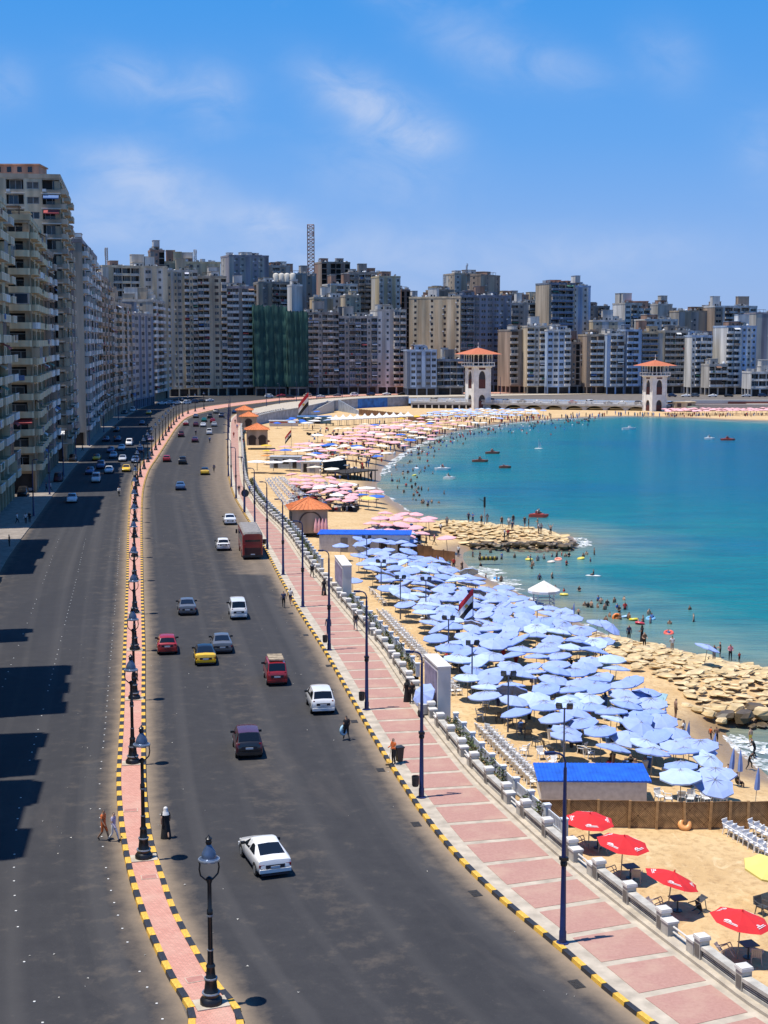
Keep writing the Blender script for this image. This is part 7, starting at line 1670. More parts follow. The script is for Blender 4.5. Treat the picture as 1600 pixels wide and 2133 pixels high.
def red_parasols():
    rg = random.Random(4); red = cloth('red', CL['red']); white = mat('print_white', (.78, .77, .75), .8, var=0)
    def logo():
        """white flat print: a swash, a line of running script strokes and a thin rule"""
        mb = MB(); w = .42
        def stroke(pts, th):
            for (a, b), (c, d) in zip(pts, pts[1:]):
                L = math.hypot(c - a, d - b); nx, ny = -(d - b) / L * th, (c - a) / L * th; mb.face([(a - nx, b - ny, 0), (c - nx, d - ny, 0), (c + nx, d + ny, 0), (a + nx, b + ny, 0)])
        stroke([(-.30, .02), (-.22, .09), (-.10, .11), (-.02, .07), (-.12, .02), (-.2, .03)], .022)
        x = -.24
        for k in range(8): stroke([(x, -.005), (x + .02, .035), (x + .04, .0), (x + .065, .028)], .012); x += .065
        stroke([(-.28, -.055), (.32, -.045)], .011); return mb
    LG = logo(); n = 8
    for i, (bx, by, tx, ty, tw, lab) in enumerate(((1226, 1768, 1232, 1692, .0, 'red parasol with white script nearest the lattice fence'), (1293, 1832, 1293, 1738, .05, 'second red parasol with white script from the lattice fence'), (1390, 1900, 1401, 1812, -.1, 'third red parasol with white script, tilted, from the lattice fence'), (1536, 1998, 1541, 1893, .08, 'red parasol with white script nearest the camera'))):
        p = atB(bx, by); r = 1.46; top = p.z + (p.y * (by - ty) / FPX) * 1.03; H = top - p.z - .42
        t = thing('red_parasol', lab, 'parasol', p, 0, 'red parasols'); tl = ((.10, .02), (.12, .10), (.05, .30), (.10, .12))[i]
        m_ = MB(); m_.cyl((0, 0, -.2), (0, 0, H + .35), .032, n=8); pl = ob('pole', m_.mesh('pole', [POLEM]), t); pl.rotation_euler = (tl[0] * .3, tl[1] * .35, 0)
        off = (math.sin(tl[1] * .35) * H, -math.sin(tl[0] * .3) * H)
        c = ob('canopy', canopy_mb(r, .44, 8, .0, i).mesh('canopy', [red]), t, (off[0], off[1], H)); c.rotation_euler = (tl[0], tl[1], R(22) + tw)
        ob('ribs', ribs_mb(r, .44).mesh('ribs', [POLEM]), c, (0, 0, -.012)); cr = MB(); cr.lathe([(.17, .385), (.05, .455), (.03, .56)], 8); ob('vent_cap', cr.mesh('vent_cap', [red]), c)
        for k in range(0, 8):
            if k % 2 == i % 2: continue
            a = 2 * math.pi * (k + .5) / n; f = .76; q = r * math.cos(math.pi / n) * f; z = .44 * .72 + (0 - .44 * .72) * (f - .35) / .65 - .0
            lm = MB(); slope = math.atan2(.40, r * math.cos(math.pi / n) * .65 * 1.0)
            M = Matrix.Rotation(a - math.pi / 2 + math.pi, 4, 'Z'); z = .395 * (1 - f) / .65 * .82
            T_ = Matrix.Rotation(a, 4, 'Z') @ Matrix.Translation((q, 0, z + .022)) @ Matrix.Rotation(math.atan2(.29, r * .6), 4, 'Y') @ Matrix.Rotation(math.pi / 2, 4, 'Z') @ Matrix.Diagonal((1.2, 1.25, 1, 1))
            lm.add(LG, T_); ob('printed_script', lm.mesh('printed_script', [white]), c)
    yp = atB(1602, 1880); parasol('yellow', yp, 'pale yellow parasol cut by the right edge of the view', None, 1.5, 1.9, (.1, .05), True, rg, spin=.2)
red_parasols()

# ------------------------------------------------------------------ chairs and other beach furniture
def chair_pieces():
    seat = MB(); seat.box(-.24, -.24, .40, .24, .24, .44)
    back = MB()
    for k in range(5): x = -.235 + k * .096; back.face([(x, .24, .46), (x + .085, .24, .46), (x + .085, .34, .86), (x, .34, .86)]); back.face([(x + .085, .26, .46), (x, .26, .46), (x, .36, .86), (x + .085, .36, .86)])
    back.box(-.25, .32, .82, .25, .37, .90)
    legs = []
    for sx in (-1, 1):
        for sy in (-1, 1): l = MB(); l.cyl((sx * .21, sy * .21, .42), (sx * .26, sy * .27, 0), .035, .025, 5); legs.append(l)
    arms = []
    for sx in (-1, 1): a = MB(); a.tube([(sx * .25, -.25, .42), (sx * .29, -.24, .64), (sx * .29, .1, .66), (sx * .25, .32, .70)], .025, 5); arms.append(a)
    return seat, back, legs, arms
CSEAT, CBACK, CLEGS, CARMS = chair_pieces()
CHW = mat('chair_white', (.80, .80, .79), .5, var=.08); CHD = mat('chair_dark', (.06, .062, .066), .5, var=.2); CHM = mat('chair_mauve', (.36, .31, .31), .5, var=.1); CHG = mat('chair_grey', (.32, .34, .34), .5, var=.1)
CHMESH = {}
def chair(pos, rz, label, group, m=CHW, parts=False, lie=None):
    key = (m.name, parts)
    if parts:
        if key not in CHMESH: CHMESH[key] = (CSEAT.mesh('seat', [m]), CBACK.mesh('backrest', [m]), [l.mesh('leg', [m]) for l in CLEGS], [a.mesh('armrest', [m]) for a in CARMS])
        s, b, ls, as_ = CHMESH[key]; t = thing('plastic_chair', label, 'chair', pos, rz, group); ob('seat', s, t); ob('backrest', b, t); [ob('leg', l, t) for l in ls]; [ob('armrest', a, t) for a in as_]
        if lie: t.rotation_euler = (lie[0], lie[1], rz)
        return t
    if key not in CHMESH:
        mb = MB(); [mb.add(x, Matrix()) for x in [CSEAT, CBACK] + CLEGS + CARMS]; CHMESH[key] = mb.mesh('plastic_chair', [m])
    return tag(ob('plastic_chair', CHMESH[key], None, pos, rz), label, 'chair', group)
def furniture():
    rg = random.Random(31)
    def line(a, b, n, lab, grp, m=CHW, rz=0.0, rows=2, gap=.6):
        p, q = atB(*a), atB(*b); d = (q - p); perp = Vector((-d.y, d.x, 0)).normalized()
        for k in range(n):
            for j in range(rows):
                s = p + d * (k / max(1, n - 1)) + perp * (j * gap); s.z = bz(s.x, s.y)
                chair(s, rz + rg.uniform(-.3, .3), '%s, %s from its far end%s' % (lab, ordw(k), '' if rows == 1 else (', promenade side' if j == rows - 1 else ', sea side')), grp, m)
    line((792, 1285), (940, 1448), 30, 'white chair in the long double line', 'white chairs in the long double line', rz=2.2)
    line((1000, 1530), (1108, 1640), 17, 'white chair, line by the blue hut', 'white chairs left of the blue hut', rz=2.2, gap=.75)
    line((775, 1238), (800, 1262), 5, 'white chair stacked by the farther gateway wall', 'white chairs by the farther gateway wall', rz=1.8, rows=1)
    for j, (a, b) in enumerate((((556, 1004), (598, 1062)), ((570, 1002), (614, 1052)), ((584, 1000), (626, 1036)))): line(a, b, 12, 'white lounger chair, %s striped line' % ordw(j), 'white chairs in the striped lines', rz=1.2, rows=2, gap=.7)
    line((1518, 1738), (1604, 1790), 9, 'white chair in the nearer line by the lattice fence', 'white chairs by the lattice fence', CHW, .7, 1)
    line((1572, 1738), (1612, 1760), 4, 'white chair in the farther line by the lattice fence', 'white chairs by the lattice fence', CHW, .7, 1)
    # dark chairs in the shade along the promenade edge of the parasol field
    for k, (px, py) in enumerate(((905, 1340), (918, 1358), (932, 1376), (948, 1394), (962, 1410), (978, 1428), (992, 1444), (1010, 1470), (1040, 1505), (1060, 1512), (1085, 1528), (1100, 1540), (1118, 1556), (1140, 1566), (1155, 1580), (1010, 1420), (1030, 1445), (960, 1380), (940, 1350), (1000, 1400))):
        chair(atB(px, py), rg.uniform(0, 6), 'dark chair in the shade edging the parasol field, %s from its far end' % ordw(k), 'dark chairs at the edge of the parasol field', CHD)
    for k, (px, py, lab) in enumerate(((1000, 1500, 'white chair beside a standing panel at the near end of the paved patch'), (1092, 1574, 'single white chair on open sand left of the blue hut'), (1128, 1582, 'pair of one white chair in the sun near the floodlight pole'), (1150, 1598, 'white chair right beside the floodlight pole above the hut'), (1212, 1570, 'white chair at the parasol edge above the blue hut roof'), (1228, 1580, 'white chair tipped beside another above the blue hut roof'), (937, 1440, 'white chair at the end of the double line by the gateway'), (1012, 1475, 'tall white chair under the first parasol of the near row'))):
        chair(atB(px, py), rg.uniform(0, 6), lab.replace('pair of one white', 'white'), 'single white chairs', CHW, True)
    # white chairs behind the lattice fence
    for k, px in enumerate((1374, 1392, 1420, 1438, 1452, 1470, 1488, 1504)): chair(atB(px, 1672 + (k % 2) * 4), rg.uniform(0, 6), 'white chair behind the lattice fence under the parasols, %s from the hut' % ordw(k), 'white chairs behind the lattice fence', CHW)
    # table and chairs under each red parasol
    tm = MB(); tm.box(-.38, -.38, .68, .38, .38, .72); tl = MB(); tl.cyl((0, 0, 0), (0, 0, .68), .05, n=6); tb = MB(); tb.cyl((0, 0, 0), (0, 0, .05), .25, n=8)
    for i, (bx, by) in enumerate(((1226, 1768), (1293, 1832), (1390, 1900), (1536, 1998))):
        p = atB(bx, by); w = ('nearest the fence', 'second from the fence', 'third from the fence', 'nearest the camera')[i]
        t = thing('beach_table', 'dark square table under the red parasol %s' % w, 'table', (p.x + .55, p.y + .15, p.z), .3, 'tables under the red parasols'); ob('tabletop', tm.mesh('tabletop', [CHD]), t); ob('leg', tl.mesh('leg', [CHD]), t); ob('foot', tb.mesh('foot', [CHD]), t)
        chair((p.x - .35, p.y - .1, p.z + .1), 1.1, 'mauve chair tipped against the pole of the red parasol %s' % w, 'chairs under the red parasols', CHM, True, (-.55, .2))
        if i != 2: chair((p.x + .75, p.y - .55, p.z), 2.9, 'upright mauve chair at the table of the red parasol %s' % w, 'chairs under the red parasols', CHM, True)
        else: chair((p.x + 1.25, p.y - .1, p.z + .2), 2.0, 'fallen dark chair under the red parasol %s' % w, 'chairs under the red parasols', CHD, True, (1.3, 0))
    chair(atB(1588, 1905), .6, 'dark green grey chair at the right edge behind the nearest red parasol', None, CHD, True)
    # loungers, ring, tub, stones
    p = atB(1426, 1728); o = MB(); M = Matrix.Translation((0, 0, .33)) @ Matrix.Rotation(R(52), 4, 'X'); tr = MB(); tr.lathe([(.26 + .17 * math.cos(a), .17 * math.sin(a)) for a in [2 * math.pi * k / 10 for k in range(11)]], 18); o.add(tr, M); tag(ob('swim_ring', o.mesh('swim_ring', [mat('ring_orange', (.78, .36, .12), .4, var=.1)], 3.2), None, p), 'orange inflatable ring leaning against the lattice fence', 'swim ring')
    p = atB(1543, 1716); o = MB(); o.lathe([(.02, .85), (.35, .86), (.46, 1.25), (.49, 1.25), (.38, .84)], 14); tag(ob('hanging_tub', o.mesh('hanging_tub', [mat('tub_crimson', (.40, .02, .09), .5)], .8), None, (p.x, p.y - .4, p.z)), 'crimson plastic tub hung on the lattice fence', 'tub')
    for i, (px, py, s) in enumerate(((1348, 1920, .28), (1372, 1932, .2), (1462, 1980, .16), (1550, 2046, .16))):
        o = MB(); o.ico((0, 0, .3), .5, (1, .8, .6), 0, .2, rg); tag(ob('stone', o.mesh('stone', [mat('stone_tan', (.36, .25, .13), .9)]), None, atB(px, py), 0, s * 1.6), '%s lying on the sand behind the balustrade, %s from the fence' % ('larger stone' if i == 0 else 'small stone', ordw(i)), 'stone', 'stones on the near sand')
    lm = MB(); lm.box(-.3, -.9, .28, .3, .5, .34); lm.face([(-.3, .5, .34), (.3, .5, .34), (.3, 1.0, .85), (-.3, 1.0, .85)]); lm.face([(.3, .53, .30), (-.3, .53, .30), (-.3, 1.03, .81), (.3, 1.03, .81)]); [lm.box(sx * .27 - .03, y - .03, 0, sx * .27 + .03, y + .03, .28) for sx in (-1, 1) for y in (-.8, .4)]
    for i, (px, py) in enumerate(((1352, 1482), (1364, 1476), (1372, 1470))): tag(ob('lounger', lm.mesh('lounger', [mat('lounger_teal', (.24, .42, .5), .6, var=.1)]), None, atB(px, py), -.7), 'pale teal lounger beside the boulders, %s from the parasol field' % ordw(i), 'lounger', 'pale teal loungers by the boulders')
    # lifeguard tower
    p = atB(1132, 1300); t = thing('lifeguard_tower', 'white lifeguard platform with a striped white canopy at the waterline', 'lifeguard tower', p, .15); wm_ = mat('lifeguard_white', (.66, .66, .64), .7, var=.1)
    for sx in (-1, 1):
        for sy in (-1, 1): mb = MB(); mb.cyl((sx * 1.0, sy * 1.0, -.4), (sx * .85, sy * .85, 3.9), .06, n=6); ob('post', mb.mesh('post', [wm_]), t)
    mb = MB(); mb.box(-1.05, -1.05, 1.75, 1.05, 1.05, 1.9); ob('floor', mb.mesh('floor', [wm_]), t)
    for z in (2.3, 2.7): mb = MB(); [mb.box(x0, y0, z, x1, y1, z + .08) for x0, y0, x1, y1 in ((-1, -1, 1, -.94), (-1, .94, 1, 1), (-1, -.94, -.94, .94), (.94, -.94, 1, .94))]; ob('rail', mb.mesh('rail', [wm_]), t)
    mb = MB(); [mb.box(-.3, -1.1 - k * .12, 1.6 - k * .3, .3, -1.0 - k * .12, 1.66 - k * .3) for k in range(6)]; ob('ladder', mb.mesh('ladder', [wm_]), t)
    mb = MB(); n = 12
    for k in range(n):
        a0, a1 = 2 * math.pi * k / n, 2 * math.pi * (k + 1) / n; r = 1.75; mb.face([(r * math.cos(a0), r * math.sin(a0), 3.75), (r * math.cos(a1), r * math.sin(a1), 3.75), (0, 0, 4.75)], k % 2); mb.face([(r * math.cos(a0), r * math.sin(a0), 3.5), (r * math.cos(a1), r * math.sin(a1), 3.5), (r * math.cos(a1), r * math.sin(a1), 3.75), (r * math.cos(a0), r * math.sin(a0), 3.75)], k % 2)
    ob('canopy', mb.mesh('canopy', [cloth('white', CL['white']), cloth('lifeguard_stripe', (.66, .60, .52))]), t)
    # pink folded cloths on the kiosk wall and dark bin etc.
    p = Vector((xD(662, 213), 213.0, -1.4)); mb = MB()
    for k in range(4): mb.lathe([(.30, 0), (.34, .2), (.26, 1.2), (.06, 2.1)], 8, 0, (k * .5 - .4, 0, 0))
    tag(ob('folded_pink_parasols', mb.mesh('folded_parasol', [cloth('pink', CL['pink'])], 1.0), None, p), 'bundle of folded pink parasols leaning on the large kiosk wall', 'folded parasol')
    # vendor cart by the near gateway
    p = at(888, 1492, .15); t = thing('vendor_cart', 'small white vendor cart under the leaning blue parasol by the gateway', 'cart', p, .3); mb = MB(); mb.box(-.5, -.35, .25, .5, .35, .95); ob('box', mb.mesh('box', [mat('cart_white', (.5, .5, .47), .6, var=.15)]), t)
    for sx in (-1, 1): mb = MB(); mb.cyl((sx * .52, 0, .25), (sx * .58, 0, .25), .25, n=10); ob('wheel', mb.mesh('wheel', [TYRE]), t)
    mb = MB(); mb.tube([(-.5, -.3, .9), (-.85, -.3, 1.0), (-.85, .3, 1.0), (-.5, .3, .9)], .03); ob('handle', mb.mesh('handle', [POLEM]), t)
    # paved patch beside the planting
    pm_ = mat('terrace_paving', (.55, .36, .22), .9, var=.25, scale=1.2)
    q = [at(940, 1510, -1.2), at(985, 1530, -1.2), at(998, 1490, -1.2), at(950, 1450, -1.2)]
furniture()

# ------------------------------------------------------------------ flags
def flag(label, px, py, h, w, hh, D_lift, tilt, cat='flag', promen=False):
    p = atB(px, py) if not promen else at(px, py, .3); t = thing('flag', label, cat, p); mb = MB(); mb.cyl((0, 0, -.3), (0, 0, h), .05, .035, 7); ob('flagpole', mb.mesh('flagpole', [mat('flagpole', (.12, .13, .17), .5)]), t)
    cols = [mat('flag_black', (.012, .012, .014), .8, var=0), mat('flag_white', (.74, .73, .71), .8, var=0), mat('flag_red', (.50, .018, .03), .8, var=0)]; nx, nz = 14, 4
    def P(u, v):      # hangs half furled, blown to the left and falling
        x = -w * u * .62; z = h - .15 - hh * (1 - v) - w * .75 * u ** 1.15; y = .22 * math.sin(u * 7 + v * 1.5) * u + .1 * math.sin(v * 5); return (x, y, z)
    for s in range(3):
        mb = MB()
        for i in range(nx):
            for j in range(nz):
                u0, u1 = i / nx, (i + 1) / nx; v0, v1 = (s + j / nz) / 3, (s + (j + 1) / nz) / 3; mb.face([P(u0, v0), P(u0, v1), P(u1, v1), P(u1, v0)])
        ob(('black_stripe', 'white_stripe', 'red_stripe')[s], mb.mesh('stripe', [cols[s]], 3.2), t)
    gm = MB(); c = P(.5, .5); r = hh * .13
    for (ax, az, rr) in ((0, 0, .5), (0, .55, .28), (-.5, .15, .4), (.5, .15, .4), (0, -.5, .35)): gm.ico((c[0] + ax * r, c[1] - .05, c[2] + az * r), r * rr, (1, .12, 1.2))
    ob('gold_eagle', gm.mesh('gold_eagle', [mat('flag_gold', (.52, .34, .06), .6, var=0)], 3.2), t)
flag('large red white and black flag with a gold eagle over the blue parasol field', 985, 1330, 5.2, 2.3, 2.0, 0, 0)
flag('red white and black flag beside the brown staircase at the sea wall', 643, 872, 10.5, 6.5, 5.2, 0, 0)
flag('small red white and black flag near the arched kiosk', 607, 930, 4.8, 2.8, 2.0, 0, 0)
ROBE = MB(); ROBE.lathe([(.30, .02), (.27, .3), (.22, .75), (.19, 1.05), (.21, 1.3), (.20, 1.42), (.10, 1.52), (.085, 1.56)], 12)
ROBE.v = [(x, y * .72, z) for x, y, z in ROBE.v]
VEIL = MB(); VEIL.lathe([(.21, 1.34), (.17, 1.47), (.115, 1.56), (.12, 1.66), (.105, 1.73), (.05, 1.775)], 12); VEIL.v = [(x, y * .95 - .01, z) for x, y, z in VEIL.v]
ROBEM = {}
NP = [0]
def person(pos, rz, label, top='black', bot='navy', ps='stand', short=True, bare=False, skin=None, robe=None, veil=None, sc=1.0, group=None, hair=None):
    NP[0] += 1; me = BODIES[(ps, short, bare)]; o = ob('person', me, None, pos, rz, sc)
    for k, m in ((0, SKINM[skin if skin is not None else NP[0] % 3]), (1, fab(top, FC[top])), (2, fab(bot, FC[bot]))):
        o.material_slots[k].link = 'OBJECT'; o.material_slots[k].material = m
    tag(o, label, 'person', group)
    for nm, c, mb in (('robe', robe, ROBE), ('headscarf', veil, VEIL)):
        if c:
            if (nm, c) not in ROBEM: ROBEM[(nm, c)] = mb.mesh(nm, [fab(c, FC[c])], 1.2)
            ob(nm, ROBEM[(nm, c)], o)
    return o
def g0(px, py, z=.0): return at(px, py, z)
def people():
    rg = random.Random(17)
    P = person
    # on the street
    P(g0(216, 1750), -1.9, 'person in orange shirt and shorts striding across the landward road', 'orange', 'orange', 'walk', True)
    P(g0(237, 1752), -1.9, 'person in pale lilac clothes walking just behind the orange one', 'lilac', 'white', 'walk', False, sc=.94)
    P(g0(346, 1746), .3, 'person in a long black robe and white headscarf crossing by the median', 'black', 'black', 'walk', robe='black', veil='white')
    P(g0(722, 1542), .4, 'person in dark clothes holding a pale blue ring in the road', 'black', 'black', 'walk', False)
    r = MB(); r.lathe([(.3 + .09 * math.cos(2 * math.pi * k / 8), .09 * math.sin(2 * math.pi * k / 8)) for k in range(9)], 16); p = g0(713, 1541); tag(ob('swim_ring', r.mesh('swim_ring', [mat('ring_paleblue', (.35, .58, .72), .4, var=.1)], 3.2), None, (p.x + .1, p.y, .68), 0, None, (R(90), 0, .9)), 'pale blue inflatable ring carried by the person in the road', 'swim ring')
    p = at(820, 1592, .15); P(p, 2.2, 'street sweeper in an orange vest beside a dark wheeled bin', 'orange', 'black', 'hold', False)
    b = thing('wheeled_bin', 'dark wheeled bin beside the street sweeper on the promenade', 'bin', at(832, 1589, .15), .4); mb = MB(); mb.lathe([(.24, .12), (.33, 1.0)], 4); mb.v = [tuple(Matrix.Rotation(R(45), 4, 'Z') @ Vector(v)) for v in mb.v]; ob('tub', mb.mesh('tub', [mat('bin_black', (.02, .021, .022), .5)]), b); mb = MB(); mb.box(-.27, -.27, 1.0, .27, .30, 1.08); ob('lid', mb.mesh('lid', [mat('bin_black', (.02, .021, .022), .5)]), b)
    for sx in (-1, 1): mb = MB(); mb.cyl((sx * .2, .22, .1), (sx * .26, .22, .1), .1, n=8); ob('wheel', mb.mesh('wheel', [TYRE]), b)
    bm = MB(); bm.cyl((0, 0, 0), (.3, .25, 1.3), .018, n=5); bm.box(-.18, -.06, 0, .12, .06, .12); q = at(809, 1594, .15); tag(ob('broom', bm.mesh('broom', [mat('broom', (.35, .23, .10), .8)]), None, q, .3), 'long handled broom held by the street sweeper at the kerb', 'broom')
    for px, py, lab, k in ((591, 1266, 'person in a dark jacket standing in the road below the promenade', dict(top='navy', bot='black', short=False)), (605, 1259, 'person in white standing on the kerb next to the dark jacket', dict(top='white', bot='navy')), (675, 1240, 'person in a black robe walking on the promenade by the far gateway', dict(robe='black', veil='black')), (650, 1203, 'person in a grey scarf and black clothes on the promenade', dict(top='black', bot='black', veil='grey', short=False)), (741, 1314, 'person in black top and grey trousers at the balustrade', dict(top='black', bot='grey', short=False)), (766, 1325, 'person in grey half hidden by the third navy pole', dict(top='grey', bot='grey', short=False)), (848, 1462, 'left of two people in black by the near gateway', dict(robe='black', veil='black')), (858, 1466, 'right of two people in black by the near gateway', dict(top='black', bot='black', short=False)), (684, 1322, 'person in navy behind the fourth navy pole', dict(top='navy', bot='navy', short=False)), (446, 984, 'person crossing the road beside the black and yellow taxi', dict(top='navy', bot='black', short=False)),
        (553, 1068, 'person in pale top walking past the red bus stretch', dict(top='white', bot='grey')), (498, 1030, 'person in a dark top by the round sign, left one', dict(top='black', bot='grey')), (520, 1030, 'person in blue by the round sign, middle one', dict(top='blue', bot='navy')), (529, 1028, 'person in grey by the round sign, right one', dict(top='grey', bot='black')), (487, 912, 'person in red on the promenade near the arched kiosk', dict(top='red', bot='red')), (500, 922, 'person in black in front of the arched kiosk', dict(top='black', bot='black')), (507, 925, 'person in red trousers in front of the arched kiosk', dict(top='black', bot='red')), (504, 965, 'pair walker in dark clothes on the promenade beyond the sign', dict(top='navy', bot='black')), (494, 895, 'person in blue beside the orange kiosks', dict(top='blue', bot='black')), (490, 884, 'person in dark clothes by the farthest kiosk', dict(top='black', bot='navy'))):
        z = 0.0 if px in (591, 446) else .15
        k = dict(k); P(at(px, py, z), rg.uniform(-.6, .6) + (math.pi if rg.random() < .5 else 0), lab, ps=rg.choice(('stand', 'walk')), **k)
    for px, py, c, lab in ((20, 1140, 'brown', 'person in brown standing deep in the building shade'), (36, 1092, 'white', 'left person in white at the pavement edge'), (54, 1092, 'white', 'right person in white at the pavement edge'), (62, 1090, 'black', 'person in black beside the two in white'), (97, 1025, 'navy', 'left of two people standing by the parked cars'), (106, 1024, 'white', 'right of two people standing by the parked cars'), (239, 920, 'orange', 'person in orange between the parked rows'), (308, 893, 'black', 'person in black crossing at the bend'), (314, 872, 'black', 'person walking out at the mouth of the bend'), (281, 1440, 'black', 'person in black standing on the median by the fourth lantern'), (353, 900, 'red', 'person in red standing on the median'), (367, 870, 'green', 'person with green bag on the median'), (172, 940, 'navy', 'person in navy on the shaded pavement')):
        P(at(px, py, .15 if px in (281, 353, 367) else 0.0), rg.uniform(0, 6), lab, c, 'black', rg.choice(('stand', 'walk')), False)
    for i, ((p, th), c, lab) in enumerate(zip(MOTO, ('white', 'blue', 'navy'), ('rider in a white shirt on the oncoming motorcycle', 'rider in a blue shirt on the motorcycle behind the van', 'rider in navy on the motorcycle inside the cluster'))): P((p.x, p.y, .32), th, lab, c, 'black', 'sit', False)
    # on the beach, standing
    for px, py, lab, k in ((1407, 1498, 'bare chested man in dark shorts standing on the sand below the boulders', dict(bare=True, bot='brown')), (1424, 1545, 'person in a white shirt on the wet sand', dict(top='white', bot='grey')), (1411, 1572, 'child in red by the folded parasol', dict(top='red', bot='red', sc=.72)), (1480, 1545, 'child in orange swim vest on the wet sand', dict(top='orange', bot='black', sc=.7)), (1492, 1550, 'slim girl standing beside the child in orange', dict(top='brown', bot='black', sc=.8)), (1563, 1550, 'child in yellow trunks standing in the small inlet', dict(bare=True, bot='yellow', sc=.75)), (1310, 1336, 'person standing at the landward end of the groyne by the water', dict(top='navy', bot='black', short=False)), (1337, 1337, 'person in a long black robe at the top of the groyne', dict(robe='black', veil='black')), (1342, 1352, 'person in brown beside the one in the black robe', dict(top='brown', bot='black')), (1400, 1360, 'person in a white shirt and cap walking on the boulders', dict(top='white', bot='beige')), (1487, 1380, 'person standing beside the lone parasol on the boulders', dict(top='navy', bot='grey')), (1500, 1372, 'person in black sitting by the lone parasol on the boulders', dict(top='black', bot='black')), (1521, 1377, 'person in a pale pink shirt on the outer boulders', dict(top='pink', bot='black', short=False)), (1540, 1380, 'child at the outer end of the boulders', dict(top='red', bot='black', sc=.6)),
        (1240, 1372, 'left person sitting low at the edge of the boulders', dict(top='brown', bot='brown')), (1253, 1376, 'right person sitting low at the edge of the boulders', dict(top='brown', bot='black')), (1194, 1285, 'left of two children wading near the lifeguard tower', dict(bare=True, bot='black', sc=.75)), (1205, 1288, 'right of two children wading near the lifeguard tower', dict(bare=True, bot='navy', sc=.7))):
        P(atB(px, py), rg.uniform(0, 6), lab, ps=rg.choice(('stand', 'hold', 'walk')) if not k.get('bare') else rg.choice(('stand', 'walk')), **k)
    P(atB(1572, 1580), 1.4, 'man in black lunging forward at the edge of the inlet foam', 'black', 'black', 'lunge', False, sc=1.05)
    P(atB(1560, 1602), -2.2, 'child in black running along the inlet foam', 'black', 'black', 'lunge', False, sc=.85)
    for i, (px, py, c) in enumerate(((1516, 1620, 'white'), (1535, 1638, 'black'), (1470, 1600, 'orange'), (1456, 1603, 'red'), (1322, 1510, 'navy'), (1236, 1352, 'black'), (1250, 1354, 'black'), (1225, 1345, 'brown'))):
        P(atB(px, py), rg.uniform(0, 6), 'person in %s sitting on the sand %s' % (c, ('between two folded parasols', 'nearest the lattice fence', 'under the round tipped parasol, right', 'under the round tipped parasol, left', 'behind the strongly tipped parasol', 'under the overlapping parasols, middle', 'under the overlapping parasols, right', 'under the overlapping parasols, left')[i]), c, 'black', 'sit', sc=1.0).location.z -= .25
    # on the rock spit
    for i, (px, py, c) in enumerate(((976, 1093, 'navy'), (985, 1094, 'blue'), (1003, 1098, 'brown'), (1015, 1096, 'grey'), (1045, 1102, 'brown'), (1060, 1104, 'white'), (1069, 1098, 'black'), (1067, 1112, 'navy'), (1093, 1102, 'black'), (1101, 1104, 'navy'), (1120, 1105, 'black'), (1122, 1117, 'white'), (1127, 1116, 'grey'), (1051, 1130, 'white'), (1058, 1130, 'red'), (931, 1102, 'grey'))):
        p = atB(px, py); p.z += .35; P(p, rg.uniform(0, 6), 'person in %s on the rock spit, %s from the shore side' % (c, ordw(i)), c, rg.choice(('black', 'navy', 'grey')), rg.choice(('stand', 'walk', 'hold')), group='people on the rock spit')
    p = atB(1147, 1120); p.z += .35; P(p, .3, 'bare chested man with both arms raised at the tip of the rock spit', 'white', 'black', 'reach', bare=True)
    for i, (px, py, c) in enumerate(((880, 1120, 'black'), (895, 1125, 'navy'), (888, 1140, 'brown'), (905, 1135, 'pink'), (918, 1112, 'white'), (955, 1160, 'white'), (945, 1188, 'red'), (935, 1192, 'teal'), (962, 1195, 'brown'), (1000, 1172, 'black'))):
        P(atB(px, py), rg.uniform(0, 6), 'person in %s before the rock spit, %s of ten from the pink parasols' % (c, ordw(i)), c, 'black', rg.choice(('stand', 'walk')), group='people before the rock spit')
    # bathers
    def bathers(pts, where, deep=(.75, 1.25), grp=None):
        for i, (px, py) in enumerate(pts):
            p = at(px, py, WL); c = rg.choice(('black', 'black', 'navy', 'brown', 'red', 'grey', 'blue')); d = rg.uniform(*deep); b = rg.random() < .5
            P((p.x, p.y, WL - d), rg.uniform(0, 6), 'bather %s, %s counted from the left' % (where, ordw(i)), c, 'black', rg.choice(('stand', 'walk', 'hold')) if not b else 'stand', True, b, group=grp or 'bathers ' + where)
    near = sorted([(1157, 1228), (1175, 1232), (1207, 1232), (1150, 1205), (1124, 1208), (1218, 1262), (1225, 1265), (1232, 1266), (1245, 1266), (1252, 1258), (1260, 1270), (1265, 1262), (1285, 1266), (1290, 1275), (1302, 1270), (1310, 1290), (1292, 1290), (1330, 1298), (1337, 1300), (1352, 1280), (1358, 1290), (1355, 1298), (1246, 1252), (1280, 1255), (1395, 1300), (1437, 1270), (1445, 1295), (1393, 1320), (1300, 1250), (1340, 1295), (1270, 1285), (1262, 1296)])
    bathers(near, 'in the crowd off the boulder groyne')
    mid = sorted([(1001, 1180), (1013, 1165), (1030, 1168), (1045, 1165), (1072, 1162), (1100, 1165), (1105, 1170), (1120, 1168), (1133, 1165), (1150, 1160), (1160, 1160), (1170, 1158), (1178, 1160), (1185, 1160), (1190, 1146), (1215, 1160), (1222, 1156), (1238, 1156), (1230, 1170), (1108, 1185), (1180, 1178), (1110, 1178), (1022, 1152), (1058, 1150), (1140, 1150), (1012, 1205), (1035, 1210), (1044, 1212), (985, 1160)])
    bathers(mid, 'between the rock spit and the blue parasols', (.6, 1.2))
    far = []
    for k in range(95):
        f = rg.random(); py = 905 + 150 * f ** 1.2; xl = np.interp(py, [905, 950, 1000, 1060], [930, 832, 805, 870]); far.append((xl + abs(rg.gauss(0, 38)) + 4, py))
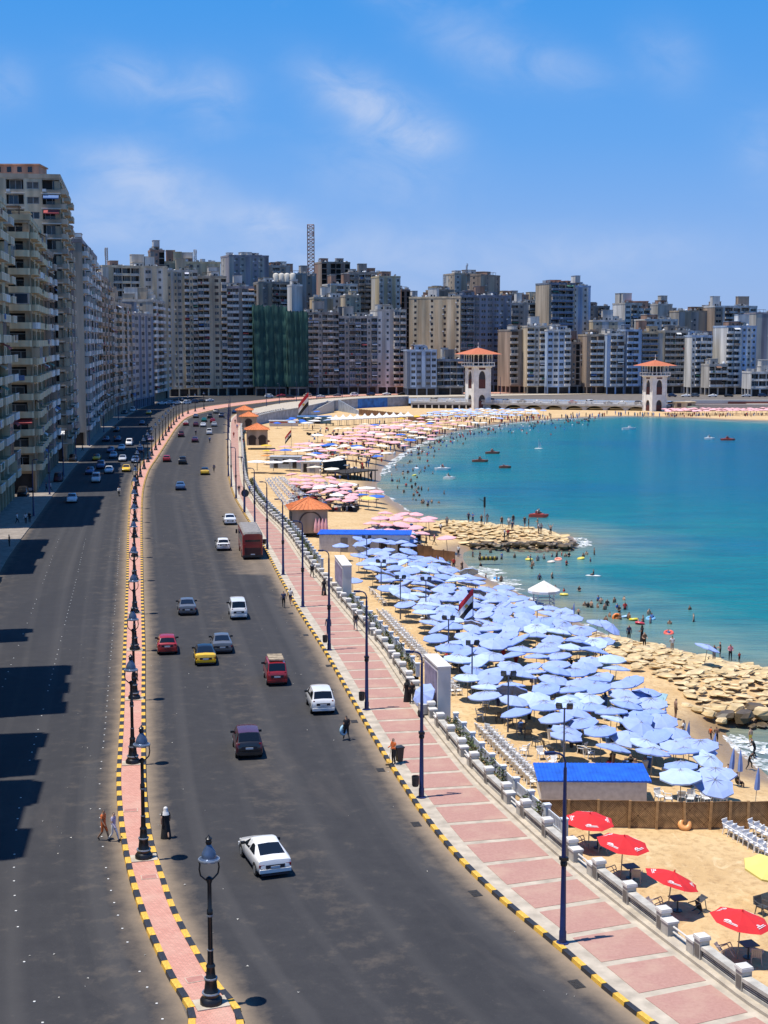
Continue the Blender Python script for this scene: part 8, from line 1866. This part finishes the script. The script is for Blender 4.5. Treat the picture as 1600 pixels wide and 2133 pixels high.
    bathers(sorted(far), 'in the shallows off the middle beach', (.7, 1.3))
    # swim rings and small craft
    rm = MB(); rm.lathe([(.42 + .14 * math.cos(2 * math.pi * k / 8), .14 * math.sin(2 * math.pi * k / 8)) for k in range(9)], 16)
    for px, py, c, lab in ((1285, 1287, (.75, .2, .03), 'orange ring upright among the near bathers'), (1303, 1284, (.3, .5, .7), 'pale blue ring among the near bathers'), (1333, 1298, (.6, .06, .08), 'red ring among the near bathers'), (1320, 1290, (.72, .6, .05), 'yellow ring among the near bathers'), (1355, 1288, (.2, .45, .7), 'blue and white ring under two bathers'), (1393, 1318, (.7, .12, .08), 'red ring carrying a bather near the groyne'), (1175, 1238, (.75, .6, .1), 'yellow ring right of the lifeguard tower'), (1163, 1165, (.75, .3, .2), 'orange and white ring off the rock spit'), (1210, 1163, (.72, .6, .1), 'yellow ring off the tip of the rock spit'), (1102, 1165, (.75, .65, .1), 'yellow ring carried by bathers off the spit'), (1148, 1170, (.7, .6, .5), 'pale ring close to the orange one'), (863, 990, (.7, .65, .1), 'yellow ring in the far shallows'), (868, 975, (.7, .7, .7), 'white ring in the far shallows'), (1036, 1205, (.05, .28, .6), 'blue ring held in the foam')):
        n_ = 'ring_' + lab.replace(' ', '_'); p = at(px, py, WL + .1); o = ob('swim_ring', rm.mesh('swim_ring', [mat(n_, c, .4, var=.08)], 3.2), None, p); o.rotation_euler = (rg.uniform(-.3, .3) + (1.2 if 'upright' in lab else 0), rg.uniform(-.2, .2), 0); tag(o, lab, 'swim ring', 'swim rings in the water')
    # boats
    def pedalo(px, py, c, lab, crew=2, L=3.2):
        p = at(px, py, WL); t = thing('pedal_boat', lab, 'boat', p, rg.uniform(-.4, .4), 'pedal boats in the bay'); m = mat('boat_' + c, {'red': (.38, .06, .04), 'white': (.7, .7, .68), 'brown': (.22, .08, .05), 'yellow': (.6, .45, .05)}[c], .5, var=.1)
        for sy in (-1, 1):
            mb = MB(); st = [(-L / 2, .1, .25), (-L / 2 + .5, .28, .0), (L / 2 - .8, .28, .0), (L / 2, .05, .35)]
            for (x0, w0, z0), (x1, w1, z1) in zip(st, st[1:]): mb.face([(x0, -w0, .5), (x1, -w1, .55), (x1, w1, .55), (x0, w0, .5)]); mb.face([(x0, -w0, z0 - .2), (x1, -w1, z1 - .2), (x1, -w1, .55), (x0, -w0, .5)]); mb.face([(x1, w1, z1 - .2), (x0, w0, z0 - .2), (x0, w0, .5), (x1, w1, .55)])
            ob('hull', mb.mesh('hull', [m]), t, (0, sy * .55, 0))
        mb = MB(); mb.box(-L * .3, -.75, .5, L * .25, .75, .62); ob('deck', mb.mesh('deck', [m]), t)
        for k in range(2): mb = MB(); mb.box(-.2, -.3, .62, .2, .3, .75); mb.box(-.28, -.3, .62, -.2, .3, 1.15); ob('seat', mb.mesh('seat', [m]), t, (-.2, -.4 + .8 * k, 0))
        for k in range(crew):
            q = t.matrix_basis @ Vector((-.2 + .1 * k, -.4 + .8 * k, .30)); P((p.x - .2 + .3 * k, p.y - .3 + .6 * k, WL + .28), -1.4, 'person sitting in the %s, %s seat' % (lab, ('landward', 'seaward', 'rear')[k]), rg.choice(('black', 'red', 'navy', 'white')), 'black', 'sit')
    pedalo(1122, 1077, 'red', 'red pedal boat beyond the rock spit', 2, 3.4); pedalo(1000, 962, 'brown', 'dark red pedal boat far out, left one', 2, 4.2); pedalo(1026, 945, 'brown', 'dark red pedal boat far out, upper one', 2, 4.0); pedalo(922, 979, 'white', 'white pedal boat near the middle beach', 2, 4.0); pedalo(1516, 917, 'red', 'red boat at the far right of the bay', 2, 4.4); pedalo(1478, 915, 'white', 'small pale boat at the far right of the bay', 1, 3.2); pedalo(936, 998, 'white', 'small white boat in front of the middle beach', 1, 2.6); pedalo(1052, 975, 'brown', 'low dark raft far out by the buoys', 0, 3.0)
    p = at(1310, 895, WL); t = thing('motor_boat', 'small white motor boat in the upper right of the bay', 'boat', p, .1); mb = MB(); L = 5.2; wmt = mat('boat_white', (.7, .7, .68), .5)
    st = [(-2.4, .7, -.2), (0, .85, -.25), (1.6, .6, -.1), (2.6, .05, .3)]
    for (x0, w0, z0), (x1, w1, z1) in zip(st, st[1:]): mb.face([(x0, -w0, z0), (x1, -w1, z1), (x1, -w1, .8), (x0, -w0, .65)]); mb.face([(x1, w1, z1), (x0, w0, z0), (x0, w0, .65), (x1, w1, .8)]); mb.face([(x0, -w0 * .95, .55), (x1, -w1 * .95, .7), (x1, w1 * .95, .7), (x0, w0 * .95, .55)])
    mb.face([(-2.4, -.7, -.2), (-2.4, -.7, .65), (-2.4, .7, .65), (-2.4, .7, -.2)]); ob('hull', mb.mesh('hull', [wmt]), t); mb = MB(); mb.box(-.2, -.45, .6, .7, .45, 1.3); ob('cabin', mb.mesh('cabin', [wmt]), t); mb = MB(); mb.face([(.71, -.4, .8), (.71, .4, .8), (.71, .4, 1.2), (.71, -.4, 1.2)]); ob('windscreen', mb.mesh('windscreen', [CGLASS]), t)
    p = at(1122, 935, WL); t = thing('sailboard', 'tiny white sailboard in the middle of the bay', 'boat', p); mb = MB(); mb.ico((0, 0, .1), 1.4, (1, .3, .12)); ob('board', mb.mesh('board', [wmt], 3.2), t); mb = MB(); mb.face([(0, 0, .4), (.9, .1, .8), (.05, .02, 2.9)]); mb.face([(.05, .06, 2.9), (.9, .14, .8), (0, .04, .4)]); mb.cyl((0, 0, 0), (0.02, 0, 2.9), .05, n=5); ob('sail', mb.mesh('sail', [wmt]), t)
    p = at(1236, 1200, WL); mb = MB(); mb.ico((0, 0, .05), 1.2, (1, .28, .1)); tag(ob('surfboard', mb.mesh('surfboard', [wmt], 3.2), None, p, -.25), 'white surfboard with a paddler off the blue parasols', 'surfboard'); P((p.x, p.y, WL - .35), 1.3, 'person paddling on the white surfboard', 'black', 'black', 'sit')
    # black and yellow inflatable roll at the foam
    p = at(1017, 1176, WL); t = thing('inflatable_float', 'dark yellow banded inflatable float carried at the waterline', 'float', (p.x, p.y, WL + .9), .05); 
    for k in range(9):
        mb = MB(); mb.ico((0, 0, 0), .33, (.7, 1, 1)); ob('air_chamber', mb.mesh('air_chamber', [mat('float_yellow', (.30, .22, .02), .4) if k % 2 else mat('float_black', (.015, .014, .012), .4)], 3.2), t, (-1.2 + k * .3, 0, 0))
    # crowds too far to tell apart
    mb = MB(); cols = [fab(c, FC[c]) for c in ('black', 'navy', 'red', 'white', 'brown', 'blue')] + [SKINM[0]]
    def spot(p, sit=False):
        h = rg.uniform(1.5, 1.8) * (.6 if sit else 1); c = rg.randrange(6); mb.lathe([(.12, 0), (.16, h * .35), (.2, h * .55), (.24, h * .78), (.08, h * .86)], 6, c, tuple(p)); mb.ico((p.x, p.y, p.z + h * .93), .12, (1, 1, 1.15), 0 if rg.random() < .6 else 6, 0, rg, 5, 4)
    for k in range(150):      # standing along the far waterline
        i = rg.random(); px = 820 + 560 * i; py = float(np.interp(px, [800, 830, 870, 920, 980, 1050, 1150, 1300, 1400], [962, 940, 920, 903, 889, 878, 871, 866, 867])) + rg.gauss(1, 3.5) * (1.3 - i); spot(atB(px, py))
    for k in range(150):
        px = rg.uniform(640, 900); py = rg.uniform(885, 1000)
        p = atB(px, py)
        if shore_at(p.x, p.y) > 1: spot(p, rg.random() < .5)
    for k in range(90):
        px = rg.uniform(1385, 1640); spot(atB(px, 866.5 + rg.uniform(-3, 3)), True)
    for k in range(120): px = rg.uniform(880, 1110); spot(atB(px, rg.uniform(864, 880)), True)
    struct('crowd', mb.mesh('crowd', cols, 1.0), 'stuff')
    mb = MB()
    for k in range(150):
        px = rg.uniform(860, 1240); py = float(np.interp(px, [860, 920, 980, 1050, 1150, 1240], [942, 916, 899, 886, 876, 871])) + abs(rg.gauss(0, 9)); p = at(px, py, WL); spot(Vector((p.x, p.y, WL - rg.uniform(.7, 1.2))))
    struct('far_bathers', mb.mesh('far_bathers', cols, 1.0), 'stuff')
    mb = MB()      # people in the shade under the blue parasols
    for k in range(150):
        py = rg.uniform(1200, 1640); xl = np.interp(py, [1182, 1285, 1400, 1500, 1600, 1640], [760, 845, 950, 1020, 1230, 1390]); xr = np.interp(py, [1182, 1235, 1300, 1380, 1470, 1590, 1640], [850, 990, 1140, 1240, 1290, 1410, 1480]); spot(atB(rg.uniform(xl, xr), py), True)
    struct('crowd', mb.mesh('crowd', cols, 1.0), 'stuff')
people()
